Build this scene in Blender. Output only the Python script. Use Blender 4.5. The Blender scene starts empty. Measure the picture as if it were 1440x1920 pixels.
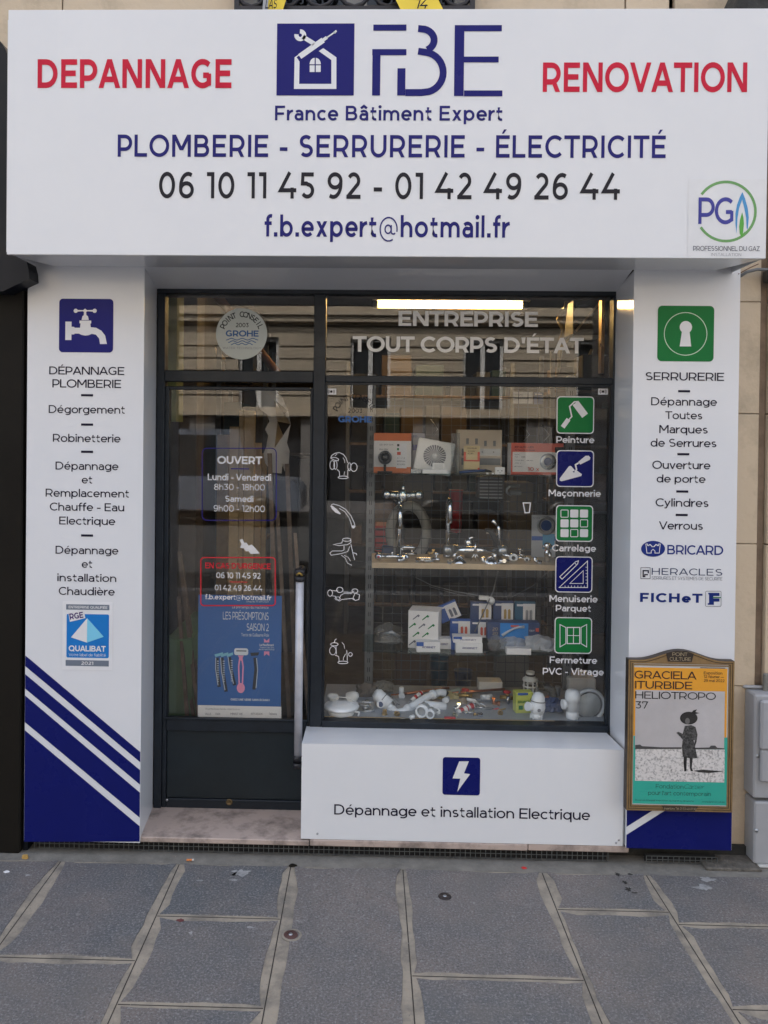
import bpy, math, random
from mathutils import Vector, Matrix
random.seed(7)
C = bpy.context.scene.collection
SC = bpy.context.scene

# ------------------------------------------------------------------ camera
CAM_D, CAM_H, F_PX, CX, CY = 3.2, 1.7, 1500.0, 657.0, 838.0
_x = Vector((1, .0112, -.024)).normalized()
_d = Vector((-.0112, 1, .010)); _d = (_d - _x * _d.dot(_x)).normalized()
_y = _x.cross(_d)
ROWS = [Vector((_x[i], _y[i], -_d[i])) for i in range(3)]      # right, down, forward in world axes
cd = bpy.data.cameras.new('camera'); cam = bpy.data.objects.new('camera', cd); C.objects.link(cam)
cd.sensor_fit = 'HORIZONTAL'; cd.sensor_width = 36; cd.lens = F_PX / 1440 * 36
cd.shift_x = (720 - CX) / 1440; cd.shift_y = -(960 - CY) / 1440
cd.clip_start = .05; cd.clip_end = 400
r, d, f = ROWS
cam.matrix_world = Matrix(((r.x, -d.x, -f.x, 0), (r.y, -d.y, -f.y, -CAM_D), (r.z, -d.z, -f.z, CAM_H), (0, 0, 0, 1)))
SC.camera = cam

# ------------------------------------------------------------------ light
w = bpy.data.worlds.new('World'); SC.world = w; w.use_nodes = True
nt = w.node_tree; bg = nt.nodes['Background']
sky = nt.nodes.new('ShaderNodeTexSky'); sky.sky_type = 'NISHITA'; sky.sun_disc = False
SUN_EL, SUN_ROT = math.radians(52), math.radians(-18)
sky.sun_elevation = SUN_EL; sky.sun_rotation = SUN_ROT; sky.dust_density = 4; sky.air_density = 1
hs = nt.nodes.new('ShaderNodeHueSaturation'); hs.inputs['Saturation'].default_value = .50
nt.links.new(sky.outputs[0], hs.inputs['Color']); nt.links.new(hs.outputs[0], bg.inputs[0]); bg.inputs[1].default_value = .15
sl = bpy.data.lights.new('sun', 'SUN'); sl.energy = 2.7; sl.angle = math.radians(.6); sl.color = (1, .97, .93)
so = bpy.data.objects.new('sun', sl); C.objects.link(so)
sdir = Vector((math.sin(SUN_ROT) * math.cos(SUN_EL), math.cos(SUN_ROT) * math.cos(SUN_EL), math.sin(SUN_EL)))
so.rotation_euler = sdir.to_track_quat('Z', 'Y').to_euler()
SC.view_settings.view_transform = 'Standard'; SC.view_settings.look = 'None'
SC.view_settings.exposure = 2.07; SC.view_settings.gamma = 1; SC.view_settings.use_curve_mapping = False
SC.render.engine = 'CYCLES'; SC.cycles.max_bounces = 10; SC.cycles.transparent_max_bounces = 16
SC.cycles.caustics_reflective = False; SC.cycles.caustics_refractive = False

# ------------------------------------------------------------------ where a point of the photo lies on a plane of the place
def ray(px, py):
    c = ((px - CX) / F_PX, (py - CY) / F_PX, 1)
    return Vector([c[0] * ROWS[0][i] + c[1] * ROWS[1][i] + c[2] * ROWS[2][i] for i in range(3)])
def P(px, py, Y):
    v = ray(px, py); t = (Y + CAM_D) / v.y
    return Vector((v.x * t, Y, CAM_H + v.z * t))
def PG(px, py, z=0.0):
    v = ray(px, py); t = (z - CAM_H) / v.z
    return Vector((v.x * t, -CAM_D + v.y * t, z))
def S(Y): return (Y + CAM_D) / F_PX                       # metres per pixel at depth Y
def R(px0, py0, px1, py1, Y):
    mx, my = (px0 + px1) / 2, (py0 + py1) / 2
    return P(px0, my, Y).x, P(px1, my, Y).x, P(mx, py1, Y).z, P(mx, py0, Y).z   # x0 x1 z0 z1

# ------------------------------------------------------------------ materials
def lin(c):
    return tuple(((v / 255 + .055) / 1.055) ** 2.4 if v > 10 else v / 255 / 12.92 for v in c)
def pc(r_, g, b, k=1.08): return tuple(min(.9, v * k) for v in lin((r_, g, b)))
def M(name, col, rough=.5, metal=0, var=.06, scale=6, bump=0, bscale=60, rvar=.08, spec=.5, col2=None, amt=.5, rnd=0, coat=0):
    m = bpy.data.materials.new(name); m.use_nodes = True; n = m.node_tree; L = n.links
    b = n.nodes['Principled BSDF']; b.inputs['Metallic'].default_value = metal
    b.inputs['Specular IOR Level'].default_value = spec; b.inputs['Coat Weight'].default_value = coat
    g = n.nodes.new('ShaderNodeNewGeometry')
    t = n.nodes.new('ShaderNodeTexNoise'); t.inputs['Scale'].default_value = scale; t.inputs['Detail'].default_value = 6
    t.inputs['Roughness'].default_value = .65; L.new(g.outputs['Position'], t.inputs['Vector'])
    mx = n.nodes.new('ShaderNodeMix'); mx.data_type = 'RGBA'
    a = tuple(min(1, v * (1 + var)) for v in col); c2 = col2 if col2 else tuple(v * (1 - var) for v in col)
    mx.inputs[6].default_value = (*a, 1); mx.inputs[7].default_value = (*c2, 1)
    mr = n.nodes.new('ShaderNodeMapRange'); L.new(t.outputs[0], mr.inputs[0])
    lo = .5 - .2; hi = .5 + .2
    if col2: lo, hi = (1 - amt) - .12, (1 - amt) + .12
    mr.inputs[1].default_value = lo; mr.inputs[2].default_value = hi
    L.new(mr.outputs[0], mx.inputs[0]); out = mx.outputs[2]
    if rnd:
        oi = n.nodes.new('ShaderNodeObjectInfo'); h = n.nodes.new('ShaderNodeHueSaturation')
        r2 = n.nodes.new('ShaderNodeMapRange'); L.new(oi.outputs['Random'], r2.inputs[0]); r2.inputs[3].default_value = 1 - rnd; r2.inputs[4].default_value = 1 + rnd
        L.new(out, h.inputs['Color']); L.new(r2.outputs[0], h.inputs['Value']); out = h.outputs[0]
    L.new(out, b.inputs['Base Color'])
    r3 = n.nodes.new('ShaderNodeMapRange'); L.new(t.outputs[0], r3.inputs[0]); r3.inputs[1].default_value = .3; r3.inputs[2].default_value = .7
    r3.inputs[3].default_value = max(0, rough - rvar); r3.inputs[4].default_value = min(1, rough + rvar); L.new(r3.outputs[0], b.inputs['Roughness'])
    if bump:
        t2 = n.nodes.new('ShaderNodeTexNoise'); t2.inputs['Scale'].default_value = bscale; t2.inputs['Detail'].default_value = 5
        L.new(g.outputs['Position'], t2.inputs['Vector'])
        bp = n.nodes.new('ShaderNodeBump'); bp.inputs['Strength'].default_value = bump; bp.inputs['Distance'].default_value = .01
        L.new(t2.outputs[0], bp.inputs['Height']); L.new(bp.outputs[0], b.inputs['Normal'])
    return m
def emis(name, col, s):
    m = bpy.data.materials.new(name); m.use_nodes = True; b = m.node_tree.nodes['Principled BSDF']
    b.inputs['Emission Color'].default_value = (*col, 1); b.inputs['Emission Strength'].default_value = s; return m
def glassmat(name, tint=(.9, .92, .91), rough=0.0, ior=1.5, dirt=0.0, boost=1.0):
    m = bpy.data.materials.new(name); m.use_nodes = True; n = m.node_tree; L = n.links
    n.nodes.remove(n.nodes['Principled BSDF']); o = n.nodes['Material Output']
    t = n.nodes.new('ShaderNodeBsdfTransparent'); t.inputs[0].default_value = (*tint, 1)
    g = n.nodes.new('ShaderNodeBsdfGlossy'); g.inputs['Roughness'].default_value = rough
    lw = n.nodes.new('ShaderNodeLayerWeight'); lw.inputs[0].default_value = .5
    pw_ = n.nodes.new('ShaderNodeMath'); pw_.operation = 'POWER'; pw_.inputs[1].default_value = 5; L.new(lw.outputs['Facing'], pw_.inputs[0])
    f0 = ((ior - 1) / (ior + 1)) ** 2 * boost
    mt = n.nodes.new('ShaderNodeMath'); mt.operation = 'MULTIPLY_ADD'; mt.inputs[1].default_value = 1 - f0; mt.inputs[2].default_value = f0
    L.new(pw_.outputs[0], mt.inputs[0])
    mx = n.nodes.new('ShaderNodeMixShader'); L.new(mt.outputs[0], mx.inputs[0]); L.new(t.outputs[0], mx.inputs[1]); L.new(g.outputs[0], mx.inputs[2])
    out = mx.outputs[0]
    if dirt:
        df = n.nodes.new('ShaderNodeBsdfDiffuse'); df.inputs[0].default_value = (.6, .6, .6, 1)
        ge = n.nodes.new('ShaderNodeNewGeometry'); t3 = n.nodes.new('ShaderNodeTexNoise'); t3.inputs['Scale'].default_value = 7; t3.inputs['Detail'].default_value = 8
        L.new(ge.outputs['Position'], t3.inputs['Vector'])
        mr = n.nodes.new('ShaderNodeMapRange'); L.new(t3.outputs[0], mr.inputs[0]); mr.inputs[1].default_value = .4; mr.inputs[2].default_value = .75; mr.inputs[4].default_value = dirt
        m2 = n.nodes.new('ShaderNodeMixShader'); L.new(mr.outputs[0], m2.inputs[0]); L.new(out, m2.inputs[1]); L.new(df.outputs[0], m2.inputs[2]); out = m2.outputs[0]
    L.new(out, o.inputs[0]); return m

WHITE = (.74, .755, .79)
m_panel = M('white_composite_panel', WHITE, .17, var=.02, scale=2.5, rvar=.05, bump=.012, bscale=5)
m_gloss = M('glossy_white_panel', WHITE, .07, var=.02, scale=2.5, rvar=.03, bump=.01, bscale=4)
m_sign = M('white_sign_panel', (.77, .785, .815), .4, var=.015, scale=3)
m_plinthm = M('white_lacquered_panel', (.75, .765, .79), .32, var=.012, scale=3, rvar=.04, bump=.008, bscale=4)
m_navy = M('navy_print', pc(30, 32, 108), .35, var=.04, spec=.15)
m_navy2 = M('deep_blue_print', pc(20, 26, 95), .3, var=.05, spec=.15)
m_navytxt = M('faded_navy_print', pc(40, 40, 112), .4, var=.16, scale=2.2, spec=.15)
m_redtxt = M('faded_red_print', pc(196, 36, 62), .4, var=.14, scale=3, spec=.15)
m_blacktxt = M('black_print', pc(38, 38, 46), .4, var=.12, scale=3, spec=.15)
m_inktxt = M('dark_ink_print', pc(28, 26, 46), .4, spec=.15)
m_greytxt = M('grey_print', pc(110, 112, 120), .4, spec=.15)
m_green = M('green_print', pc(28, 112, 58), .35, spec=.15)
m_whiteprint = M('white_vinyl', (.74, .74, .76), .45, var=.03)
m_frost = M('frosted_grey_vinyl', (.78, .77, .75), .6, var=.04)
m_redvinyl = M('red_vinyl', pc(200, 30, 48), .4)
m_navyvinyl = M('navy_vinyl', pc(40, 36, 120), .4, spec=.15)
m_blackvinyl = M('black_vinyl', (.012, .012, .016), .4, spec=.15)
m_pale = M('pale_sticker', (.50, .54, .52), .6, var=.05)
m_grohe = M('blue_vinyl', pc(36, 84, 140), .4)
m_frame = M('blue_black_paint', (.013, .018, .025), .42, spec=.35, var=.25, scale=14, bump=.08, bscale=30)
m_frame2 = M('blue_black_door_paint', (.014, .021, .026), .45, spec=.35, var=.2, scale=5, bump=.05, bscale=20)
m_alu = M('brushed_aluminium', (.42, .43, .45), .4, .7, var=.15, scale=20)
m_handle = M('grey_painted_tube', (.52, .53, .58), .35, .2, var=.12, scale=18)
m_glass = glassmat('window_glass', (.985, .99, .985), 0, 1.52, .006, 1.1)
m_shelfglass = glassmat('shelf_glass', (.72, .84, .82), 0, 1.5)
m_clear = glassmat('clear_plastic', (.82, .84, .84), .15, 1.45, .25)
m_stone = M('cream_limestone', (.50, .41, .30), .85, var=.14, scale=3.5, bump=.35, bscale=35, rnd=.06, col2=(.36, .30, .22), amt=.38)
m_mort = M('stone_joint_mortar', (.40, .33, .24), .9, var=.15, scale=12, bump=.3)
m_black = M('brown_black_lacquer', (.010, .0085, .0065), .6, var=.15, scale=3, spec=.15)
m_blackblue = M('blue_black_lacquer', (.008, .010, .015), .4, var=.2, spec=.25)
m_marble = M('worn_pink_marble', (.40, .32, .28), .6, var=.2, scale=11, bump=.2, bscale=40, col2=(.19, .155, .135), amt=.42)
m_grate = M('galvanised_mesh', (.16, .17, .17), .55, .6, var=.3, scale=30)
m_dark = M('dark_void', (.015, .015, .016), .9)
m_iron = M('black_iron', (.015, .015, .02), .45)
m_cab = M('grey_polyester_cabinet', (.36, .37, .39), .5, var=.06, scale=6, bump=.05, bscale=80)
m_cabside = M('weathered_concrete', (.19, .19, .175), .85, var=.25, scale=9, bump=.3, bscale=60)
m_yellow = M('yellow_tape', (.75, .55, .03), .5, var=.06)
m_asph = M('asphalt', (.07, .07, .07), .9, var=.2, scale=20, bump=.4)
m_mortar = M('beige_joint_mortar', (.275, .24, .192), .9, var=.18, scale=9, bump=.35, bscale=70, col2=(.17, .155, .135), amt=.45)
m_crack = M('joint_dirt', (.035, .03, .026), .95)
m_grime = M('pavement_grime', (.19, .18, .16), .9, var=.25, scale=12, bump=.3)

# paving stone: speckled blue-grey granite, warmer on some slabs
def pavemat():
    m = bpy.data.materials.new('granite_paving'); m.use_nodes = True; n = m.node_tree; L = n.links; b = n.nodes['Principled BSDF']
    g = n.nodes.new('ShaderNodeNewGeometry'); oi = n.nodes.new('ShaderNodeObjectInfo')
    def noise(s, d=4, ro=.6):
        t = n.nodes.new('ShaderNodeTexNoise'); t.inputs['Scale'].default_value = s; t.inputs['Detail'].default_value = d; t.inputs['Roughness'].default_value = ro
        L.new(g.outputs['Position'], t.inputs['Vector']); return t.outputs[0]
    def mr(s, a, b_, c=0, e=1):
        q = n.nodes.new('ShaderNodeMapRange'); L.new(s, q.inputs[0])
        for i, v in zip((1, 2, 3, 4), (a, b_, c, e)): q.inputs[i].default_value = v
        return q.outputs[0]
    def mix(fac, a, b_, mode='MIX'):
        q = n.nodes.new('ShaderNodeMix'); q.data_type = 'RGBA'; q.blend_type = mode
        if hasattr(fac, 'links'): L.new(fac, q.inputs[0])
        else: q.inputs[0].default_value = fac
        for s, i in ((a, 6), (b_, 7)):
            if hasattr(s, 'links'): L.new(s, q.inputs[i])
            else: q.inputs[i].default_value = (*s, 1)
        return q.outputs[2]
    base = mix(oi.outputs['Random'], (.108, .113, .120), (.158, .142, .134))
    base = mix(mr(noise(1.9, 5), .40, .62), base, (.180, .152, .138))
    base = mix(mr(noise(6, 6), .35, .7, 0, .55), base, (.075, .084, .096))
    base = mix(mr(noise(120, 4, .75), .50, .66, 0, .8), base, (.30, .30, .30))
    base = mix(mr(noise(38, 6, .8), .60, .72, 0, .5), base, (.28, .27, .26))
    base = mix(mr(noise(140, 4, .7), .48, .34, 0, .75), base, (.05, .052, .056))
    base = mix(mr(noise(3.1, 6, .7), .52, .66, 0, .45), base, (.165, .15, .135))
    base = mix(mr(noise(14, 8, .8), .60, .70, 0, .7), base, (.34, .34, .33))
    base = mix(mr(noise(8.3, 7, .75), .36, .28, 0, .6), base, (.035, .036, .038))
    L.new(base, b.inputs['Base Color']); L.new(mr(noise(5), .3, .7, .55, .8), b.inputs['Roughness'])
    bp = n.nodes.new('ShaderNodeBump'); bp.inputs['Strength'].default_value = .35; bp.inputs['Distance'].default_value = .005
    L.new(noise(110, 4, .7), bp.inputs['Height']); L.new(bp.outputs[0], b.inputs['Normal'])
    return m
m_pave = pavemat()

# ------------------------------------------------------------------ mesh building
class MB:
    def __init__(s): s.v = []; s.f = []; s.sm = []
    def add(s, vs, fs, smooth=False):
        o = len(s.v); s.v += [tuple(v) for v in vs]; s.f += [tuple(i + o for i in q) for q in fs]; s.sm += [smooth] * len(fs); return s
    def box(s, x0, x1, y0, y1, z0, z1, bev=0, mat=None):
        if x0 > x1: x0, x1 = x1, x0
        if y0 > y1: y0, y1 = y1, y0
        if z0 > z1: z0, z1 = z1, z0
        if bev:
            b = min(bev, (x1 - x0) / 2.2, (y1 - y0) / 2.2, (z1 - z0) / 2.2); vs = []; idx = {}
            for ix, sx in ((0, -1), (1, 1)):
                for iy in (0, 1):
                    for iz in (0, 1):
                        X = (x0, x1)[ix]; Y = (y0, y1)[iy]; Z = (z0, z1)[iz]
                        dx = b if ix == 0 else -b; dy = b if iy == 0 else -b; dz = b if iz == 0 else -b
                        idx[ix, iy, iz] = len(vs); vs += [(X, Y + dy, Z + dz), (X + dx, Y, Z + dz), (X + dx, Y + dy, Z)]
            I = lambda a, b_, c, k: idx[a, b_, c] + k
            fs = [(I(0,0,0,0), I(0,0,1,0), I(0,1,1,0), I(0,1,0,0)), (I(1,0,0,0), I(1,1,0,0), I(1,1,1,0), I(1,0,1,0)),
                  (I(0,0,0,1), I(1,0,0,1), I(1,0,1,1), I(0,0,1,1)), (I(0,1,0,1), I(0,1,1,1), I(1,1,1,1), I(1,1,0,1)),
                  (I(0,0,0,2), I(0,1,0,2), I(1,1,0,2), I(1,0,0,2)), (I(0,0,1,2), I(1,0,1,2), I(1,1,1,2), I(0,1,1,2))]
            for a in (0, 1):
                for c in (0, 1):
                    fs.append((I(0,a,c,1), I(0,a,c,2), I(1,a,c,2), I(1,a,c,1)))
                    fs.append((I(a,0,c,0), I(a,0,c,2), I(a,1,c,2), I(a,1,c,0)))
                    fs.append((I(a,c,0,0), I(a,c,0,1), I(a,c,1,1), I(a,c,1,0)))
            for a in (0, 1):
                for c in (0, 1):
                    for e in (0, 1): fs.append((I(a,c,e,0), I(a,c,e,1), I(a,c,e,2)))
        else:
            vs = [(x, y, z) for x in (x0, x1) for y in (y0, y1) for z in (z0, z1)]
            fs = [(0, 1, 3, 2), (4, 6, 7, 5), (0, 4, 5, 1), (2, 3, 7, 6), (0, 2, 6, 4), (1, 5, 7, 3)]
        if mat is not None: vs = [mat @ Vector(v) for v in vs]
        return s.add(vs, fs)
    def tube(s, pts, r, n=10, caps=True, closed=False):
        pts = [Vector(p) for p in pts]; N = len(pts); rr = r if isinstance(r, (list, tuple)) else [r] * N
        vs = []; up = None
        for i, p in enumerate(pts):
            a = pts[i - 1] if (i or closed) else pts[i]; b = pts[(i + 1) % N] if (i < N - 1 or closed) else pts[i]
            t = (b - a).normalized()
            if up is None: up = t.orthogonal().normalized()
            up = (up - t * up.dot(t)); up = up.normalized() if up.length > 1e-6 else t.orthogonal().normalized()
            q = t.cross(up)
            for k in range(n):
                an = 2 * math.pi * k / n; vs.append(p + (up * math.cos(an) + q * math.sin(an)) * rr[i])
        fs = []
        for i in range(N - 1 + (1 if closed else 0)):
            j = (i + 1) % N
            for k in range(n): fs.append((i * n + k, i * n + (k + 1) % n, j * n + (k + 1) % n, j * n + k))
        s.add(vs, fs, True)
        if caps and not closed: s.add([], []); o = len(s.v) - len(vs); s.f += [tuple(o + k for k in reversed(range(n))), tuple(o + (N - 1) * n + k for k in range(n))]; s.sm += [False, False]
        return s
    def lathe(s, prof, c, ax=(0, 0, 1), n=20, smooth=True):
        c = Vector(c); ax = Vector(ax).normalized(); u = ax.orthogonal().normalized(); q = ax.cross(u); vs = []
        for (rad, h) in prof:
            for k in range(n):
                a = 2 * math.pi * k / n; vs.append(c + ax * h + (u * math.cos(a) + q * math.sin(a)) * rad)
        fs = []
        for i in range(len(prof) - 1):
            for k in range(n): fs.append((i * n + k, i * n + (k + 1) % n, (i + 1) * n + (k + 1) % n, (i + 1) * n + k))
        return s.add(vs, fs, smooth)
    def quad(s, *pts): return s.add(pts, [tuple(range(len(pts)))])
    def prism(s, poly, y0, y1):            # poly in x,z ; extruded along y
        n = len(poly); vs = [(x, y0, z) for x, z in poly] + [(x, y1, z) for x, z in poly]
        fs = [tuple(range(n)), tuple(range(2 * n - 1, n - 1, -1))] + [(i, i + n, (i + 1) % n + n, (i + 1) % n) for i in range(n)]
        return s.add(vs, fs)
    def build(s, name, mat, parent=None, **kw):
        return link(name, s.v, s.f, mat, parent, s.sm, **kw)

ORG = {}
def props(o, label=None, cat=None, group=None, kind=None):
    if label: o['label'] = label
    if cat: o['category'] = cat
    if group: o['group'] = group
    if kind: o['kind'] = kind
def link(name, v, fs, mat, parent=None, sm=None, label=None, cat=None, group=None, kind=None):
    if parent is not None: o0 = ORG[parent.name]
    else:
        xs, ys, zs = [[p[i] for p in v] for i in range(3)]
        o0 = Vector(((min(xs) + max(xs)) / 2, (min(ys) + max(ys)) / 2, min(zs)))
    me = bpy.data.meshes.new(name); me.from_pydata([tuple(Vector(p) - o0) for p in v], [], fs)
    if sm: me.polygons.foreach_set('use_smooth', sm)
    me.materials.append(mat); me.update()
    o = bpy.data.objects.new(name, me); C.objects.link(o)
    if parent is not None: o.parent = parent; ORG[o.name] = o0
    else: o.location = o0; ORG[o.name] = o0
    props(o, label, cat, group, kind); return o
def thing(name, loc, label, cat, group=None, kind=None):
    o = bpy.data.objects.new(name, None); C.objects.link(o); o.location = loc; ORG[o.name] = Vector(loc); o.empty_display_size = .05
    props(o, label, cat, group, kind); return o

# ------------------------------------------------------------------ lettering and flat print
# ------------------------------------------------------------------ a geometric sans drawn in strokes (cap height 1)
X_H, ASC, DESC = .72, 1.02, -.24
def el(cx, cy, rx, ry, a0, a1, n=None):
    n = n or max(4, int(abs(a1 - a0) / 15))
    return [(cx + rx * math.cos(math.radians(a0 + (a1 - a0) * k / n)), cy + ry * math.sin(math.radians(a0 + (a1 - a0) * k / n))) for k in range(n + 1)]
def glyph(ch, t):
    h = t / 2; S_ = []; X = X_H
    V = lambda x, a, b: S_.append([(x, a), (x, b)])
    H = lambda y, a, b: S_.append([(a, y), (b, y)])
    def dg(x0, y0, x1, y1, e=0):                       # diagonal with horizontal cuts; x = centres of the cuts
        l = math.hypot(x1 - x0, y1 - y0); q = h * l / abs(y1 - y0); S_.append(('p', [(x0 - q, y0), (x0 + q, y0), (x1 + q, y1), (x1 - q, y1)]))
    def ring(cx, cy, rx, ry): S_.append(('c', el(cx, cy, rx, ry, 0, 360, 26)[:-1]))
    base = {'É': 'E', 'é': 'e', 'è': 'e', 'ê': 'e', 'â': 'a', 'à': 'a', 'ç': 'c', 'Â': 'A'}
    if ch in base:
        wd, S_ = glyph(base[ch], t); S_ = list(S_); m = wd / 2; y = 1.07 if ch.isupper() else X + .10; q = .13
        if ch in 'Éé': S_.append(('p', [(m - .06, y), (m + .04, y), (m + .19, y + .19), (m + .05, y + .19)]))
        elif ch in 'èà': S_.append(('p', [(m + .06, y), (m - .04, y), (m - .19, y + .19), (m - .05, y + .19)]))
        elif ch in 'êâ': S_.append([(m - .2, y), (m, y + .16), (m + .2, y)])
        else: S_.append([(m, 0), (m + .08, -.10), (m, -.19), (m - .1, -.17)])
        return wd, S_
    if ch == 'A': w = .96; q = h * 1.12; dg(q, 0, w / 2 - .0, 1); dg(w - q, 0, w / 2, 1); H(.30, .2, w - .2)
    elif ch in 'BPR':
        w = .78 if ch != 'P' else .76; V(h, 0, 1); m = .52 if ch == 'B' else .36 + h
        m = .51 if ch == 'B' else .34
        r = (1 - m) / 2 - h / 2; cy = 1 - h - r
        xr = w - (.06 if ch == 'B' else 0) - h - r * 1.05
        S_.append([(h, 1 - h)] + el(xr, cy, r * 1.05, r, 90, -90) + [(h, cy - r)])
        if ch == 'B': r2 = (cy - r - h) / 2; S_.append([(h, cy - r)] + el(w - h - r2 * 1.05, h + r2, r2 * 1.05, r2, 90, -90) + [(h, h)])
        if ch == 'R': dg(w - h * 1.2 - .01, 0, w - .30, cy - r)
    elif ch == 'C': w = .86; S_.append(el(.5, .5, .5 - h, .51 - h, 45, 315, 22))
    elif ch == 'G': w = .90; S_.append(el(.5, .5, .5 - h, .51 - h, 47, 305, 22) + [(.87 - h, .17), (.87 - h, .5)]); H(.5 - h * .6, .52, .87 - h)
    elif ch == 'D': w = .88; V(h, 0, 1); S_.append([(h, 1 - h), (.38, 1 - h)] + el(.38, .5, .5 - h, .5 - h, 90, -90) + [(h, h)])
    elif ch == 'E': w = .70; V(h, 0, 1); H(1 - h, h, w); H(.51, h, w - .06); H(h, h, w)
    elif ch == 'F': w = .68; V(h, 0, 1); H(1 - h, h, w); H(.46, h, w - .07)
    elif ch == 'H': w = .84; V(h, 0, 1); V(w - h, 0, 1); H(.51, h, w - h)
    elif ch == 'I': w = t; V(h, 0, 1)
    elif ch == 'J': w = .6; S_.append([(w - h, 1), (w - h, .3)] + el(w / 2, .3, w / 2 - h, .3 - h, 0, -150))
    elif ch == 'K': w = .82; V(h, 0, 1); dg(h * 1.2, .28, w - h * 1.4, 1); dg(w - h * 1.3, 0, .34, .56)
    elif ch == 'L': w = .66; V(h, 0, 1); H(h, h, w)
    elif ch == 'M': w = .98; V(h, 0, 1); V(w - h, 0, 1); dg(h * 1.25, 1, w / 2, .30); dg(w - h * 1.25, 1, w / 2, .30)
    elif ch == 'N': w = .86; V(h, 0, 1); V(w - h, 0, 1); dg(h * 1.25, 1, w - h * 1.25, 0)
    elif ch in 'OQ':
        w = 1.04; ring(.52, .5, .52 - h, .51 - h)
        if ch == 'Q': dg(.93, -.02, .66, .26)
    elif ch == 'S':
        w = .72; r = (1 - 2 * h + .0) / 4
        S_.append(el(.36, 1 - h - r, .33 - h, r, 38, 180, 10) + el(.36, h + r + r * 0 + 0, .0001, .0001, 0, 0, 1)[:0] + el(.36, 1 - h - r, .33 - h, r, 180, 262, 5) + el(.37, h + r, .35 - h, r, 82, -145, 14))
    elif ch == 'T': w = .80; V(w / 2, 0, 1); H(1 - h, 0, w)
    elif ch == 'U': w = .82; S_.append([(h, 1), (h, .40)] + el(w / 2, .40, w / 2 - h, .41 - h, 180, 360) + [(w - h, 1)])
    elif ch == 'V': w = .94; q = h * 1.12; dg(w / 2, 0, q, 1); dg(w / 2, 0, w - q, 1)
    elif ch == 'W': w = 1.36; q = h * 1.08; dg(.36, 0, q, 1); dg(.36, 0, .68, 1); dg(1.0, 0, .68, 1); dg(1.0, 0, w - q, 1)
    elif ch == 'X': w = .86; q = h * 1.3; dg(q, 0, w - q, 1); dg(w - q, 0, q, 1)
    elif ch == 'Y': w = .88; q = h * 1.3; V(w / 2, 0, .42); dg(w / 2, .38, q, 1); dg(w / 2, .38, w - q, 1)
    elif ch == 'Z': w = .76; H(1 - h, .03, w - .02); H(h, 0, w); dg(h * 1.4, h, w - h * 1.6, 1 - h)
    elif ch == 'a':
        w = .60; S_.append(el(.29, .44, .31 - h, X - .44 - h + .01, 142, 0, 9) + [(w - h, 0)])
        r = (.43 - h) / 2; S_.append([(w - h, .43 - h * .3), (.27, .43 - h * .3)] + el(.23 + h * .2, h + r - .01, .23 - h * .8, r, 90, 270, 9) + [(.36, h - .01), (w - h, .17)])
    elif ch in 'bdpqg':
        w = .72; cx = .37 if ch in 'bp' else .35; ring(cx, X / 2, .35 - h, X / 2 - h + .01); x = h if ch in 'bp' else w - h
        if ch in 'bd': V(x, 0, ASC)
        elif ch in 'pq': V(x, DESC, X)
        else: S_.append([(x, X), (x, .02)] + el(w / 2 - .02, .02, w / 2 + .02 - h, .25 - h, 0, -128, 9))
    elif ch == 'c': w = .62; S_.append(el(.36, X / 2, .36 - h, X / 2 - h + .01, 47, 313, 18))
    elif ch == 'e': w = .70; S_.append([(.02 + h, X / 2 - h * .1), (w - h, X / 2 - h * .1)] + el(.355, X / 2, .355 - h, X / 2 - h + .01, 5, 318, 20)[0:])
    elif ch == 'f': w = .40; S_.append([(.13 + h * .6, 0), (.13 + h * .6, .78)] + el(.36, .80, .23 - h * .6, .24 - h, 180, 90, 5) + [(w + .02, 1.03 - h)]); H(X - h - .02, 0, w)
    elif ch == 'h': w = .66; V(h, 0, ASC); S_.append([(h, .34)] + el(w / 2, .38, w / 2 - h, X - .38 - h, 165, 0, 9) + [(w - h, 0)])
    elif ch == 'n': w = .66; V(h, 0, X); S_.append([(h, .34)] + el(w / 2, .38, w / 2 - h, X - .38 - h, 165, 0, 9) + [(w - h, 0)])
    elif ch == 'r': w = .40; V(h, 0, X); S_.append([(h, .32)] + el(w + .02, .34, w - h, X - .34 - h + .01, 160, 90, 5))
    elif ch == 'm':
        w = 1.08; V(h, 0, X); hw = (w - t) / 4
        for x in (h, h + 2 * hw): S_.append([(x, .34)] + el(x + hw, .40, hw, X - .40 - h, 165, 0, 8) + [(x + 2 * hw, 0)])
    elif ch == 'u': w = .66; V(w - h, 0, X); S_.append([(h, X), (h, .34)] + el(w / 2, .34, w / 2 - h, .34 - h, 180, 345, 9))
    elif ch == 'i': w = max(t, .13); V(w / 2, 0, X); S_.append(('p', el(w / 2, .93, h * 1.15 + .015, h * 1.15 + .015, 0, 345, 12)))
    elif ch == 'j': w = .2; S_.append([(w - h, X), (w - h, -.1), (.0, -.2)])
    elif ch == 'l': w = max(t, .13); V(w / 2, 0, ASC)
    elif ch == 'k': w = .64; V(h, 0, ASC); dg(h * 1.2, .18, w - h * 1.4, X); dg(w - h * 1.3, 0, .26, .42)
    elif ch == 'o': w = .74; ring(.37, X / 2, .37 - h, X / 2 - h + .01)
    elif ch == 's':
        w = .54; r = (X - 2 * h) / 4
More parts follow.
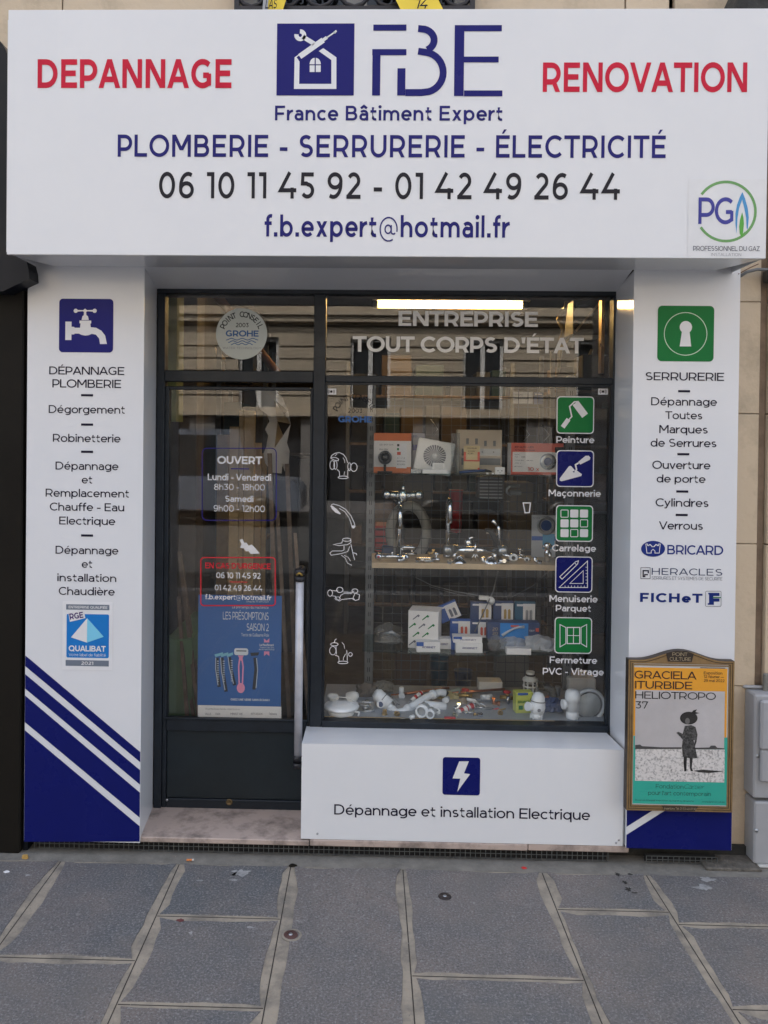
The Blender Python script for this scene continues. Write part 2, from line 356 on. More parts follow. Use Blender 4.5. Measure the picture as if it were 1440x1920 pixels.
        S_.append(el(.27, X - h - r, .24 - h * .9, r, 40, 262, 12) + el(.27, h + r, .26 - h * .9, r, 82, -145, 12))
    elif ch == 't': w = .42; S_.append([(.12 + h * .6, .90), (.12 + h * .6, .2)] + el(.34, .22, .22 - h * .6, .23 - h, 180, 290, 6)); H(X - h - .02, 0, w - .02)
    elif ch == 'v': w = .66; q = h * 1.15; dg(w / 2, 0, q, X); dg(w / 2, 0, w - q, X)
    elif ch == 'w': w = 1.0; q = h * 1.08; dg(.27, 0, q, X); dg(.27, 0, .5, X); dg(.73, 0, .5, X); dg(.73, 0, w - q, X)
    elif ch == 'x': w = .64; q = h * 1.3; dg(q, 0, w - q, X); dg(w - q, 0, q, X)
    elif ch == 'y': w = .66; q = h * 1.15; dg(w / 2, .02, q, X); dg(.17, DESC + .02, w - q, X); H(DESC + h, .02, .2)
    elif ch == 'z': w = .56; H(X - h, .02, w - .02); H(h, 0, w); dg(h * 1.5, h, w - h * 1.6, X - h)
    elif ch == '0': w = .78; ring(.39, .5, .39 - h, .51 - h)
    elif ch == '1': w = .36; V(w - h, 0, 1); H(1 - h, 0, w - h)
    elif ch == '2': w = .68; S_.append(el(.34, .69, .32 - h, .32 - h, 150, -32, 12) + [(.06, h)]); H(h, .0, w)
    elif ch == '3': w = .68; H(1 - h, .04, w - .04); S_.append([(w - .08, 1 - h), (.34, .60)]); S_.append([(.26, .575)] + el(.34, .30, .33 - h, .30 - h, 90, -148, 14)[1:])
    elif ch == '4': w = .82; V(.62, 0, .42); S_.append([(.50, 1), (.06, .24 + h), (w, .24 + h)])
    elif ch == '5': w = .68; S_.append([(w - .04, 1 - h), (.12, 1 - h), (.10, .60 - h * .3), (.3, .60 - h * .3)] + el(.34, .31, .33 - h, .31 - h, 85, -148, 14))
    elif ch in '69':
        w = .72; a = [el(.36, .32, .36 - h, .33 - h, 0, 360, 22)[:-1], [(h + .0, .34)] + el(.44, .44, .44 - h, .57 - h, 178, 62, 9)]
        if ch == '9': a = [[(w - x, 1 - y) for x, y in q] for q in a]
        S_.append(('c', a[0])); S_.append(a[1])
    elif ch == '7': w = .70; H(1 - h, 0, w); V(h, .72, 1); dg(.24, 0, w - h * 1.2, 1 - h)
    elif ch == '8': w = .72; ring(.36, .745, .31 - h, .265 - h * .9); ring(.36, .275, .36 - h, .285 - h)
    elif ch == '-': w = .40; H(.36, .0, w)
    elif ch == '—': w = 1.0; H(.36, .0, w)
    elif ch == '.': w = t * 1.2; S_.append(('p', [(0, 0), (w, 0), (w, w), (0, w)]))
    elif ch == ':': w = t * 1.2; S_.append(('p', [(0, 0), (w, 0), (w, w), (0, w)])); S_.append(('p', [(0, .5), (w, .5), (w, .5 + w), (0, .5 + w)]))
    elif ch == '!': w = t * 1.2; S_.append(('p', [(0, 0), (w, 0), (w, w), (0, w)])); V(w / 2, .3, 1)
    elif ch == ',': w = t * 1.2; S_.append(('p', [(0, -.14), (w * .6, -.14), (w, w), (0, w)]))
    elif ch == "'": w = t * 1.2; S_.append(('p', [(w * .2, .62), (w * .8, .62), (w, 1), (0, 1)]))
    elif ch == '/': w = .5; dg(.08, -.05, .42, 1.05)
    elif ch == '@':
        w = 1.06; k = min(h, .04); ring(.50, .36, .17, .19); S_.append([(.68, .56), (.68, .24)] + el(.80, .24, .12, .10, 180, 330, 6)); S_.append(el(.53, .38, .53 - k, .58 - k, -40, 25, 5) if 0 else el(.53, .36, .52 - k, .58 - k, -12, 300, 26))
    elif ch == ' ': w = .24
    else: w = .4
    return w, S_
_gc = {}
def gmesh(ch, t):
    k = (ch, t)
    if k in _gc: return _gc[k]
    w, st = glyph(ch, t); vs = []; fs = []
    for li, s in enumerate(st):
        closed = False
        if isinstance(s, tuple):
            if s[0] == 'p':
                o = len(vs); p = s[1]; ar = sum(p[i][0] * p[(i + 1) % len(p)][1] - p[(i + 1) % len(p)][0] * p[i][1] for i in range(len(p)))
                if ar < 0: p = p[::-1]
                vs += [(x, y, li) for x, y in p]; fs.append(tuple(range(o, len(vs)))); continue
            closed = True; s = s[1]
        th = min(t, .07) if ch == '@' else t
        s = [p for i, p in enumerate(s) if i == 0 or math.hypot(p[0] - s[i - 1][0], p[1] - s[i - 1][1]) > 1e-3]
        n = len(s); o = len(vs)
        for i in range(n):
            p = s[i]; a = s[i - 1] if (closed or i) else None; b = s[(i + 1) % n] if (closed or i < n - 1) else None; d1 = d2 = None
            if a: l = math.hypot(p[0] - a[0], p[1] - a[1]) or 1; d1 = ((p[0] - a[0]) / l, (p[1] - a[1]) / l)
            if b: l = math.hypot(b[0] - p[0], b[1] - p[1]) or 1; d2 = ((b[0] - p[0]) / l, (b[1] - p[1]) / l)
            d1 = d1 or d2; d2 = d2 or d1; nx, ny = -(d1[1] + d2[1]), d1[0] + d2[0]; l = math.hypot(nx, ny) or 1; nx /= l; ny /= l
            c = max(.42, -nx * d1[1] + ny * d1[0]); hh = th / 2 / c
            vs += [(p[0] + nx * hh, p[1] + ny * hh, li), (p[0] - nx * hh, p[1] - ny * hh, li)]
        for i in range(n if closed else n - 1):
            j = (i + 1) % n; fs.append((o + 2 * i + 1, o + 2 * j + 1, o + 2 * j, o + 2 * i))
    _gc[k] = (w, vs, fs); return _gc[k]
def glyphs(s, t, res=0, track=.0):
    x = 0; vs = []; fs = []; gap = .135 - t * .25 + track
    rnd_ = {'A': -.07, 'V': -.07, 'T': -.05, 'L': -.03, 'y': -.04, 'v': -.04, 'r': -.02, 'f': -.02, '1': -.0, 'O': -.03, 'C': -.02, 'o': -.015, 'e': -.015, 'c': -.02, 'P': -.03}
    prev = None
    for ch in s:
        w, v, f = gmesh(ch, t)
        if prev is not None: x += gap + rnd_.get(prev, 0) + rnd_.get(ch, 0)
        o = len(vs); vs += [(a + x, b, c) for a, b, c in v]; fs += [tuple(i + o for i in q) for q in f]; x += w; prev = ch
    return vs, fs
def caph(t): return (0.0, 1.0)
class D(MB):                                       # flat print in a vertical plane
    def __init__(s, Y): super().__init__(); s.Y = Y
    def poly(s, pts): return s.quad(*[P(x, y, s.Y) for x, y in pts])
    def rect(s, x0, y0, x1, y1):
        a, b, c, e = R(x0, y0, x1, y1, s.Y); return s.quad((a, s.Y, c), (b, s.Y, c), (b, s.Y, e), (a, s.Y, e))
    def rrect(s, x0, y0, x1, y1, r=6):
        pts = []
        for cx, cy, a0 in ((x1 - r, y1 - r, 0), (x0 + r, y1 - r, 90), (x0 + r, y0 + r, 180), (x1 - r, y0 + r, 270)):
            for k in range(6): a = math.radians(a0 + k * 18); pts.append((cx + r * math.cos(a), cy + r * math.sin(a)))
        s._pts = pts; return pts
    def fillr(s, *a): 
        pts = s.rrect(*a); xs = s.box2(pts); return s
    def box2(s, pts):
        mx = sum(p[0] for p in pts) / len(pts); my = sum(p[1] for p in pts) / len(pts); c = P(mx, my, s.Y); k = S(s.Y)
        s.quad(*[(c.x + (x - mx) * k, s.Y, c.z - (y - my) * k) for x, y in pts]); return s
    def circle(s, cx, cy, r, n=32): return s.poly([(cx + r * math.cos(2 * math.pi * k / n), cy + r * math.sin(2 * math.pi * k / n)) for k in range(n)])
    def stroke(s, pts, w, closed=False):
        n = len(pts); L_, R_ = [], []
        for i in range(n):
            a = pts[(i - 1) % n] if (closed or i) else None; b = pts[(i + 1) % n] if (closed or i < n - 1) else None; p = pts[i]
            d1 = d2 = None
            if a is not None: l = math.hypot(p[0] - a[0], p[1] - a[1]) or 1; d1 = ((p[0] - a[0]) / l, (p[1] - a[1]) / l)
            if b is not None: l = math.hypot(b[0] - p[0], b[1] - p[1]) or 1; d2 = ((b[0] - p[0]) / l, (b[1] - p[1]) / l)
            d1 = d1 or d2; d2 = d2 or d1
            nx, ny = -(d1[1] + d2[1]), d1[0] + d2[0]; l = math.hypot(nx, ny) or 1; nx /= l; ny /= l
            c = max(.45, -nx * d1[1] + ny * d1[0]); h = w / 2 / c
            L_.append((p[0] + nx * h, p[1] + ny * h)); R_.append((p[0] - nx * h, p[1] - ny * h))
        m = n if closed else n - 1
        for i in range(m):
            j = (i + 1) % n; s.poly([L_[i], L_[j], R_[j], R_[i]])
        return s
    def arc(s, cx, cy, r, a0, a1, w, n=40, ry=None):
        ry = ry or r
        return s.stroke([(cx + r * math.cos(math.radians(a0 + (a1 - a0) * k / n)), cy + ry * math.sin(math.radians(a0 + (a1 - a0) * k / n))) for k in range(n + 1)], w)
    def text(s, t, x0, x1, yt, yb, bold=.12, rot=0, track=0, italic=0):
        v, fs = glyphs(t, bold, track=track)
        u0 = min(p[0] for p in v); u1 = max(p[0] for p in v)
        k = S(s.Y); c = P((x0 + x1) / 2, yb, s.Y); sx = (x1 - x0) * k / (u1 - u0); sz = (yb - yt) * k; um = (u0 + u1) / 2
        q = [((p[0] - um + italic * p[1]) * sx, p[1] * sz, p[2]) for p in v]; cr, sr = math.cos(rot), math.sin(rot)
        return s.add([(c.x + a * cr - b * sr, s.Y - l * .00006, c.z + a * sr + b * cr) for a, b, l in q], fs)
    def arctext(s, t, cx, cy, r, a0, a1, h, bold=.13):
        k = S(s.Y); c = P(cx, cy, s.Y); sc = h * k; n = len(t)
        for i, ch in enumerate(t):
            if ch == ' ': continue
            w_, v, fs = gmesh(ch, bold); um = w_ / 2
            a = math.radians(a0 + (a1 - a0) * i / (n - 1)); ux, uz = math.sin(a), math.cos(a)
            s.add([(c.x + ux * (r * k + p[1] * sc) + uz * (p[0] - um) * sc * .9, s.Y - p[2] * .00006, c.z + uz * (r * k + p[1] * sc) - ux * (p[0] - um) * sc * .9) for p in v], fs)
        return s

# ================================================================== THE SETTING
YW = .27                 # window plane
YS = -.26                # face of the fascia sign
def ground(name, mat, x0, x1, y0, y1, z): return MB().quad((x0, y0, z), (x1, y0, z), (x1, y1, z), (x0, y1, z)).build(name, mat, kind='structure')
ground('ground', m_asph, -120, 120, -120, 120, -.16)
ground('road', m_asph, -60, 60, -14.5, -5.2, -.13)
pav = MB().quad((-8, -5.0, -.0018), (8, -5.0, -.0018), (8, .30, -.0018), (-8, .30, -.0018)).build('pavement', m_mortar, kind='structure')
MB().box(-60, 60, -5.2, -5.0, -.16, -.004).build('kerb', M('granite_kerb', (.3, .3, .3), .8, var=.15, scale=9, bump=.2), kind='structure')
MB().box(-60, 60, -18.1, -14.5, -.16, -.002).build('opposite_pavement', m_pave, kind='structure')

# paving slabs: columns split at the joints running away from the facade
colx = [PG(a, b).x for a, b in ((110, 1620), (327, 1640), (545, 1625), (757, 1650), (1010, 1620), (1205, 1630))]
steps = [colx[0] - .50, colx[0] - 1.0, colx[0] - 1.45, colx[0] - 1.95, colx[0] - 2.45]
colx = sorted(steps + colx + [colx[-1] + q for q in (.50, .98, 1.5, 2.0, 2.5)])
i0 = 5
def gy(px, py): return PG(px, py).y
cuts = {4: [-1.15], 5: [gy(120, 1797)], 6: [gy(420, 1720), gy(350, 1886)], 7: [-1.38], 8: [gy(920, 1833)], 9: [gy(1140, 1707)], 10: [gy(1360, 1735), gy(1410, 1893)]}
YTOP = -.028
def rough_slab(x0, x1, y0, y1):
    pts = []; rr = random.Random(int(x0 * 1000 + y0 * 77))
    def side(a, b, nrm, base):
        n = max(4, int(math.hypot(b[0] - a[0], b[1] - a[1]) / .055)); out = []; off = base
        for k in range(n):
            t_ = k / n; off += rr.uniform(-.0065, .0065); off = max(.004, min(.034, off)); e = off * min(1, 6 * min(t_, 1 - t_) + .25)
            out.append((a[0] + (b[0] - a[0]) * t_ + nrm[0] * e, a[1] + (b[1] - a[1]) * t_ + nrm[1] * e))
        return out
    i = .008
    pts += side((x0 + i, y0 + i), (x1 - i, y0 + i), (0, 1), .010) + side((x1 - i, y0 + i), (x1 - i, y1 - i), (-1, 0), rr.choice((.012, .026)))
    pts += side((x1 - i, y1 - i), (x0 + i, y1 - i), (0, -1), .011) + side((x0 + i, y1 - i), (x0 + i, y0 + i), (1, 0), rr.choice((.010, .024)))
    return pts
crk = MB()
for ci in range(len(colx) - 1):
    xa, xb = colx[ci], colx[ci + 1]
    ys = [YTOP] + sorted(cuts.get(ci, []), reverse=True); rr = random.Random(ci * 5 + 1)
    while ys[-1] > -4.3: ys.append(ys[-1] - rr.uniform(.45, .85))
    ys[-1] = -5.0
    for k in range(len(ys) - 1):
        p = rough_slab(xa, xb, ys[k + 1], ys[k]); n = len(p); tl = [rr.uniform(-.0012, .0012) for _ in range(2)]
        cx, cy = (xa + xb) / 2, (ys[k] + ys[k + 1]) / 2
        z = [.0005 + tl[0] * (a - cx) / .3 + tl[1] * (b - cy) / .3 for a, b in p]
        ins = [(a + (cx - a) * .012, b + (cy - b) * .012) for a, b in p]
        vs = [(a, b, -.006) for a, b in p] + [(a, b, zz) for (a, b), zz in zip(ins, z)]
        fs = [(i, (i + 1) % n, (i + 1) % n + n, i + n) for i in range(n)] + [tuple(range(n, 2 * n))]
        link('paving_slab', vs, fs, m_pave, pav)
        if k: crk.box(xa + .004, xb - .004, ys[k] - .0016, ys[k] + .0016, -.004, -.0010)
    crk.box(xa - .0018, xa + .0018, -5.0, YTOP + .02, -.004, -.0012)
crk.build('joint_crack', m_crack, pav, kind='stuff')
MB().box(-8, 8, YTOP - .02, .3, -.004, -.0005).build('mortar_strip', m_grime, pav)

# ------------------------------------------------------------------ our building's stone wall
YB = .12
IX0_, IX1_ = -1.12, 2.3
wall = thing('stone_wall', (2.2, YB, 0), 'cream limestone wall of the building right of and above the shop', 'wall')
x_r = P(1389, 1000, YB).x; zt = 3.15
core = MB(); core.box(x_r - .35, 6, YB + .03, .5, 0, 7); core.box(-6, P(443, 5, YB).x, YB + .03, .5, zt, 7); core.box(P(888, 5, YB).x, 6, YB + .03, .5, zt, 7)
core.box(P(443, 5, YB).x, P(888, 5, YB).x, YB + .03, .5, 5.0, 7); core.box(-6, -1.62, YB + .03, .5, 0, 7); core.box(-12, 12, YB + .031, 1.2, 7.001, 9.5); core.box(-12, 12, 1.21, 9, 3.1, 9.5); core.box(-12, -6.001, YB + .03, 1.2, 0, 7); core.box(6.001, 12, YB + .03, 1.2, 0, 7); core.box(-12, IX0_ - .2, .51, 9, 0, 3.09); core.box(IX1_ + .2, 12, .51, 9, 0, 3.09); core.box(-6, 6, .95, 1.2, 3.1, 7)
core.build('backing_wall', m_mort, wall)
xg = P(1427, 640, YB).x
def block(x0, x1, z0, z1, y=YB): MB().box(x0, x1, y, y + .06, z0, z1, .0025).build('stone_block', m_stone, wall)
zs = [0, .42, .70, 1.24]; zs += [P(1400, 775, YB).z, P(1400, 570, YB).z, zt + .02]
zs = [0, .70, P(1400, 1020, YB).z, P(1400, 776, YB).z, P(1400, 566, YB).z, 2.9, 3.4, 3.9, 4.4, 4.9, 5.4]
for a, b in zip(zs, zs[1:]):
    block(x_r - .3, xg - .003, a + .0015, b - .0015)
    block(xg + .030, xg + .75, a + .003, b - .003, YB - .012); block(xg + .76, xg + 1.6, a + .003, b - .003, YB - .012)
zu = [3.0, 3.62, 4.2, 4.8]
xl, xr2 = P(443, 5, YB).x, P(888, 5, YB).x
for a, b in zip(zu, zu[1:]):
    for c, e in ((-3.6, -2.4), (-2.4, -1.3), (-1.3, xl), (xr2, xr2 + .62), (xr2 + .62, x_r - .32)): block(c + .003, e - .003, a + .003, b - .003)
# shallow groove next to the shop, its strip browner and darker than the blocks
MB().box(xg, xg + .027, YB + .012, YB + .03, 0, 5.4).build('rusticated_joint', M('dark_stone_joint', (.22, .165, .12), .9, var=.25, scale=10, bump=.3), wall)

# first-floor window with wrought-iron guard
wn = thing('upper_window', (P(665, 5, .3).x, .3, 3.3), 'dark first-floor window behind the scrolled iron guard, above the sign', 'window')
a0, a1 = P(443, 5, YB).x, P(888, 5, YB).x
MB().box(a0, a1, .34, .36, 3.2, 5.0).build('pane', glassmat('upper_glass', (.35, .35, .35)), wn)
MB().box(a0, a0 + .06, .30, .38, 3.2, 5).box(a1 - .06, a1, .30, .38, 3.2, 5).box((a0 + a1) / 2 - .05, (a0 + a1) / 2 + .05, .30, .38, 3.2, 5).build('frame', M('grey_window_paint', (.3, .3, .29), .5), wn)
MB().box(a0 - .1, a1 + .1, .9, .95, 3.2, 5).build('curtain', M('dusty_curtain', (.25, .25, .25), .9), wn)
gd = thing('iron_window_guard', (P(665, 5, .1).x, .08, 3.40), 'black wrought-iron guard with scrolls across the window above the sign', 'railing')
zb = P(665, 13, .08).z
MB().box(a0, a1, .07, .095, zb - .035, zb).box(a0, a1, .07, .095, zb + .9, zb + .93).box(a0, a0 + .02, .07, .095, zb, zb + .9).box(a1 - .02, a1, .07, .095, zb, zb + .9).build('rail', m_iron, gd)
n = 7; pit = (a1 - a0) / n
for k in range(n):
    c = a0 + pit * (k + .5)
    MB().tube([(c + pit * .46 * math.cos(q / 12 * 6.283), .082, zb + .075 + .072 * math.sin(q / 12 * 6.283)) for q in range(12)], .009, 6, closed=True).build('scroll', m_iron, gd)
    m_ = MB()
    for s_ in (-1, 1): m_.tube([(c + s_ * (.012 + .045 * (q / 9)) * math.cos(q * .7), .082, zb + .30 + .03 * q / 9 + .05 * math.sin(q * .7)) for q in range(10)], .007, 6)
    m_.tube([(c, .082, zb + .14), (c, .082, zb + .9)], .008, 6); m_.build('scroll', m_iron, gd)
for k, (px0, px1, lean, txt, tx0, tx1, lab) in enumerate((((492, 530, 14, 'LAS', 497, 518, 'yellow and grey tape strip tied to the guard, left of the two')), ((752, 832, -22, '14', 778, 800, 'wide yellow tape strip with black print hanging from the guard, right of the two')))):
    tp = thing('barrier_tape', P((px0 + px1) / 2, 10, .03), lab, 'tape')
    q0, q1, q2, q3 = P(px0 - lean * .0, 20, .02), P(px1, 20, .03), P(px1 + lean, -25, .05), P(px0 + lean, -25, .045)
    q4, q5 = Vector((q2.x, .09, 3.75)), Vector((q3.x, .09, 3.75))
    m_ = MB().quad(q0, q1, q2, q3).quad(q3, q2, q4, q5); mm = (q0 + q1) / 2
    m_.quad(q0 + Vector((0, 0, -.2)), q1 + Vector((0, 0, -.2)), q1, q0).build('strip', m_yellow, tp)
    if k == 0: MB().quad(q0 + Vector((-.012, -.002, -.2)), q0 + Vector((.006, -.002, -.2)), q0 + Vector((.03, -.002, .12)), q0 + Vector((.008, -.002, .12))).build('grey_edge', m_cab, tp)
    d_ = D(.012); d_.text(txt, tx0, tx1, -2, 16, .14, italic=.3); d_.build('lettering', m_inktxt, tp)

# neighbour on the left: brown-black shopfront and console
nb = thing('neighbour_shopfront', (-1.9, -.02, 0), 'black lacquered pilaster and panel of the neighbouring shop at the left edge', 'shopfront')
xr_ = P(41, 1000, 0).x
MB().box(-2.6, xr_, -.0, .3, 0, P(20, 505, 0).z, .006).build('panel', m_black, nb)
MB().box(xr_ + .001, xr_ + .02, .03, .3, 0, P(20, 505, 0).z).build('edge_strip', m_blackblue, nb)
prof = []
zt_, zb_ = P(5, 68, -.0).z, P(20, 540, 0).z; xe = P(12, 300, -.1).x + .004
for k in range(9): a = math.radians(90 - k * 11); prof.append((xe - .18 + .18 * math.cos(a), zt_ - .16 + .16 * math.sin(a)))
prof += [(xe, P(5, 470, 0).z)] + [(xe + .085 * math.sin(math.radians(k * 15)), P(5, 470, 0).z - .13 * (1 - math.cos(math.radians(k * 15)))) for k in range(1, 7)]
prof += [(xe - .02, zb_ - .03), (-2.6, zb_ + .05), (-2.6, zt_)]
MB().prism(prof, -.09, .12).build('console', m_blackblue, nb)
MB().box(-6, -2.6, .0, .3, 0, 3.2).build('side_panel', m_black, nb)
rb = thing('right_awning_box', P(1400, -10, -.0), 'dark awning end just showing over the sign at the top right corner', 'awning')
t0, t1 = P(1358, 18, .1), P(1372, -2, .1)
MB().prism([(t0.x - .02, t0.z - .08), (t0.x, t0.z), (t1.x + .10, t1.z + .25), (4.2, t1.z + .25), (4.2, t0.z - .08)], -.05, .115).build('cover', M('dark_weathered_canvas', (.03, .03, .028), .8, var=.5, scale=14, bump=.3), rb)

# ------------------------------------------------------------------ fascia sign
x0, x1, z0, z1 = R(14, 17, 1440, 481, YS)
x1 = P(1439, 300, YS).x
sg = thing('fascia_sign', ((x0 + x1) / 2, YS, z0), 'long white fascia sign with red, navy and black lettering over the whole shop', 'sign')
MB().box(x0, x1, YS, YS + .012, z0, z1, .0015).build('face_panel', m_sign, sg)
MB().box(x0 - .008, x0 - .001, YS + .014, YS + .020, z0 + .012, z1 - .03).box(x0 - .0, x1, YS + .016, YB, z1 - .035, z1 - .03).box(x0 + .002, x0 + .006, YS + .02, YB, z0 + .01, z1 - .04).box(x1 - .006, x1 - .002, YS + .013, YB - .02, z0 + .004, z1 - .04).build('return_panel', m_panel, sg)
zs0 = z0 + .003; zp = P(160, 500, 0).z; zw = P(720, 545, YW).z
sof = MB(); xa_, xb_ = x0 + .004, x1 - .004
sof.quad((xa_, YS + .013, zs0), (xb_, YS + .013, zs0), (xb_ - .06, -.0, zp - .000), (xa_ + .07, -.0, zp - .000))
sof.build('soffit_front', m_gloss, sg)
px_l, px_r = P(268, 800, 0).x, P(1182, 800, 0).x
MB().quad((px_l, 0, zp), (px_r, 0, zp), (px_r + .02, YW + .01, zw), (px_l - .02, YW + .01, zw)).build('soffit_back', m_gloss, sg)
T = YS - .0012
def line(t, x0, x1, yt, yb, mat, par, Y, b=.12, nm='lettering', **k): D(Y).text(t, x0, x1, yt, yb, b, **k).build(nm, mat, par)
line('DEPANNAGE', 68, 435, 111, 165, m_redtxt, sg, T, .195, track=.07)
line('RENOVATION', 1021, 1396, 118, 172.5, m_redtxt, sg, T, .185, track=.05)
line('France Bâtiment Expert', 516, 940, 198.5, 226, m_navytxt, sg, T, .165, track=.05)
line('PLOMBERIE - SERRURERIE - ÉLECTRICITÉ', 219, 1241, 253.5, 295, m_navytxt, sg, T, .165, track=.09)
line('06 10 11 45 92 - 01 42 49 26 44', 297, 1157, 324, 373, m_blacktxt, sg, T, .155, track=.10)
line('f.b.expert@hotmail.fr', 496, 954, 404, 444.5, m_navytxt, sg, T, .165, track=.06)
lg = D(T).rect(519, 44, 664, 179).build('logo_square', m_navy, sg)
d_ = D(T - .0006); d_.stroke([(556, 162), (557, 110), (592, 86), (626, 110), (626, 162)], 9.5, True); d_.build('house_outline', m_sign, lg)
d_ = D(T - .0009); d_.stroke([(560, 113), (610, 79)], 14); d_.build('gap', m_navy, lg)
d_ = D(T - .0012)
d_.stroke([(562, 106), (606, 75)], 10.5); d_.stroke([(606, 75), (613, 70)], 6); d_.stroke([(612, 71), (628, 60)], 2.6); d_.poly([(625, 60), (630, 56), (632, 59), (628, 63)])
d_.build('screwdriver', m_sign, lg)
d_ = D(T - .0012); d_.arc(563, 66, 7.2, -95, 195, 8, 16); d_.stroke([(568, 69), (589, 82)], 8.5); d_.build('spanner', m_sign, lg)
d_ = D(T - .0012)
for a, b in ((-1, 0), (1, 0)): d_.rect(591 + (a * 5.7) - 4.6, 122.5, 591 + a * 5.7 + 4.6, 135)
for s_ in (-1, 1): d_.poly([(591 + s_ * 1.1, 120.5)] + [(591 + s_ * (1.1 + 9.4 * math.sin(q * .262)), 120.5 - 12 * math.cos(q * .262)) for q in range(7)])
d_.build('window_mark', m_sign, lg)
d_ = D(T); d_.rect(700, 46, 762, 57.5); d_.rect(698, 92, 762, 103.5); d_.rect(698, 103.5, 713, 179)
d_.build('logo_letter_f', m_navy, sg)
d_ = D(T); d_.rect(745, 128, 760, 179); d_.stroke([(760, 173.5), (790, 173.5)] + el(795, 135.5, 36, 37.5, 86, -84, 16)[1:] + [(784, 96)], 13)
n0 = len(d_.v); d_.stroke([(784, 53.5)] + el(790, 75, 24, 21, -75, 62, 12), 13); d_.v = d_.v[:n0] + [(a, b - .0002, c) for a, b, c in d_.v[n0:]]; d_.build('logo_letter_b', m_navy, sg)
d_ = D(T); d_.rect(852, 47, 870, 180); d_.rect(870, 47, 941, 58.5); d_.rect(870, 106, 935, 117); d_.rect(870, 169.5, 942, 180.5); d_.build('logo_letter_e', m_navy, sg)
pg = D(T).rect(1290, 336, 1434, 484).build('gas_badge', M('badge_film', (.745, .755, .775), .45), sg)
d_ = D(T - .0006); d_.arc(1361, 396.5, 55.5, -145, 148, 5); d_.build('ring', M('leaf_green_print', pc(98, 152, 90), .4), pg)
d_ = D(T - .0008); d_.text('PG', 1310, 1374, 371, 420, .15, track=-.06); d_.build('lettering', M('violet_blue_print', pc(70, 72, 148), .4, var=.15, spec=.15), pg)
d_ = D(T - .0009); d_.poly([(1392, 360), (1397, 372), (1402, 390), (1404, 408), (1402, 430), (1400, 428), (1399, 408), (1396, 392), (1391.5, 374), (1386, 390), (1383, 408), (1381, 438), (1379, 420), (1379, 400), (1382, 384), (1387, 370)]); d_.build('blue_flame', M('sky_blue_print', pc(60, 140, 195), .4), pg)
d_ = D(T - .001); d_.poly([(1391.5, 398), (1394, 408), (1395, 420), (1393, 438), (1398, 433), (1391, 446), (1387, 438), (1386, 425), (1387.5, 412)]); d_.build('green_flame', M('bright_green_print', pc(80, 160, 60), .4), pg)
d_ = D(T - .0008); d_.text('PROFESSIONNEL DU GAZ', 1301, 1423, 461.5, 470.5, .14); d_.build('lettering', m_greytxt, pg)
d_ = D(T - .0008); d_.text('INSTALLATION', 1334, 1389, 474.5, 480, .12, track=.08); d_.build('lettering', M('light_grey_print', pc(150, 152, 158), .5), pg)

# ------------------------------------------------------------------ left pillar
zb_l = P(160, 1578, 0).z
lx0 = P(49, 1000, 0).x; lx1 = P(267, 1000, 0).x
lp = thing('clad_pillar', ((lx0 + lx1) / 2, 0, zb_l), 'left white clad pillar listing plumbing services, blue stripes at its foot', 'pillar')
MB().box(lx0, lx1, 0, .006, zb_l, zp + .02).build('face_panel', m_panel, lp)
MB().quad((lx1, .0, zb_l + .002), (lx1, .0, zp), (lx1 + .028 - .05, YW, zw + .01), (lx1 + .028 - .05, YW, zb_l)).build('reveal_panel', m_gloss, lp)
MB().box(lx0 + .003, lx1 - .004, .008, YB + .1, zb_l + .003, zb_l + .008).box(lx0 + .0, lx0 + .004, .007, YB, zb_l, zp).build('return_panel', m_panel, lp)
Tp = -.0012
ic = D(Tp); ic.box2(ic.rrect(110, 560, 213, 661, 7)); ic = ic.build('tap_icon', m_navy, lp)
d_ = D(Tp - .0006); d_.rect(122.5, 603, 134, 637.5)
d_ = MB.build(d_, 'flange', m_whiteprint, ic)
d_ = D(Tp - .0006); d_.poly([(134, 612.5), (139, 613), (140, 614.5), (150, 614.5), (151, 606.5), (149, 606), (149, 601), (171, 601), (171, 606), (169.5, 607), (170, 613.5), (180, 614.5), (190, 620), (197, 629), (200.5, 645), (187.5, 645), (186, 635), (180, 627.5), (172, 626), (166, 628.5), (160, 629.2), (153, 628), (148, 625.5), (140, 625.5), (139, 627), (134, 627)])
d_.poly([(153, 600), (154.5, 593), (157, 591), (157.5, 585), (155, 583.5), (142, 584.5), (142, 581), (156, 581.5), (159.5, 578.5), (163, 581.5), (177, 581), (177, 584.5), (164, 583.5), (161.5, 585), (162, 591), (165, 593), (166.5, 600)])
d_.circle(142, 582.7, 4, 14); d_.v = d_.v[:-14] + [(a, b - .0001, c) for a, b, c in d_.v[-14:]]; d_.circle(177.5, 582.7, 4, 14); d_.v = d_.v[:-14] + [(a, b - .0001, c) for a, b, c in d_.v[-14:]]
d_.build('tap_shape', m_whiteprint, ic)
LT = [('DÉPANNAGE', 91, 234, 687.5, 702.5, .135), ('PLOMBERIE', 97, 228, 711.5, 727, .135), ('Dégorgement', 90, 235, 760, 775, .130), ('Robinetterie', 98, 227, 814, 829, .130), ('Dépannage', 103, 223, 866, 881, .130),
      ('et', 153, 173, 892, 906.5, .130), ('Remplacement', 84, 243, 917, 932, .130), ('Chauffe - Eau', 92, 234, 943, 958, .130), ('Electrique', 110, 217, 969, 984, .130), ('Dépannage', 103, 223, 1024, 1039, .130),
      ('et', 153, 173, 1050, 1064.5, .130), ('installation', 106, 219, 1076, 1090.5, .130), ('Chaudière', 109, 216, 1101, 1116, .130)]
for q in LT: line(*q[:5], m_inktxt, lp, Tp, q[5])
for y in (739, 794, 845, 1002): D(Tp).rect(152, y, 174.5, y + 4.2).build('dash', m_inktxt, lp)
X0, X1 = lx0 + .001, lx1 - .001
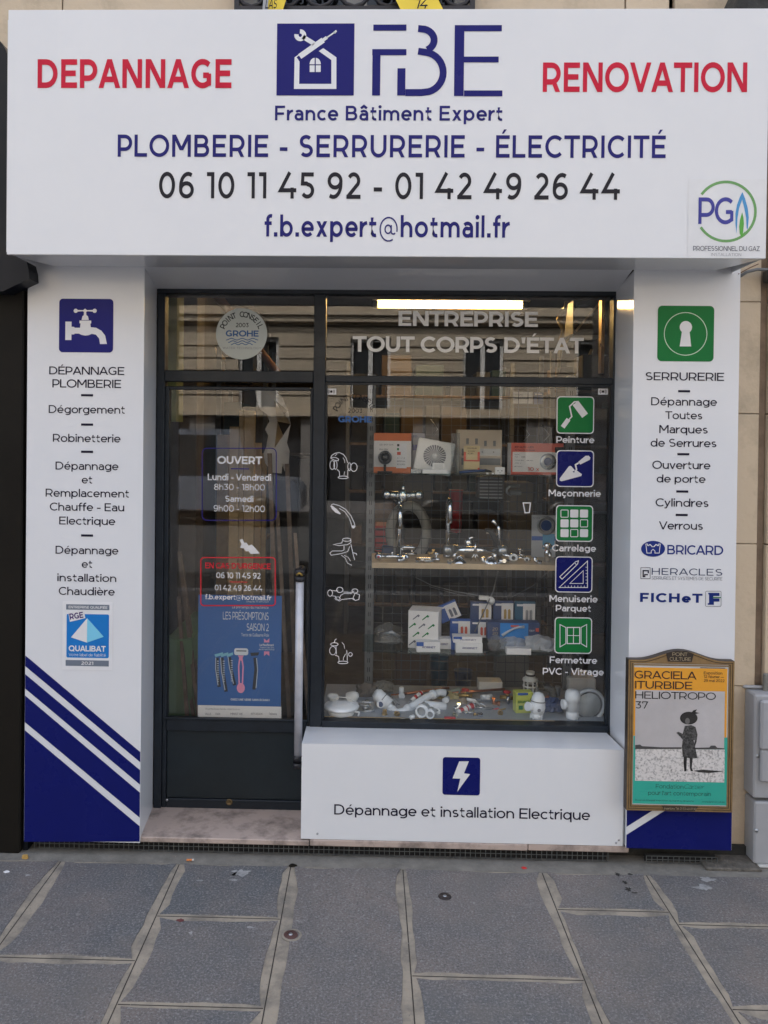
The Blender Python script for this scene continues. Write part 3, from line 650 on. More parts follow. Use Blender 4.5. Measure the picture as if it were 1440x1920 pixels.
def band(name, par, X0, X1, xa, xb, ya0, ya1, yb0, yb1, mat, Y=Tp):   # band between two lines given at photo columns xa, xb
    zz = lambda px, py: P(px, py, 0).z
    MB().quad((X0, Y, zz(xa, ya1)), (X1, Y, zz(xb, yb1)), (X1, Y, zz(xb, yb0)), (X0, Y, zz(xa, ya0))).build(name, mat, par)
for a in ((1229, 1249, 1410, 1429), (1264, 1291, 1444, 1471), (1304, 1354, 1486, 1533), (1369, 1578, 1549, 1578)): band('blue_stripe', lp, X0, X1, 48, 266, a[0], a[1], a[2], a[3], m_navy2)
st = D(Tp).rect(117, 1128, 211, 1256).build('certificate_sticker', M('sticker_white', (.77, .78, .81), .35), lp)
g_ = M('slate_print', pc(105, 115, 130), .4); b_ = M('cyan_print', pc(0, 112, 190), .4); T2 = Tp - .0006
d_ = D(T2); d_.rect(124, 1133.5, 205, 1143.5); d_.rect(123, 1238, 204, 1249); d_.build('grey_bar', g_, st)
d_ = D(T2); d_.box2(d_.rrect(124, 1151, 205, 1234, 3)); d_.build('blue_field', b_, st)
T3 = T2 - .0005
D(T3).poly([(163.5, 1159), (133, 1195), (163, 1205)]).build('pyramid_side', m_whiteprint, st)
D(T3).poly([(163.5, 1159), (163, 1205), (194.5, 1194)]).build('pyramid_side', M('pale_blue_print', pc(120, 195, 225), .4), st)
line('ENTREPRISE QUALIFIÉE', 128, 202, 1136.3, 1141, m_whiteprint, st, T3, .17)
line('QUALIBAT', 128, 199, 1210.5, 1221.5, m_whiteprint, st, T3, .2)
line('Votre label de fiabilité', 128, 199, 1225, 1230.5, m_whiteprint, st, T3, .1)
line('2021', 152, 175, 1240.5, 1246.5, m_whiteprint, st, T3, .17)
D(T3).poly([(128, 1148), (157, 1143), (160, 1159), (131, 1166)]).build('tag_backing', m_whiteprint, st)
D(T3 - .0004).text('RGE', 131, 157, 1148.5, 1160, .2, rot=.16).build('lettering', M('purple_print', pc(60, 30, 100), .4), st)
MB().lathe([(.0, -.004), (.006, -.004), (.006, 0)], P(1341 - 1200, 1586, 0) * 0 + Vector((lx1 - .03, .003, zb_l + .012)), (0, 1, 0), 8).build('screw', m_alu, lp)

# ------------------------------------------------------------------ right pillar
rx0 = P(1181.5, 1050, 0).x; rx1 = P(1380, 1050, 0).x; zb_r = P(1273, 1592, 0).z
rp = thing('clad_pillar', ((rx0 + rx1) / 2, 0, zb_r), 'right white clad pillar listing locksmith services under a green keyhole', 'pillar')
zpr = P(1280, 514, 0).z
MB().box(rx0, rx1, 0, .006, zb_r, max(zp, zpr) + .02).build('face_panel', m_panel, rp)
MB().quad((rx0, .0, zb_r + .002), (rx0, .0, zp), (P(1150, 900, YW).x, YW, zw + .01), (P(1150, 900, YW).x, YW, zb_r)).build('reveal_panel', m_gloss, rp)
MB().box(rx0 + .003, rx1 - .004, .008, YB, zb_r + .003, zb_r + .008).box(rx1 - .004, rx1, .007, YB, zb_r, zp).build('return_panel', m_panel, rp)
ic = D(Tp); ic.box2(ic.rrect(1234, 574, 1337.5, 677, 8)); ic = ic.build('keyhole_icon', m_green, rp)
d_ = D(Tp - .0006); d_.arc(1285.5, 626, 40, 0, 360, 1.4, 48); d_.build('circle_line', M('pale_green_print', pc(190, 215, 190), .4), ic)
d_ = D(Tp - .0006); d_.poly([(1278.5, 622.5)] + el(1286, 613.5, 11.6, 11.6, 130, 410, 20) + [(1293, 622.5), (1296, 649.5), (1274.3, 649.5)]); d_.build('keyhole_shape', m_whiteprint, ic)
RT = [('SERRURERIE', 1212, 1356, 698.5, 713.5, .135), ('Dépannage', 1222, 1343, 745.5, 760.5, .130), ('Toutes', 1248, 1316, 771.5, 786, .130), ('Marques', 1237, 1326, 797.5, 812.5, .130), ('de Serrures', 1221, 1342, 823, 838, .130),
      ('Ouverture', 1224, 1331, 864.5, 879.5, .130), ('de porte', 1232, 1322, 890.5, 905, .130), ('Cylindres', 1230, 1327.5, 935, 950, .130), ('Verrous', 1236, 1317, 978, 993, .130)]
for q in RT: line(*q[:5], m_inktxt, rp, Tp, q[5])
for x, y in ((1271.5, 731.5), (1270, 849.5), (1268, 919.5), (1267, 963.5)): D(Tp).rect(x, y, x + 22.5, y + 4.2).build('dash', m_inktxt, rp)
e_ = D(Tp).poly(el(1224.5, 1029, 22.5, 15, 0, 360, 32)[:-1]).build('castle_badge', M('medium_navy_print', pc(34, 50, 120), .4, spec=.15), rp)
d_ = D(Tp - .0006); d_.stroke([(1213, 1037), (1211, 1020), (1214, 1020), (1214, 1023), (1217, 1023), (1217, 1021), (1220, 1021), (1220, 1023), (1222, 1023), (1222, 1025), (1227, 1025), (1227, 1023), (1229, 1023), (1229, 1021), (1232, 1021), (1232, 1023), (1235, 1023), (1235, 1020), (1238, 1020), (1236, 1037), (1228, 1037), (1228, 1033), (1224.5, 1030), (1221, 1033), (1221, 1037)], 1.2, True); d_.build('castle_line', m_whiteprint, e_)
line('BRICARD', 1252, 1355, 1022.5, 1040, M('medium_navy_print2', pc(34, 50, 120), .4, spec=.15), rp, Tp, .15)
d_ = D(Tp); d_.stroke([(1201.5, 1064.5), (1219, 1064.5), (1219, 1085), (1201.5, 1085)], .9, True); d_.stroke([(1215, 1077.5), (1209, 1077.5), (1209, 1081), (1206, 1081), (1206, 1070), (1215.5, 1070), (1215.5, 1075)], 2.4); d_.build('square_mark', m_inktxt, rp)
line('HERACLES', 1223, 1353, 1066, 1078.5, M('slate_blue_print', pc(48, 60, 92), .4, spec=.15), rp, Tp, .11, track=.08)
line('SERRURES ET SYSTEMES DE SECURITE', 1223, 1353, 1081.5, 1087.5, m_greytxt, rp, Tp, .1)
line('FICHeT', 1201, 1316, 1112.5, 1129.5, M('deep_navy_print', pc(24, 44, 110), .4, spec=.15), rp, Tp, .22, track=.1)
d_ = D(Tp); d_.stroke(d_.rrect(1323, 1108.5, 1352, 1137, 2), .9, True); d_.build('logo_outline', m_greytxt, rp)
d_ = D(Tp); d_.poly([(1328, 1111.5), (1349, 1111.5), (1349, 1117.5), (1337.5, 1117.5), (1337.5, 1122), (1349, 1122), (1349, 1128), (1338.5, 1128), (1338.5, 1134), (1327, 1134), (1327, 1131), (1329.5, 1131), (1329.5, 1114.5), (1328, 1114.5)]); d_.build('logo_letter', M('deep_navy_print2', pc(24, 44, 110), .4, spec=.15), rp)
d_ = D(Tp - .0006); d_.rect(1336, 1119.5, 1352, 1121.3); d_.build('green_bar', m_green, rp)
zz = lambda px, py: P(px, py, 0).z
MB().quad((rx0 + .001, Tp, zb_r), (rx1 - .001, Tp, zb_r), (rx1 - .001, Tp, zz(1373, 1440)), (rx0 + .001, Tp, zz(1174, 1565))).build('blue_stripe', m_navy2, rp)
MB().quad((rx0 + .001, Tp, zz(1174, 1550)), (rx1 - .001, Tp, zz(1373, 1425)), (rx1 - .001, Tp, zz(1373, 1390)), (rx0 + .001, Tp, zz(1174, 1515))).build('blue_stripe', m_navy2, rp)

# ------------------------------------------------------------------ culture poster frame on the right pillar
YF = -.032
pf = thing('poster_frame', P(1276, 1520, YF), 'ornate bronze poster frame with arched top fixed on the right pillar', 'frame')
m_gold = M('bronze_gilt', (.30, .195, .09), .4, .35, var=.2, scale=20); m_dkgold = M('frame_groove', (.03, .02, .015), .5)
xL, xR, zB, _ = R(1176, 1236, 1375, 1521, YF); zT = P(1276, 1238, YF).z; zC = P(1276, 1220, YF).z
xm = (xL + xR) / 2; hw = (xR - xL) / 2
def arch(inset, n=20):
    out = [(xL + inset, zB + inset), (xR - inset, zB + inset)]
    for k in range(n + 1):
        u = 1 - 2 * k / n; out.append((xm + u * (hw - inset), zT - inset * 1.0 + (zC - zT) * (.5 + .5 * math.cos(math.pi * min(1, abs(u) * 1.25))) * (1 if inset < .012 else .0)))
    return out
MB().prism(arch(0), YF, -.001).build('backboard', m_dkgold, pf)
for k, ins in enumerate((.0012, .0095, .0175)):
    a, b = arch(ins), arch(ins + .0052)
    m_ = MB(); n = len(a)
    for i in range(n):
        j = (i + 1) % n; y_ = YF - .004 + k * .001
        m_.quad((a[i][0], y_, a[i][1]), (a[j][0], y_, a[j][1]), (b[j][0], y_, b[j][1]), (b[i][0], y_, b[i][1]))
        m_.quad((a[i][0], YF, a[i][1]), (a[j][0], YF, a[j][1]), (a[j][0], y_, a[j][1]), (a[i][0], y_, a[i][1]))
        m_.quad((b[i][0], y_, b[i][1]), (b[j][0], y_, b[j][1]), (b[j][0], YF, b[j][1]), (b[i][0], YF, b[i][1]))
    m_.build('moulding', m_gold, pf)
d_ = D(YF - .0055); d_.poly([(1249, 1225), (1263, 1221), (1287, 1221), (1301, 1226), (1297, 1241.5), (1252, 1240.5)]); hp = d_.build('name_plaque', m_dkgold, pf)
m_plq = M('pale_gold_print', (.42, .34, .22), .5)
d_ = D(YF - .0062); d_.text('POINT', 1261, 1289, 1223.5, 1230, .11); d_.text('CULTURE', 1256, 1295, 1232.5, 1239, .11); d_.build('lettering', m_plq, hp)
d_ = D(YF - .0055); d_.poly([(1241, 1511), (1309, 1512.5), (1303, 1521), (1247, 1520)]); hp = d_.build('lower_plaque', m_dkgold, pf)
d_ = D(YF - .0062); d_.text('Insertions Tél. 01 53 40 01 99', 1246, 1305, 1514, 1518.5, .12); d_.build('lettering', m_plq, hp)
po = D(YF - .0006).rect(1186, 1243, 1364, 1510)
po = po.build('exhibition_poster', M('poster_white', (.62, .62, .62), .4), label=None)
props(po, 'orange and teal exhibition poster with a greyscale beach picture, held in the bronze frame', 'poster')
Y1 = YF - .0011; Y2 = Y1 - .0005; Y3 = Y2 - .0005; Y4 = Y3 - .0004
m_or = M('orange_print', (.88, .40, .03), .4, var=.03); m_te = M('teal_print', (.03, .44, .34), .4, var=.03)
D(Y1).rect(1187, 1252.5, 1363, 1381).build('orange_field', m_or, po)
D(Y1).rect(1187, 1381.2, 1363, 1508.5).build('teal_field', m_te, po)
D(Y2).rect(1191, 1295, 1358.5, 1404).build('picture_sky', M('grey_sky_print', (.56, .54, .55), .45, var=.12, scale=4), po)
D(Y2).rect(1191, 1404.2, 1358.5, 1465.5).build('picture_sand', M('grey_sand_print', (.60, .58, .57), .5, var=.3, scale=110, col2=(.12, .12, .12), amt=.40), po)
d_ = D(Y3); d_.poly([(1191, 1397), (1200, 1396), (1204, 1399), (1240, 1401), (1278, 1401), (1278, 1404.6), (1191, 1404.6)]); d_.poly([(1300, 1402), (1330, 1401.5), (1333, 1398), (1341, 1398), (1345, 1402), (1358, 1403), (1358, 1405), (1300, 1405)]); d_.build('far_shore', M('dark_grey_print', (.07, .07, .07), .5), po)
pk = M('soft_black_print', (.018, .017, .017), .5); pm_ = M('patterned_grey_print', (.13, .13, .13), .5, scale=160, col2=(.02, .02, .02), amt=.55); pw = M('light_grey_fig_print', (.45, .44, .43), .5)
d_ = D(Y3); d_.poly([(1282, 1419), (1284, 1421), (1286, 1443), (1287, 1446), (1290, 1446), (1283, 1446.5), (1281.6, 1430)]); d_.poly([(1293, 1420), (1299, 1420), (1297, 1440), (1300, 1446), (1295, 1446), (1293.5, 1440)]); d_.poly([(1283, 1418), (1288, 1419), (1287, 1444), (1284, 1445)])
d_.poly([(1300, 1445), (1318, 1443), (1358, 1446.5), (1330, 1449.5), (1310, 1448)]); d_.build('figure_legs_and_shadow', pk, po)
D(Y3).poly([(1280, 1387), (1300, 1386), (1308, 1421.5), (1294, 1422), (1280, 1419.5), (1278.5, 1400)]).build('figure_skirt', pm_, po)
D(Y4).poly([(1284, 1361), (1296, 1359.5), (1304, 1363), (1308, 1377), (1306, 1391), (1303, 1400), (1300.5, 1399), (1303, 1388), (1300, 1387.5), (1281, 1388.5), (1275, 1381), (1268, 1374), (1272, 1372), (1280, 1376)]).build('figure_blouse', pm_, po)
d_ = D(Y4 - .0004); d_.poly(el(1291.5, 1346.5, 16.5, 12, 0, 360, 24)[:-1]); d_.poly([(1296, 1337), (1300, 1332), (1307, 1330), (1304, 1335), (1312, 1337), (1303, 1339)]); d_.build('figure_hat', pk, po)
D(Y4 - .0008).poly(el(1289, 1352, 4.4, 6, 0, 360, 14)[:-1]).build('figure_face', M('mid_grey_print', (.16, .155, .15), .5), po)
m_pt = M('maroon_print', (.03, .012, .012), .45)
for t_, a, b, c, e in (('GRACIELA', 1190.5, 1305, 1258.5, 1273), ('ITURBIDE', 1191.5, 1297, 1277.5, 1291.5)): line(t_, a, b, c, e, m_pt, po, Y4, .13)
for t_, a, b, c, e in (('HELIOTROPO', 1192, 1341, 1297.5, 1311), ('37', 1192, 1215, 1315, 1328.5)): line(t_, a, b, c, e, pk, po, Y4, .12)
for t_, a, b, c, e in (('Exposition', 1320, 1354, 1259.5, 1264.5), ('12 février —', 1320, 1357, 1266.5, 1271.5), ('29 mai 2022', 1320, 1358, 1273.7, 1278.7)): line(t_, a, b, c, e, m_pt, po, Y4, .12)
D(Y4).rect(1313, 1251.8, 1360, 1253).build('rule', pk, po)
m_dg = M('dark_teal_print', (.012, .10, .085), .5)
line('Fondation', 1230, 1281, 1470.5, 1478.5, m_dg, po, Y2, .10); line('Cartier', 1282, 1319, 1471, 1479, m_dg, po, Y2, .07, italic=.3); line("pour l'art contemporain", 1216, 1332, 1483.5, 1491.5, m_dg, po, Y2, .10)
D(Y2).text('Boulevard Raspail, exposition du mardi au dimanche', 1192, 1300, 1499.5, 1502.5, .1).build('small_print', m_dg, po)
D(Y2).text('accompagnement culturel', 1316, 1358, 1502, 1505, .1).build('small_print', m_dg, po)
zg_ = P(1276, 1243, YF).z + .002; MB().quad((xL + .02, YF - .0036, zB + .02), (xR - .02, YF - .0036, zB + .02), (xR - .02, YF - .0036, zg_), (xL + .02, YF - .0036, zg_)).build('glazing', glassmat('frame_glazing', (.99, .99, .99)), pf)

# ------------------------------------------------------------------ white box under the window
YP = .02
a, b, c, e = P(564, 1573, YP), P(1169, 1586, YP), P(1169, 1408, YP), P(566, 1392, YP)
f1, f2 = P(1140, 1371, YW), P(578, 1363, YW)
bx0, bx1 = P(565, 1480, YP).x, min(P(1169, 1490, YP).x, rx0 - .003); zlo = (a.z + b.z) / 2; zhi = (c.z + e.z) / 2; zbk = (f1.z + f2.z) / 2
pl = thing('window_box', ((bx0 + bx1) / 2, YP, zlo), 'low white clad box with lightning icon under the display window', 'box')
MB().quad((bx0, YP, zlo), (bx1, YP, zlo), (bx1, YP, zhi), (bx0, YP, zhi)).quad((bx0, YP, zlo), (bx0, YP, zhi), (bx0, YW + .02, zbk), (bx0, YW + .02, zlo)).build('front_panel', m_plinthm, pl)
MB().quad((bx0, YP, zhi), (bx1, YP, zhi), (bx1 - .0, YW - .003, zbk), (bx0, YW - .003, zbk)).build('top_panel', m_plinthm, pl)
MB().box(bx1 - .001, bx1 + .0035, YP - .001, YW, zlo, zbk - .01).build('edge_trim', m_alu, pl)
Tb = YP - .0012
ic = D(Tb); ic.box2(ic.rrect(830, 1420, 900, 1491, 5)); ic = ic.build('lightning_icon', m_navy2, pl)
D(Tb - .0006).poly([(861, 1427.5), (879, 1427.5), (870, 1450), (881.5, 1451.5), (857.5, 1484.5), (863, 1460), (848.5, 1459.5)]).build('bolt_shape', m_whiteprint, ic)
line('Dépannage et installation Electrique', 626, 1105, 1513, 1532.5, m_inktxt, pl, Tb, .128)
for px, py in ((595, 1563), (1160, 1575), (1155, 1580)): MB().lathe([(0, -.002), (.004, -.002), (.0045, 0)], P(px, py, YP), (0, 1, 0), 8).build('screw', m_alu, pl)

# ------------------------------------------------------------------ sills, step and grille under everything
zst = P(700, 1580, .03).z
zsl0 = P(900, 1592, YP).z
stp = thing('stone_sill', (0, .1, 0), 'worn pink marble doorstep and sill course under the shopfront', 'sill')
xs_ = [P(262, 1560, .02).x - .1, P(580, 1580, .02).x, P(990, 1585, .02).x, rx0 + .02]
for k in range(3):
    zt_s = P(430, 1573, .015).z if k == 0 else zlo - .002
    q = MB().box(xs_[k] + .0015, xs_[k + 1] - .0015, .015 + k * .003, YW + .12, zt_s - .022 - (0.004 if k else 0), zt_s, .003); q.build('sill_slab', m_marble, stp)
MB().box(-1.3, 1.75, .10, .30, 0, zlo - .03).build('base_course', M('dark_grimy_base', (.03, .03, .028), .9, var=.3, scale=12, bump=.3), stp)
for nm, xa, xb, za, zb2, lab in (('vent_grille', P(65, 1590, .04).x, P(1140, 1600, .04).x, .004, zlo - .032, 'long rusty wire mesh vent along the foot of the shopfront'), ('vent_grille', P(1212, 1600, .04).x, P(1345, 1600, .04).x, .002, .03, 'short mesh vent at the foot of the right pillar')):
    gr = thing(nm, ((xa + xb) / 2, .04, 0), lab, 'grille'); m_ = MB(); n = int((xb - xa) / .0205)
    for k in range(n + 1): x = xa + (xb - xa) * k / n; m_.box(x - .0012, x + .0012, .038, .0405, za, zb2)
    m_.build('wire_upright', m_grate, gr, kind='stuff'); m_ = MB(); nr = max(2, int((zb2 - za) / .019))
    for k in range(nr + 1): z = za + (zb2 - za) * k / nr; m_.box(xa, xb, .0407, .043, z - .0012, z + .0012)
    m_.build('wire_crosswise', m_grate, gr, kind='stuff')
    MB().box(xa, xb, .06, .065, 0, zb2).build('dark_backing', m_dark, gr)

# ------------------------------------------------------------------ shopfront frames and door
sf = thing('shopfront', (0, YW, zst), 'blue-black painted shopfront frame with glazed transoms and display window', 'shopfront')
def fr(name, px0, py0, px1, py1, y0, y1, mat=m_frame, par=sf, bev=.002):
    a, b, c, e = R(px0, py0, px1, py1, y0); return MB().box(a, b, y0, y1, c, e, bev).build(name, mat, par)
Y0, Y1_ = YW, YW + .06
xFl, xFr = P(304, 1030, YW).x, P(1151, 950, YW).x
xMl, xMr = P(587, 950, YW).x, P(607.5, 950, YW).x
zH1 = P(720, 543, YW).z; zTt = P(720, 552, YW).z; zTb0 = P(720, 702, YW).z; zTb1 = P(720, 719, YW).z; zDb = P(440, 1521, YW).z; zSb = P(870, 1368, YW).z; zSt = P(870, 1356, YW).z
def fb(name, x0, x1, z0, z1, y0=Y0, y1=Y1_, mat=m_frame, par=sf, bev=.0025): return MB().box(x0, x1, y0, y1, z0, z1, bev).build(name, mat, par)
fb('head_rail', xFl - .03, xFr + .02, zTt, zH1 + .04, YW - .004)
fb('jamb', xFl - .03, xFl + .004, zDb - .05, zTt - .001); fb('jamb', xFr - .012, xFr + .02, zSb, zTt - .001)
fb('mullion', xMl - .004, xMr, zDb - .02, zTt - .001, YW - .008)
fb('transom_rail', xFl + .005, xMl - .005, zTb1 + .001, zTb0 + .010, YW - .002); fb('transom_rail', xMr + .001, xFr - .013, zTb1 + .004, zTb0 - .006, YW - .002)
fb('window_bottom_rail', xMr + .001, xFr - .013, zSb - .01, zSt, YW - .012)
# beads round the big pane
bd = MB()
bd.box(xMr + .001, xMr + .009, YW + .006, YW + .03, zSt, zTb1).box(xFr - .021, xFr - .013, YW + .006, YW + .03, zSt, zTb1).box(xMr + .01, xFr - .022, YW + .006, YW + .03, zTb1 - .006, zTb1 + .003)
bd.build('glazing_bead', m_frame, sf)
YG = YW + .022
def pane(x0, x1, z0, z1, par, Y=YG): return MB().box(x0, x1, Y, Y + .005, z0, z1).build('pane', m_glass, par)
pane(xFl + .004, xMl - .004, zTb0 + .01, zTt, sf); pane(xMr, xFr - .012, zTb0 - .006, zTt, sf); pn = pane(xMr, xFr - .012, zSt, zTb1 + .004, sf)
# door
dr = thing('shop_door', ((xFl + xMl) / 2, YW + .01, zDb), 'glazed blue-black shop door with solid lower panel and grey pull bar', 'door')
dx0, dx1 = xFl + .005, xMl - .005; YD = YW + .008
zDt = P(440, 725, YD).z; zGb = P(440, 1350, YD).z
fb('stile', dx0, dx0 + .018, zDb, zDt, YD, YD + .045, par=dr); fb('stile', dx1 - .012, dx1, zDb, zDt, YD, YD + .045, par=dr)
fb('top_rail', dx0 + .019, dx1 - .013, zDt - .014, zDt, YD, YD + .045, par=dr)
zr = P(440, 1372, YD).z
fb('lock_rail', dx0 + .019, dx1 - .013, zr, zGb, YD - .004, YD + .045, par=dr); fb('bead_rail', dx0 + .010, dx1 - .008, zGb + .0, zGb + .008, YD - .010, YD - .001, par=dr)
zk = P(440, 1500, YD).z
fb('kick_panel', dx0 + .019, dx1 - .013, zk + .001, zr - .001, YD + .008, YD + .045, m_frame2, dr)
fb('bottom_rail', dx0 + .019, dx1 - .013, zDb, zk, YD, YD + .045, par=dr)
pane(dx0 + .018, dx1 - .012, zGb + .0, zDt - .014, dr, YD + .018)
MB().lathe([(0, -.001), (.007, -.001), (.010, -.004), (.013, -.004), (.015, 0)], P(430, 1504, YD), (0, 1, 0), 16).build('floor_lock', M('old_brass', (.14, .10, .05), .5, .6), dr)
h = P(565, 1090, .19); hb = P(556, 1416, .19); hx = (h.x + hb.x) / 2
pb = MB().tube([(hx, .19, hb.z), (hx, .19, h.z)], .0172, 16).build('pull_bar', m_handle, dr)
for z, dz in ((h.z, 1), (hb.z, -1)):
    m_ = MB().tube([(hx, .19, z), (hx, .19, z + dz * .022)], .0205, 14).tube([(hx, .19, z + dz * .03), (hx, .19, z + dz * .052)], .022, 14).tube([(hx, .19, z + dz * .038), (hx + .002, YD, z + dz * .04)], .015, 10)
    m_.build('bar_bracket', m_iron, pb)
MB().tube([(hx - .012, .172, h.z + .03), (hx, .165, h.z + .04), (hx + .012, .172, h.z + .028)], .005, 6).build('worn_brass', M('worn_brass', (.45, .30, .08), .4, .7), pb)
for px, py in ((313, 1500), (576, 1462), (574, 1507)): MB().lathe([(0, -.003), (.005, -.003), (.006, 0)], P(px, py, YD), (0, 1, 0), 8).build('screw', m_alu, dr)
th = MB().box(xFl + .0, xMl + .0, YW - .075, YW + .05, zDb - .018, zDb - .003, .003).build('door_threshold', m_alu)
props(th, 'worn aluminium threshold strip between the door and the marble step', 'threshold')

# ================================================================== WINDOW LETTERING (vinyl on the outside of the glass)
YV = YG - .0012; YV2 = YV - .0006
line('ENTREPRISE', 748, 1007, 584, 612, m_frost, sf, YV, .2)
line("TOUT CORPS D'ÉTAT", 662, 1092, 632, 661, m_frost, sf, YV, .2)
cs = D(YV).circle(453, 626, 48, 48).build('round_sticker', m_pale, sf)
D(YV2).arctext('POINT CONSEIL', 453, 628, 33.5, -66, 66, 10.5, .16).build('lettering', m_blackvinyl, cs)
line('2003', 442, 466, 605.5, 613.5, m_blackvinyl, cs, YV2, .15)
line('GROHE', 423, 485, 619.5, 631, m_grohe, cs, YV2, .2)
def wave(y, x0, x1): return [(x0 + (x1 - x0) * k / 24, y - 1.6 * math.cos(k / 24 * 3 * 6.283 + 3.1)) for k in range(25)]
D(YV2).stroke(wave(636, 424, 484), 1.5).stroke(wave(640.5, 428, 480), 1.5).stroke(wave(645, 433, 474), 1.4).build('wave_mark', m_grohe, cs)
line('WATER TECHNOLOGY', 417, 490, 650.5, 654.5, m_greytxt, cs, YV2, .1, track=.1)
D(YV).arctext('POINT CONSEIL', 665, 782, 33.5, -66, 62, 10.5, .13).build('arched_lettering', m_blackvinyl, sf)
line('2003', 653, 679, 766, 774, m_blackvinyl, sf, YV, .13); line('GROHE', 634, 697, 780, 792, m_grohe, sf, YV, .22)
for x in (612, 1121.5):
    al = D(YV).rect(x, 728.5, x + 18.5, 740).build('alarm_sticker', m_whiteprint, sf); q = D(YV2).circle(x + 9.2, 734.2, 2.4, 14)
    for s_ in (-1, 1):
        for k in (1, 2): q.arc(x + 9.2, 734.2, 2.2 + 1.9 * k, -38 + (180 if s_ < 0 else 0), 38 + (180 if s_ < 0 else 0), .9, 6)
    q.build('alarm_mark', m_blackvinyl, al)
def icon(x0, y0, x1, y1, mat):
    q = D(YV); q.box2(q.rrect(x0, y0, x1, y1, 7)); o = q.build('trade_icon', m_whiteprint, sf)
    q = D(YV2); q.box2(q.rrect(x0 + 1.8, y0 + 1.8, x1 - 1.8, y1 - 1.8, 6)); q.build('icon_field', mat, o); return o
YV3 = YV2 - .0006
i1 = icon(1044, 743.5, 1113.5, 813, m_green)
q = D(YV3); q.stroke([(1079, 755.5), (1097, 779.5)], 13.5); q.build('roller', m_whiteprint, i1)
q = D(YV3 - .0003); q.stroke([(1084, 753), (1077, 753.5), (1068, 762), (1072, 781), (1063, 791)], 2.6); q.build('roller_wire', m_whiteprint, i1)
D(YV3).stroke([(1066, 786), (1055, 801)], 8.5).build('roller_grip', m_whiteprint, i1)
i2 = icon(1043.5, 844.5, 1113, 913, m_navyvinyl if 0 else m_navy2)
D(YV3).poly([(1066.5, 874.5), (1069, 873.5), (1071.5, 874.5), (1078, 882), (1073.5, 884.5), (1076, 886), (1082, 882.5), (1091, 889), (1090, 892.5), (1053, 902.5), (1049.5, 901), (1049.5, 897)]).build('trowel_blade', m_whiteprint, i2)
D(YV3 - .0003).stroke([(1078, 885), (1081, 880), (1079, 871.5), (1085, 868)], 3).build('trowel_neck', m_whiteprint, i2)
D(YV3).poly([(1084, 866), (1098, 854.5), (1104, 854.5), (1107, 858), (1106, 862), (1088, 871)]).build('trowel_grip', m_whiteprint, i2)
i3 = icon(1042.5, 947.5, 1111.5, 1015.5, m_green)
for r_, y in enumerate((963, 981.3, 999.6)):
    for c_, x in enumerate((1058.5, 1076.7, 1095)):
        q = D(YV3)
        if (r_, c_) in ((0, 0), (1, 2), (2, 1)): q.stroke(q.rrect(x - 6.8, y - 6.8, x + 6.8, y + 6.8, 1.5), 1.5, True)
        else: q.box2(q.rrect(x - 7.5, y - 7.5, x + 7.5, y + 7.5, 2))
        q.build('tile_mark', m_whiteprint, i3)
i4 = icon(1041.5, 1043.5, 1110.5, 1111, m_navy2)
D(YV3).stroke([(1048.5, 1101.5), (1101.5, 1101.5), (1101.5, 1052)], 1.5, True).build('set_square', m_whiteprint, i4)
q = D(YV3); q.stroke([(1068.5, 1094), (1093.5, 1094), (1093.5, 1070)], 1.3, True); [q.rect(1059 + k * 6, 1098, 1060 + k * 6, 1101) for k in range(7)]; [q.rect(1098, 1063 + k * 6, 1101, 1064 + k * 6) for k in range(6)]; q.build('ruler_ticks', m_whiteprint, i4)
D(YV3 - .0002).stroke([(1049.5, 1081.5), (1079, 1053.5), (1084.5, 1051.5), (1083, 1057.5), (1054, 1086)], 1.5, True).stroke([(1076.5, 1055), (1081.5, 1059)], 1.3).build('pencil_mark', m_whiteprint, i4)
i5 = icon(1040, 1157.5, 1109.5, 1225.5, m_green)
q = D(YV3); q.stroke([(1063.5, 1176.5), (1087, 1176.5), (1087, 1206.7), (1063.5, 1206.7)], 1.8, True); q.rect(1074.6, 1177.3, 1076, 1206); q.build('window_mark', m_whiteprint, i5)
q = D(YV3 - .0002); q.rect(1064, 1191, 1086.5, 1192.3); q.build('window_bar', m_whiteprint, i5)
D(YV3).stroke([(1050, 1171), (1061, 1176.5), (1061, 1206.7), (1050, 1213)], 1.4, True).build('shutter_mark', m_whiteprint, i5)
D(YV3).stroke([(1100, 1171), (1089.5, 1176.5), (1089.5, 1206.7), (1100, 1213)], 1.4, True).build('shutter_mark', m_whiteprint, i5)
for t_, a, b, c, e in (('Peinture', 1043.5, 1114, 818.5, 830.5), ('Maçonnerie', 1029, 1126, 918.5, 931), ('Carrelage', 1035.5, 1117, 1021.5, 1034), ('Menuiserie', 1030.5, 1120, 1116.5, 1129), ('Parquet', 1042.5, 1107.5, 1134.5, 1146.5), ('Fermeture', 1031, 1119, 1231.5, 1244), ('PVC - Vitrage', 1018, 1131.5, 1253, 1265.5)):
    line(t_, a, b, c, e, m_whiteprint, sf, YV, .165)
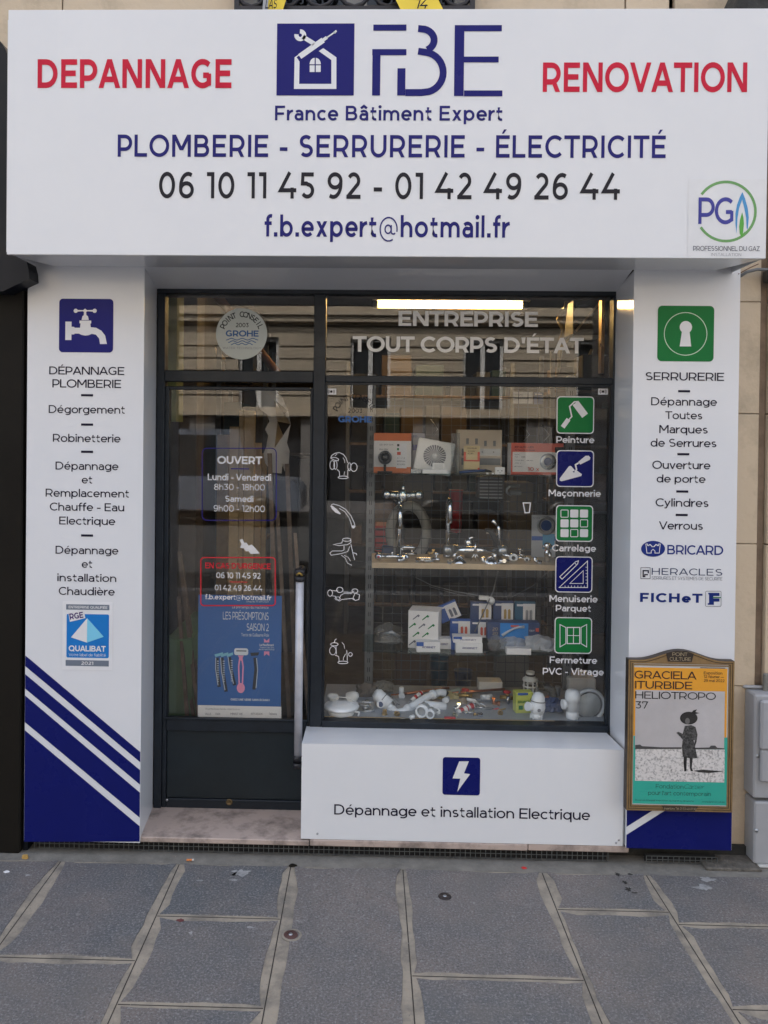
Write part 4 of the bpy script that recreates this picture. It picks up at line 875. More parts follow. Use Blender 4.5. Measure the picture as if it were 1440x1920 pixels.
# plumbing outlines down the left of the pane
def outline(name, *st):
    q = D(YV); 
    for k, (w_, cl, pts) in enumerate(st):
        n0 = len(q.v); q.stroke(pts, w_, cl); q.v = q.v[:n0] + [(a, b - k * .00005, c) for a, b, c in q.v[n0:]]
    q.build(name, m_whiteprint, sf)
outline('stopcock_outline', (1.3, False, [(620, 859), (622, 854), (628, 850), (636, 848.5), (644, 852), (649, 859), (652, 868)]), (1.3, False, [(620, 859), (627, 863), (634, 864), (635, 861), (630, 858), (621, 857.5)]),
        (1.2, True, el(623, 872, 4.5, 8.5, 0, 360, 14)[:-1]), (1.2, True, el(629, 872, 3, 8, 0, 360, 12)[:-1]), (1.2, False, [(632, 880), (636, 884), (637, 893)]), (1.3, True, el(643.5, 895, 9.5, 2.5, 0, 360, 14)[:-1]),
        (1.2, False, [(652, 892), (652, 882), (655, 878)]), (1.2, True, el(655, 875, 3, 7.5, 0, 360, 12)[:-1]), (1.3, True, el(663.5, 876, 6, 8, 0, 360, 16)[:-1]), (1.0, False, [(643, 858), (646, 863), (646.5, 868)]), (1.0, False, [(646, 884), (645, 891)]), (1.0, False, [(628, 855), (632, 851)]))
outline('shower_outline', (1.4, False, [(622, 946), (625, 945), (636, 948), (648, 955), (658, 967), (664, 980), (666, 988)]), (1.2, False, [(636, 953), (646, 959), (654, 970), (658, 980), (660, 988)]), (1.2, False, [(622, 946), (620, 950)]))
D(YV).poly([(620, 949), (623, 948), (632, 955), (639, 963), (637.5, 964.5), (629, 961), (622, 954)]).build('shower_face', m_whiteprint, sf)
D(YV - .0003).circle(662.5, 988, 3, 12).build('shower_nut', m_whiteprint, sf)
outline('basin_tap_outline', (1.3, True, el(650, 1012, 8, 3, 0, 360, 14)[:-1]), (1.3, False, [(642, 1014), (641, 1018), (625, 1021), (636, 1023), (652, 1021), (658, 1017), (658, 1013)]), (1.2, False, [(645, 1023), (645, 1031), (641, 1033), (623, 1033), (618.5, 1037), (621, 1041), (640, 1038), (652, 1034), (656, 1024)]),
        (1.2, False, [(658, 1020), (661, 1035), (665, 1050)]), (1.1, False, [(640, 1041), (647, 1046), (652, 1056), (660, 1060)]), (1.1, False, [(645, 1041), (653, 1045), (657, 1052)]), (1.4, False, [(661, 1036), (668, 1038), (669, 1041)]))
outline('bath_tap_outline', (1.3, True, el(619, 1112, 4.5, 6, 0, 360, 14)[:-1]), (1.2, False, [(622, 1107), (630, 1108), (634, 1106)]), (1.3, True, el(637, 1106, 6, 5, 0, 360, 14)[:-1]), (1.2, False, [(644, 1110), (660, 1111), (664, 1108)]), (1.3, True, el(665.5, 1108, 5.5, 4, 0, 360, 14)[:-1]),
        (1.2, False, [(622, 1117), (629, 1118), (632, 1124), (636, 1127), (641, 1124), (660, 1122), (664, 1125)]), (1.2, False, [(636, 1122), (639, 1116), (645, 1113), (660, 1113)]), (1.3, True, [(666, 1112), (674, 1115), (673, 1124), (666, 1126), (662, 1121)]), (1.1, True, el(633, 1122, 5, 3, 0, 360, 12)[:-1]))
outline('angle_valve_outline', (1.4, False, [(627, 1205), (628, 1200), (631, 1198)]), (1.3, True, el(627, 1208, 7, 3, 0, 360, 12)[:-1]), (1.2, True, el(624, 1220, 6, 8, 0, 360, 14)[:-1]), (1.1, False, [(630, 1211), (631, 1227)]), (1.2, False, [(628, 1228), (635, 1231), (636, 1240)]), (1.3, True, el(643, 1242, 9.5, 2.5, 0, 360, 14)[:-1]),
        (1.2, False, [(651, 1239), (651, 1230), (650, 1219)]), (1.1, True, el(657, 1227, 3.5, 3.5, 0, 360, 12)[:-1]), (1.0, False, [(641, 1204), (645, 1209), (646, 1216)]), (1.0, False, [(648, 1226), (644, 1233), (643.5, 1238)]))
D(YV).stroke([(981, 943), (994.5, 943), (992.5, 961), (984.5, 961.5)], 2, True).build('cup_outline', m_whiteprint, sf)
# door vinyl
YDV = YD + .018 - .0012
q = D(YDV); q.stroke(q.rrect(379, 840.5, 518, 975.5, 9), 1.6, True); q.build('hours_border', m_navyvinyl, dr)
line('OUVERT', 407, 492, 855.5, 870, m_whiteprint, dr, YDV, .2); D(YDV).rect(433, 878.2, 467, 880).build('rule', m_navyvinyl, dr)
line('Lundi - Vendredi', 389, 509, 888.5, 901, m_whiteprint, dr, YDV, .16); line('8h30 - 18h00', 401, 497, 907.5, 919, m_whiteprint, dr, YDV, .12)
line('Samedi', 422, 475.5, 929.5, 941, m_whiteprint, dr, YDV, .16); line('9h00 - 12h00', 400, 497, 947.5, 959.5, m_whiteprint, dr, YDV, .12)
q = D(YDV); q.stroke(q.rrect(376.5, 1045.5, 516, 1135.5, 6), 2.2, True); q.build('emergency_border', m_redvinyl, dr)
line("EN CAS D'URGENCE", 384, 508, 1055.5, 1066.5, m_redvinyl, dr, YDV, .19); line('06 10 11 45 92', 405, 489, 1073.5, 1084.5, m_whiteprint, dr, YDV, .16)
D(YDV).rect(431, 1090.5, 464, 1092).build('rule', m_redvinyl, dr); line('01 42 49 26 44', 402, 492, 1097, 1107.5, m_whiteprint, dr, YDV, .16); line('f.b.expert@hotmail.fr', 384, 509.5, 1115, 1124.5, m_whiteprint, dr, YDV, .16)
D(YDV).poly([(449, 1012), (455, 1010.5), (458, 1018), (462, 1017), (466, 1023), (472, 1021), (479, 1028), (487, 1038), (470, 1038.5), (466, 1033), (461, 1034), (457, 1028), (450, 1027), (453, 1020)]).build('torn_paper', m_whiteprint, dr)

# ================================================================== INSIDE THE SHOP
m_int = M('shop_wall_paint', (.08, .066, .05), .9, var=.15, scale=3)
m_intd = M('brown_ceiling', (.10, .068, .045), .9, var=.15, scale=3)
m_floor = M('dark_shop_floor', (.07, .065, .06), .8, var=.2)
m_olive = M('olive_green_paint', (.24, .27, .10), .7, var=.1, scale=8); m_gpan = M('sage_green_panel', (.16, .26, .13), .7, var=.1)
m_wood = M('pine_wood', (.60, .46, .27), .65, var=.12, scale=14, rnd=.15); m_oldwood = M('weathered_board', (.17, .12, .085), .8, var=.3, scale=18, rnd=.3, bump=.2)
m_ply = M('plywood_edge', (.50, .38, .24), .6, var=.08, scale=20)
m_upr = M('grey_steel', (.17, .18, .19), .5, .3, var=.1); m_wire = M('dark_wire', (.09, .10, .11), .45, .5)
m_chr = M('chrome', (.72, .74, .76), .09, 1, var=.02, rvar=.03); m_steel = M('satin_steel', (.40, .42, .44), .3, .9, var=.08)
m_pvc = M('white_pvc', (.76, .80, .84), .3, var=.03); m_whitepl = M('white_plastic', (.72, .72, .70), .35, var=.03); m_ivory = M('ivory_plastic', (.52, .45, .36), .45, var=.04)
m_card = M('white_carton', (.74, .72, .70), .6, var=.04); m_orange = M('orange_carton', (.62, .17, .06), .55); m_redc = M('red_carton', (.60, .10, .06), .55)
m_black2 = M('black_plastic', (.02, .02, .02), .4); m_redpl = M('red_plastic', (.42, .02, .025), .45); m_bluec = M('blue_carton', (.03, .10, .36), .5); m_dblue = M('dark_blue_carton', (.03, .06, .16), .5)
m_teal = M('petrol_blue_plastic', (.02, .10, .18), .5); m_copper = M('copper', (.55, .22, .12), .3, .9, var=.1); m_brass = M('brass', (.50, .34, .12), .3, .9)
m_paper = M('white_paper', (.60, .58, .55), .8, var=.05); m_fleck = M('dark_clutter', (.022, .02, .018), .7, var=.3, rnd=.5); m_clutter = [m_fleck, M('brown_card', (.10, .068, .042), .8, rnd=.3), M('deep_teal_clutter', (.01, .035, .05), .6), m_black2, M('grey_clutter', (.06, .06, .062), .7, rnd=.4), m_oldwood]
IX0, IX1, IY1, IZ1, IZ0 = -1.12, 2.3, 5.6, 2.95, .06
def room(nm, *b, m=m_int): return MB().box(*b).build(nm, m, kind='structure')
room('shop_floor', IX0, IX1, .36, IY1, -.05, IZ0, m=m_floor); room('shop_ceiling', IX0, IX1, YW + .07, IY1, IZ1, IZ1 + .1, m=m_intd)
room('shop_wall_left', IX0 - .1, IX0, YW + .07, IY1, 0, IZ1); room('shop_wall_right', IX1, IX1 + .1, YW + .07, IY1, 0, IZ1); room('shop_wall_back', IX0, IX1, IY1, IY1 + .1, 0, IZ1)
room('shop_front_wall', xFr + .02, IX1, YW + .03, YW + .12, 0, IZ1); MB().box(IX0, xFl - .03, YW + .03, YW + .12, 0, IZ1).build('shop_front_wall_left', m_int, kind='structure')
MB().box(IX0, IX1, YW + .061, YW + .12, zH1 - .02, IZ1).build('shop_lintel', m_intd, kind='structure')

def T_(nm, lab, cat, loc, group=None): return thing(nm, loc, lab, cat, group)
# fluorescent tube
ta, tb = P(705, 572, 3.0), P(986, 572, 3.0); tz = (ta.z + tb.z) / 2
lt = T_('tube_light', 'lit warm fluorescent tube on the shop ceiling', 'lamp', ((ta.x + tb.x) / 2, 3.0, tz))
MB().tube([(ta.x + .02, 3.0, tz), (tb.x - .02, 3.0, tz)], .022, 12).build('tube', emis('tube_glow', (1, .62, .22), 13), lt)
MB().box(ta.x - .03, tb.x + .03, 2.97, 3.03, tz + .03, tz + .045, .002).build('batten', m_whitepl, lt)
for x in (ta.x, tb.x): MB().box(x - .03, x + .012, 2.975, 3.025, tz - .025, tz + .03, .004).build('lamp_holder', m_black2, lt)
MB().box(ta.x - .02, tb.x + .02, 3.05, 3.07, tz - .02, tz + .16).build('glow_reflector', M('cream_board', (.70, .52, .28), .8), lt)  # added reflector board behind the tube, catches its light as a warm halo
# green post, column, beams
g0 = R(312, 556, 331, 790, .8); o_ = MB().box(g0[0], g0[1], .8, .95, g0[2], IZ1).build('hanging_cloth', m_olive); props(o_, 'olive green hanging panel behind the left edge of the door', 'panel')
g0 = R(311, 1190, 336, 1345, .6); o_ = MB().box(g0[0], g0[1] + .06, .6, 1.2, IZ0, g0[3] - .02).build('green_cabinet', m_gpan); props(o_, 'low sage green cabinet inside the door on the left', 'cabinet')
g0 = R(336, 740, 366, 1345, 1.3); o_ = MB().box(g0[0], g0[1], 1.3, 1.5, IZ0, IZ1).build('brown_column', M('brown_column_paint', (.12, .09, .07), .6, var=.15)); props(o_, 'square brown column just inside the door on the left', 'column')
for k, (p0, p1, y, lab) in enumerate((((400, 545, ), (520, 700), 1.6, 'orange-brown sloping rail under the ceiling above the door'), ((335, 585), (445, 700), 2.2, 'thin sloping batten behind the transom on the left'))):
    a, b = P(p0[0], p0[1], y), P(p1[0], p1[1], y + .6); o_ = MB().tube([a, b], .028 - .012 * k, 6).build('ceiling_rail', M('orange_wood', (.34, .15, .06), .7) if k == 0 else m_wood); props(o_, lab, 'rail')
# timber standing behind the door
tp_ = [(428, 446, 800, 1.45), (446, 456, 770, 1.5), (456, 476, 770, 1.48), (405, 427, 815, 2.1), (476, 488, 830, 1.7), (489, 497, 850, 1.8)]
for k, (a, b, top, y) in enumerate(tp_):
    q = R(a, top, b, 1345, y); o_ = MB().box(q[0], q[1] - .002, y, y + .03, IZ0, q[3], .002).build('timber_plank', m_wood if k != 3 else m_ply)
    props(o_, ['leftmost pale pine plank of the row standing behind the opening hours', 'narrow pine batten, second in the row behind the opening hours', 'wide pale pine plank standing in the middle of the door glass', 'pale plywood sheet end behind the pine planks, left side', 'thin dark-edged batten right of the pale planks', 'slim batten furthest right of the upright pine row'][k], 'plank', 'planks standing behind the door')
brd = [((336, 1035), (372, 1345), 7, .55, 'mottled brown board leaning left of the blue razor poster'), ((334, 1120), (350, 1345), 6, .50, 'light brown batten leaning at the far left of the door glass'), ((341, 1060), (379, 1345), 4, .62, 'thin grey lath leaning along the mottled brown board'), ((338, 1180), (362, 1345), 5, .57, 'grey-blue lath, shortest of those leaning left of the poster'),
       ((505, 850), (523, 1345), 8, .75, 'long brown board leaning just right of the razor poster'), ((520, 960), (542, 1345), 7, .7, 'dark board leaning between the poster and the pull bar'), ((538, 870), (556, 1345), 8, .8, 'long weathered board leaning behind the pull bar'), ((553, 1000), (578, 1345), 6, .72, 'rightmost dark board leaning in the door glass')]
for p0, p1, wpx, y, lab in brd:
    a, b = P(*p0, y + .16), P(*p1, y); w_ = wpx * S(y) / 2; dr_ = (b - a); b = a + dr_ * ((a.z - IZ0) / (a.z - b.z))
    q = MB().quad(a + Vector((-w_, 0, 0)), a + Vector((w_, 0, 0)), b + Vector((w_, 0, 0)), b + Vector((-w_, 0, 0)))
    q.quad(a + Vector((-w_, .02, 0)), b + Vector((-w_, .02, 0)), b + Vector((w_, .02, 0)), a + Vector((w_, .02, 0)))
    for s_ in (-1, 1): q.quad(a + Vector((s_ * w_, 0, 0)), b + Vector((s_ * w_, 0, 0)), b + Vector((s_ * w_, .02, 0)), a + Vector((s_ * w_, .02, 0)))
    q.quad(a + Vector((-w_, 0, 0)), a + Vector((-w_, .02, 0)), a + Vector((w_, .02, 0)), a + Vector((w_, 0, 0)))
    o_ = q.build('leaning_board', m_oldwood); props(o_, lab, 'board', 'boards leaning inside the door')
# crumpled plastic sheet hanging
ps = [(478, 733), (510, 730), (528, 742), (540, 770), (545, 795), (538, 830), (543, 845), (541, 878), (534, 884), (530, 868), (528, 888), (510, 886), (497, 868), (494, 850), (499, 838), (503, 815), (497, 805), (505, 790), (500, 775), (488, 768), (482, 752)]
q = MB(); rr = random.Random(4); cvs = [P(x, y, 1.0 + .05 * rr.uniform(-1, 1)) for x, y in ps]; ctr = [P(515, 750, .93), P(520, 790, 1.08), P(515, 840, .95)]
for k in range(len(cvs)): q.v += [tuple(cvs[k])]
q.v += [tuple(c_) for c_ in ctr]; n = len(cvs)
for k in range(n):
    cm = n + (0 if (cvs[k].z + cvs[(k + 1) % n].z) / 2 > ctr[0].z - .03 else 1 if (cvs[k].z + cvs[(k + 1) % n].z) / 2 > ctr[1].z - .06 else 2); q.f.append((k, (k + 1) % n, cm)); q.sm.append(True)
q.f += [(n, n + 1, 4), (n, n + 1, 19), (n + 1, n + 2, 6), (n + 1, n + 2, 16)]; q.sm += [True] * 4
o_ = q.build('hanging_sheet', m_paper); props(o_, 'crumpled pale sheet hanging high behind the door glass on the right', 'sheet')
# razor poster
YR = YD + .032
rp_ = D(YR).rect(371, 1116, 527.5, 1323.5).build('theatre_poster', M('poster_blue', (.028, .115, .34), .45, var=.04, scale=3))
props(rp_, 'blue theatre poster with five razors stuck inside the door glass', 'poster')
mb = D(YR).rect(371, 1323.6, 527.5, 1346).build('white_footer', m_card, rp_)
m_pw = M('poster_white_print', (.62, .66, .70), .5); YR2 = YR - .0006; YR3 = YR2 - .0005
line('Le printemps du machiniste', 435, 504, 1136, 1141, m_pw, rp_, YR2, .13); line('LES PRÉSOMPTIONS', 417.5, 504, 1147.5, 1162, m_pw, rp_, YR2, .11); line('SAISON 2', 462.5, 504, 1169, 1183, m_pw, rp_, YR2, .11)
line('Texte de Guillaume Poix', 452, 504.5, 1187.5, 1193.5, m_pw, rp_, YR2, .11); line('Jusqu\'au 15 avril 2022', 461, 504, 1126, 1129.5, m_pw, rp_, YR2, .12); line('Le Mouffetard', 486.5, 513, 1207, 1211.5, m_pw, rp_, YR2, .18)
D(YR2).text('Théâtre des arts', 487, 514, 1213, 1215.5, .12).build('small_print', m_pw, rp_); D(YR2).text('de la marionnette', 485, 514.5, 1216.5, 1219, .12).build('small_print', m_pw, rp_)
line('OSEZ UNE SÉRIE SANS ÉCRAN !', 432, 506, 1310, 1314, m_pw, rp_, YR2, .2)
m_pk = M('pink_print', (.72, .28, .42), .45); m_lb = M('light_blue_print', (.20, .48, .62), .45); m_bk = M('poster_black', (.02, .025, .035), .5); m_sv = M('silver_print', (.45, .52, .60), .45)
D(YR2).poly([(495, 1197), (500, 1201.5), (505, 1197), (505, 1204.5), (495, 1204.5)]).build('ribbon_mark', m_pk, rp_); D(YR2).poly([(495, 1221.5), (505, 1221.5), (505, 1230), (500, 1226), (495, 1230)]).build('ribbon_mark', m_pk, rp_)
for x0_, y0_, x1_, y1_, hx0, hx1 in ((407, 1233, 411, 1288, 402, 418), (416, 1233, 424, 1297, 413, 428), (430, 1232, 440, 1285, 424, 437)):
    xm_ = (x0_ + x1_) / 2 - 2.5; c_ = [(x0_, y0_), (xm_, (y0_ + y1_) / 2 - 6), (x1_, y1_)]
    rz = D(YR2).stroke(c_, 6.5).build('razor_handle', m_bk, rp_); q = D(YR3); q.stroke([(x0_ - 2.4, y0_), (xm_ - 2.2, (y0_ + y1_) / 2 - 6), (x1_ - 2.2, y1_ - 3)], 1.5); q.build('handle_edge', m_sv, rz)
    q = D(YR3); [q.rect(xm_ + .2, y0_ + 6 + 4.2 * k, xm_ + 3.8, y0_ + 7.6 + 4.2 * k) for k in range(10)]; q.build('grip_ridges', m_sv, rz); D(YR3).poly([(hx0, 1227), (hx1, 1223), (hx1, 1228), (hx0 + 2, 1232)]).build('razor_head', m_lb, rp_)
rz = D(YR2).stroke([(478, 1233), (480, 1255), (476, 1293)], 6).build('razor_handle', m_bk, rp_); D(YR3).stroke([(481, 1234), (483, 1256), (480, 1290)], 1.5).build('handle_edge', m_sv, rz); D(YR3).poly([(469, 1224), (486, 1223), (484, 1229), (471, 1230)]).build('razor_head', m_bk, rp_)
q = D(YR2); q.box2(q.rrect(439, 1215.5, 465.5, 1228.5, 4)); o_ = q.build('razor_head', m_pw, rp_); D(YR3).rect(443, 1219.5, 462, 1221.5).build('blade_line', m_bk, o_)
D(YR2).stroke([(450, 1231), (447.5, 1250), (448.5, 1282)], 2.6).stroke([(453, 1231), (455.8, 1250), (454.5, 1282)], 2.6).build('razor_handle', m_pk, rp_); D(YR3).poly(el(451.5, 1290, 7.5, 9.5, 0, 360, 20)[:-1]).build('razor_handle_end', m_pk, rp_); D(YR3).poly([(446, 1229), (457, 1229), (452, 1240)]).build('razor_neck', m_pk, rp_)
q = D(YR2); q.text('73 rue Mouffetard, Paris 5e - 01 84 79 44 44', 384, 450, 1328, 1331, .13); q.build('small_print', m_greytxt, mb)
for a, b, t_ in ((384, 396, 'VILLE'), (404, 413, 'PARIS'), (432, 455, 'MINISTÈRE'), (470, 492, 'ARTS REGION'), (504, 519, 'Télérama')): D(YR2).text(t_, a, b, 1336.5, 1340.5, .14).build('small_print', m_greytxt, mb)
# machines and clutter at the back
bk = [((1.0, 4.6), 'left')]
rr = random.Random(11)
ORD = ['first', 'second', 'third', 'fourth', 'fifth', 'sixth', 'seventh', 'eighth', 'ninth', 'tenth', 'eleventh']
CW = {'dark_clutter': 'dim brown-black', 'brown_card': 'brown', 'deep_teal_clutter': 'deep teal', 'black_plastic': 'black', 'grey_clutter': 'grey', 'weathered_board': 'weathered brown'}
def rack(lab, x0, x1, y0, y1, zs, side, nm='shelf_rack'):
    t = T_(nm, lab, 'shelf', ((x0 + x1) / 2, (y0 + y1) / 2, IZ0))
    for x in (x0, x1 - .03):
        for y in (y0, y1 - .03): MB().box(x, x + .03, y, y + .03, IZ0, zs[-1] + .3).build('upright', m_upr, t)
    for z in zs: MB().box(x0 + .031, x1 - .031, y0, y1, z, z + .02).build('board', m_oldwood, t)
    for z, zn in zip(zs, zs[1:] + [zs[-1] + .4]):
        x = x0 + .05; nn = 0
        while x < x1 - .15:
            w_ = rr.uniform(.09, .26); hgt = rr.uniform(.12, max(.14, (zn - z) * .85)); 
            if x + w_ > x1 - .04: break
            cm = rr.choice(m_clutter); nn += 1; o = MB().box(x, x + w_, y0 + rr.uniform(0, .08), y1 - .05, z + .021, z + .021 + hgt, .003).build('storage_carton', cm)
            props(o, CW[cm.name] + ' carton, ' + ORD[nn - 1] + ' from the left on the ' + ORD[zs.index(z)] + ' shelf up of the ' + side, 'carton', 'cartons on the back racks'); x += w_ + rr.uniform(.005, .06)
rack('dim storage rack at the back seen through the display window', -.2, 1.2, 3.5, 3.95, [.3, .8, 1.25, 1.65, 2.05], 'rear rack')
rack('dim storage rack at the back right corner of the shop', 1.3, 2.2, 2.6, 3.0, [.3, .8, 1.25, 1.65, 2.05], 'right rack')
rack('dim storage rack seen through the door, left of the planks', -1.08, -.72, 2.4, 2.9, [.4, .95, 1.35, 1.62, 2.05], 'left rack')
o_ = MB().box(P(400, 900, 2.9).x, P(590, 900, 2.9).x, 2.9, 3.3, IZ0, P(500, 850, 2.9).z, .01).build('dark_counter', m_fleck); props(o_, 'dark counter standing behind the planks in the door view', 'counter')
o_ = MB().box(P(558, 900, 1.6).x, P(600, 900, 1.6).x, 1.6, 2.0, IZ0, P(560, 858, 1.6).z, .01).build('black_machine', m_black2); props(o_, 'tall black machine behind the right of the door glass', 'machine')

# ================================================================== THE DISPLAY WINDOW
ZF = P(870, 1351, .31).z          # display floor
yS0, yS1 = .46, .74
z1, z2, z3 = P(870, 889, yS0).z, P(870, 1057, yS0).z, P(870, 1222, yS0).z
o_ = MB().box(P(602, 1300, .31).x, P(1146, 1300, .31).x, .312, .80, ZF - .03, ZF, .002).build('display_floor', M('grey_blue_laminate', (.26, .29, .33), .4, var=.08)); props(o_, 'grey laminate floor board of the display window', 'display floor')
MB().box(P(608, 1351, .318).x, P(1040, 1351, .318).x, .316, .324, ZF + .0005, ZF + .003).build('wood_edge', m_ply, o_); ORG[o_.name] = ORG[o_.name]
sx0, sx1 = P(694, 1000, .72).x, P(1060, 1000, .72).x
for k, (xa, lab) in enumerate(((sx0, 'slotted grey steel upright at the left end of the display shelves'), (sx1 + .03, 'slotted grey steel upright at the right end of the display shelves'))):
    up = T_('shelf_upright', lab, 'upright', (xa, .74, ZF)); w_ = .042
    MB().box(xa - w_ / 2, xa + w_ / 2, .76, .79, ZF, 2.02, .003).build('post', m_upr, up)
    m_ = MB(); z = ZF + .03
    while z < 2.0:
        for s_ in (-1, 1): m_.box(xa + s_ * .0045 - .0014, xa + s_ * .0045 + .0014, .7585, .7599, z, z + .022)
        z += .046
    m_.build('slot', m_dark, up, kind='stuff')
gp = T_('wire_grid_panel', 'dark wire grid panel standing behind the display shelves', 'grid', ((sx0 + sx1) / 2, .82, ZF))
m_ = MB(); x = sx0 + .02
while x < sx1 + .02: m_.box(x, x + .0028, .82, .823, ZF + .01, 1.98); x += .0475
m_.build('upright_wire', m_wire, gp, kind='stuff'); m_ = MB(); z = ZF + .02
while z < 1.98: m_.box(sx0 + .02, sx1 + .02, .8235, .8265, z, z + .0028); z += .0475
m_.build('crosswise_wire', m_wire, gp, kind='stuff')
def shelf(nm, lab, z, th, mat, x0p, x1p, bow=0):
    a, b = P(x0p, 1000, yS0).x, P(x1p, 1000, yS0).x
    if bow:
        n = 14; vs = [(a + (b - a) * k / n, yS0 - bow * (1 - (2 * k / n - 1) ** 2)) for k in range(n + 1)] + [(b, .758), (a, .758)]; m = len(vs)
        q = MB().add([(x, y, z - th) for x, y in vs] + [(x, y, z) for x, y in vs], [tuple(range(m))[::-1], tuple(range(m, 2 * m))] + [(i, (i + 1) % m, (i + 1) % m + m, i + m) for i in range(m)])
    else: q = MB().box(a, b, yS0, .758, z - th, z, .0015)
    o = q.build(nm, mat); props(o, lab, 'shelf'); return o
shelf('glass_shelf', 'top glass shelf of the display, carrying electrical goods', z1, .006, m_shelfglass, 694, 1062)
shelf('wooden_shelf', 'pale wooden middle shelf of the display, carrying chrome taps', z2, .026, m_ply, 698, 1062)
shelf('glass_shelf', 'lower curved glass shelf of the display, carrying small boxes', z3, .006, m_shelfglass, 682, 1062, .05)
for z, zz_ in ((z1, 'top'), (z3, 'lower')):
    for xa in (sx0, sx1 + .03):
        o_ = MB().box(xa - .012, xa - .006, .53, .757, z - .03, z - .0065, .002).build('shelf_bracket', m_upr); props(o_, f"{'left' if xa == sx0 else 'right'} steel bracket under the {zz_} glass shelf", 'bracket')
def carton(nm, lab, cat, x0, y0, x1, y1, Y, dep, mats, z=None, lean=0, rot=0, group=None, parts=()):
    """upright carton whose face covers the given spot; parts: (kind, mat, fractions x0 y0 x1 y1)"""
    a, b, c, e = R(x0, y0, x1, y1, Y); c = c if z is None else z
    t = T_(nm, lab, cat, ((a + b) / 2, Y + dep / 2, c), group)
    Mx = Matrix.Translation(((a + b) / 2, Y, c)) @ Matrix.Rotation(math.radians(rot), 4, 'Z') @ Matrix.Rotation(math.radians(-lean), 4, 'X')
    w_, h_ = b - a, e - c
    MB().box(-w_ / 2, w_ / 2, 0, dep, 0, h_, .0012, Mx).build('body', mats, t)
    for k, p in enumerate(parts):
        nm_, mt, fx0, fy0, fx1, fy1 = p[:6]; off = -.0008 - .0005 * (k % 6)
        if len(p) > 6:
            v, fs = glyphs(p[6], p[7] if len(p) > 7 else .14); u0, u1 = min(q[0] for q in v), max(q[0] for q in v); X0_, X1_ = -w_ / 2 + fx0 * w_, -w_ / 2 + fx1 * w_; Z0_, Z1_ = h_ * (1 - fy1), h_ * (1 - fy0)
            MB().add([Mx @ Vector((X0_ + (q[0] - u0) / (u1 - u0) * (X1_ - X0_), off - q[2] * .00005, Z0_ + q[1] * (Z1_ - Z0_))) for q in v], fs).build(nm_, mt, t)
        else: MB().quad(*[Mx @ Vector(q) for q in ((-w_ / 2 + fx0 * w_, off, h_ * (1 - fy1)), (-w_ / 2 + fx1 * w_, off, h_ * (1 - fy1)), (-w_ / 2 + fx1 * w_, off, h_ * (1 - fy0)), (-w_ / 2 + fx0 * w_, off, h_ * (1 - fy0)))]).build(nm_, mt, t)
    return t, Mx, w_, h_
def wob(c, mt, n=.0): return c
# --- top shelf
t, Mx, w_, h_ = carton('spotlight_carton', 'orange and white spotlight carton at the left of the top shelf', 'carton', 701, 812, 771, 888, .60, .07, m_card, z1, parts=[
    ('orange_band', m_orange, 0, 0, 1, .2), ('orange_band', m_orange, 0, .87, 1, 1), ('energy_label', m_whiteprint, .60, .26, .88, .9), ('energy_bar', m_redc, .62, .48, .72, .56), ('energy_bar', m_green, .62, .38, .67, .44), ('energy_bar', m_black2, .62, .28, .68, .34),
    ('lettering', m_greytxt, .15, .28, .52, .32, 'LED SPOT 10 W'), ('lettering', m_greytxt, .15, .4, .38, .44, 'IP44 230V'), ('lettering', m_greytxt, .62, .62, .84, .66, '3000 K'), ('lettering', m_greytxt, .62, .70, .84, .74, '800 lm'), ('lettering', m_greytxt, .62, .78, .84, .82, '10 kWh')])
c = P(722, 858, .53)
t = T_('spotlight', 'round black-rimmed spotlight on a stem in front of the orange carton', 'lamp', (c.x, .53, z1))
MB().lathe([(0, .012), (.018, .010), (.022, .0), (.030, -.004), (.033, .006), (.031, .03), (.0, .034)], c, (0, 1, 0), 22).build('head', m_steel, t); MB().lathe([(0, -.002), (.013, -.002), (.017, .004)], c, (0, 1, 0), 16).build('lens', m_black2, t)
MB().lathe([(.019, -.0045), (.024, -.009), (.030, -.006)], c, (0, 1, 0), 22).build('rim', m_black2, t); MB().tube([(c.x, .545, c.z - .03), (c.x, .545, z1 + .006)], .006, 8).build('stem', m_black2, t); MB().box(c.x - .035, c.x + .035, .52, .57, z1, z1 + .006, .002).build('foot', m_black2, t)
carton('blister_card', 'pale blister card half hidden behind the orange spotlight carton', 'card', 768, 812, 796, 886, .69, .01, M('violet_grey_card', (.30, .30, .36), .6), z1, parts=[('lettering', m_navytxt, .1, .06, .5, .11, 'LED'), ('print_block', m_navyvinyl, .2, .3, .8, .45)])
t = T_('extractor_fan', 'square white extractor fan with radial grille leaning on the top shelf', 'fan', (P(815, 888, .58).x, .6, z1))
k = S(.60); cf = P(815, 855, .60); th = math.radians(-8); Mf = Matrix.Translation(cf) @ Matrix.Rotation(math.radians(-14), 4, 'X') @ Matrix.Rotation(th, 4, 'Y') 
Mf = Matrix.Translation(cf) @ Matrix.Rotation(math.radians(-14), 4, 'X') @ Matrix.Rotation(math.radians(10), 4, 'Y')
MB().box(-35 * k, 35 * k, 0, .035, -31 * k, 31 * k, .005, Mf).build('housing', m_whitepl, t)
MB().lathe([(0, -.0015), (.055, -.0015), (.056, 0)], Vector((0, 0, 0)), (0, 1, 0), 28).build('x', m_black2) if 0 else None
q = MB().lathe([(0.0, -.0022), (.0535, -.0022)], (0, 0, 0), (0, 1, 0), 28); q.v = [tuple(Mf @ Vector(v)) for v in q.v]; q.build('dark_opening', M('fan_shadow', (.10, .10, .12), .6), t)
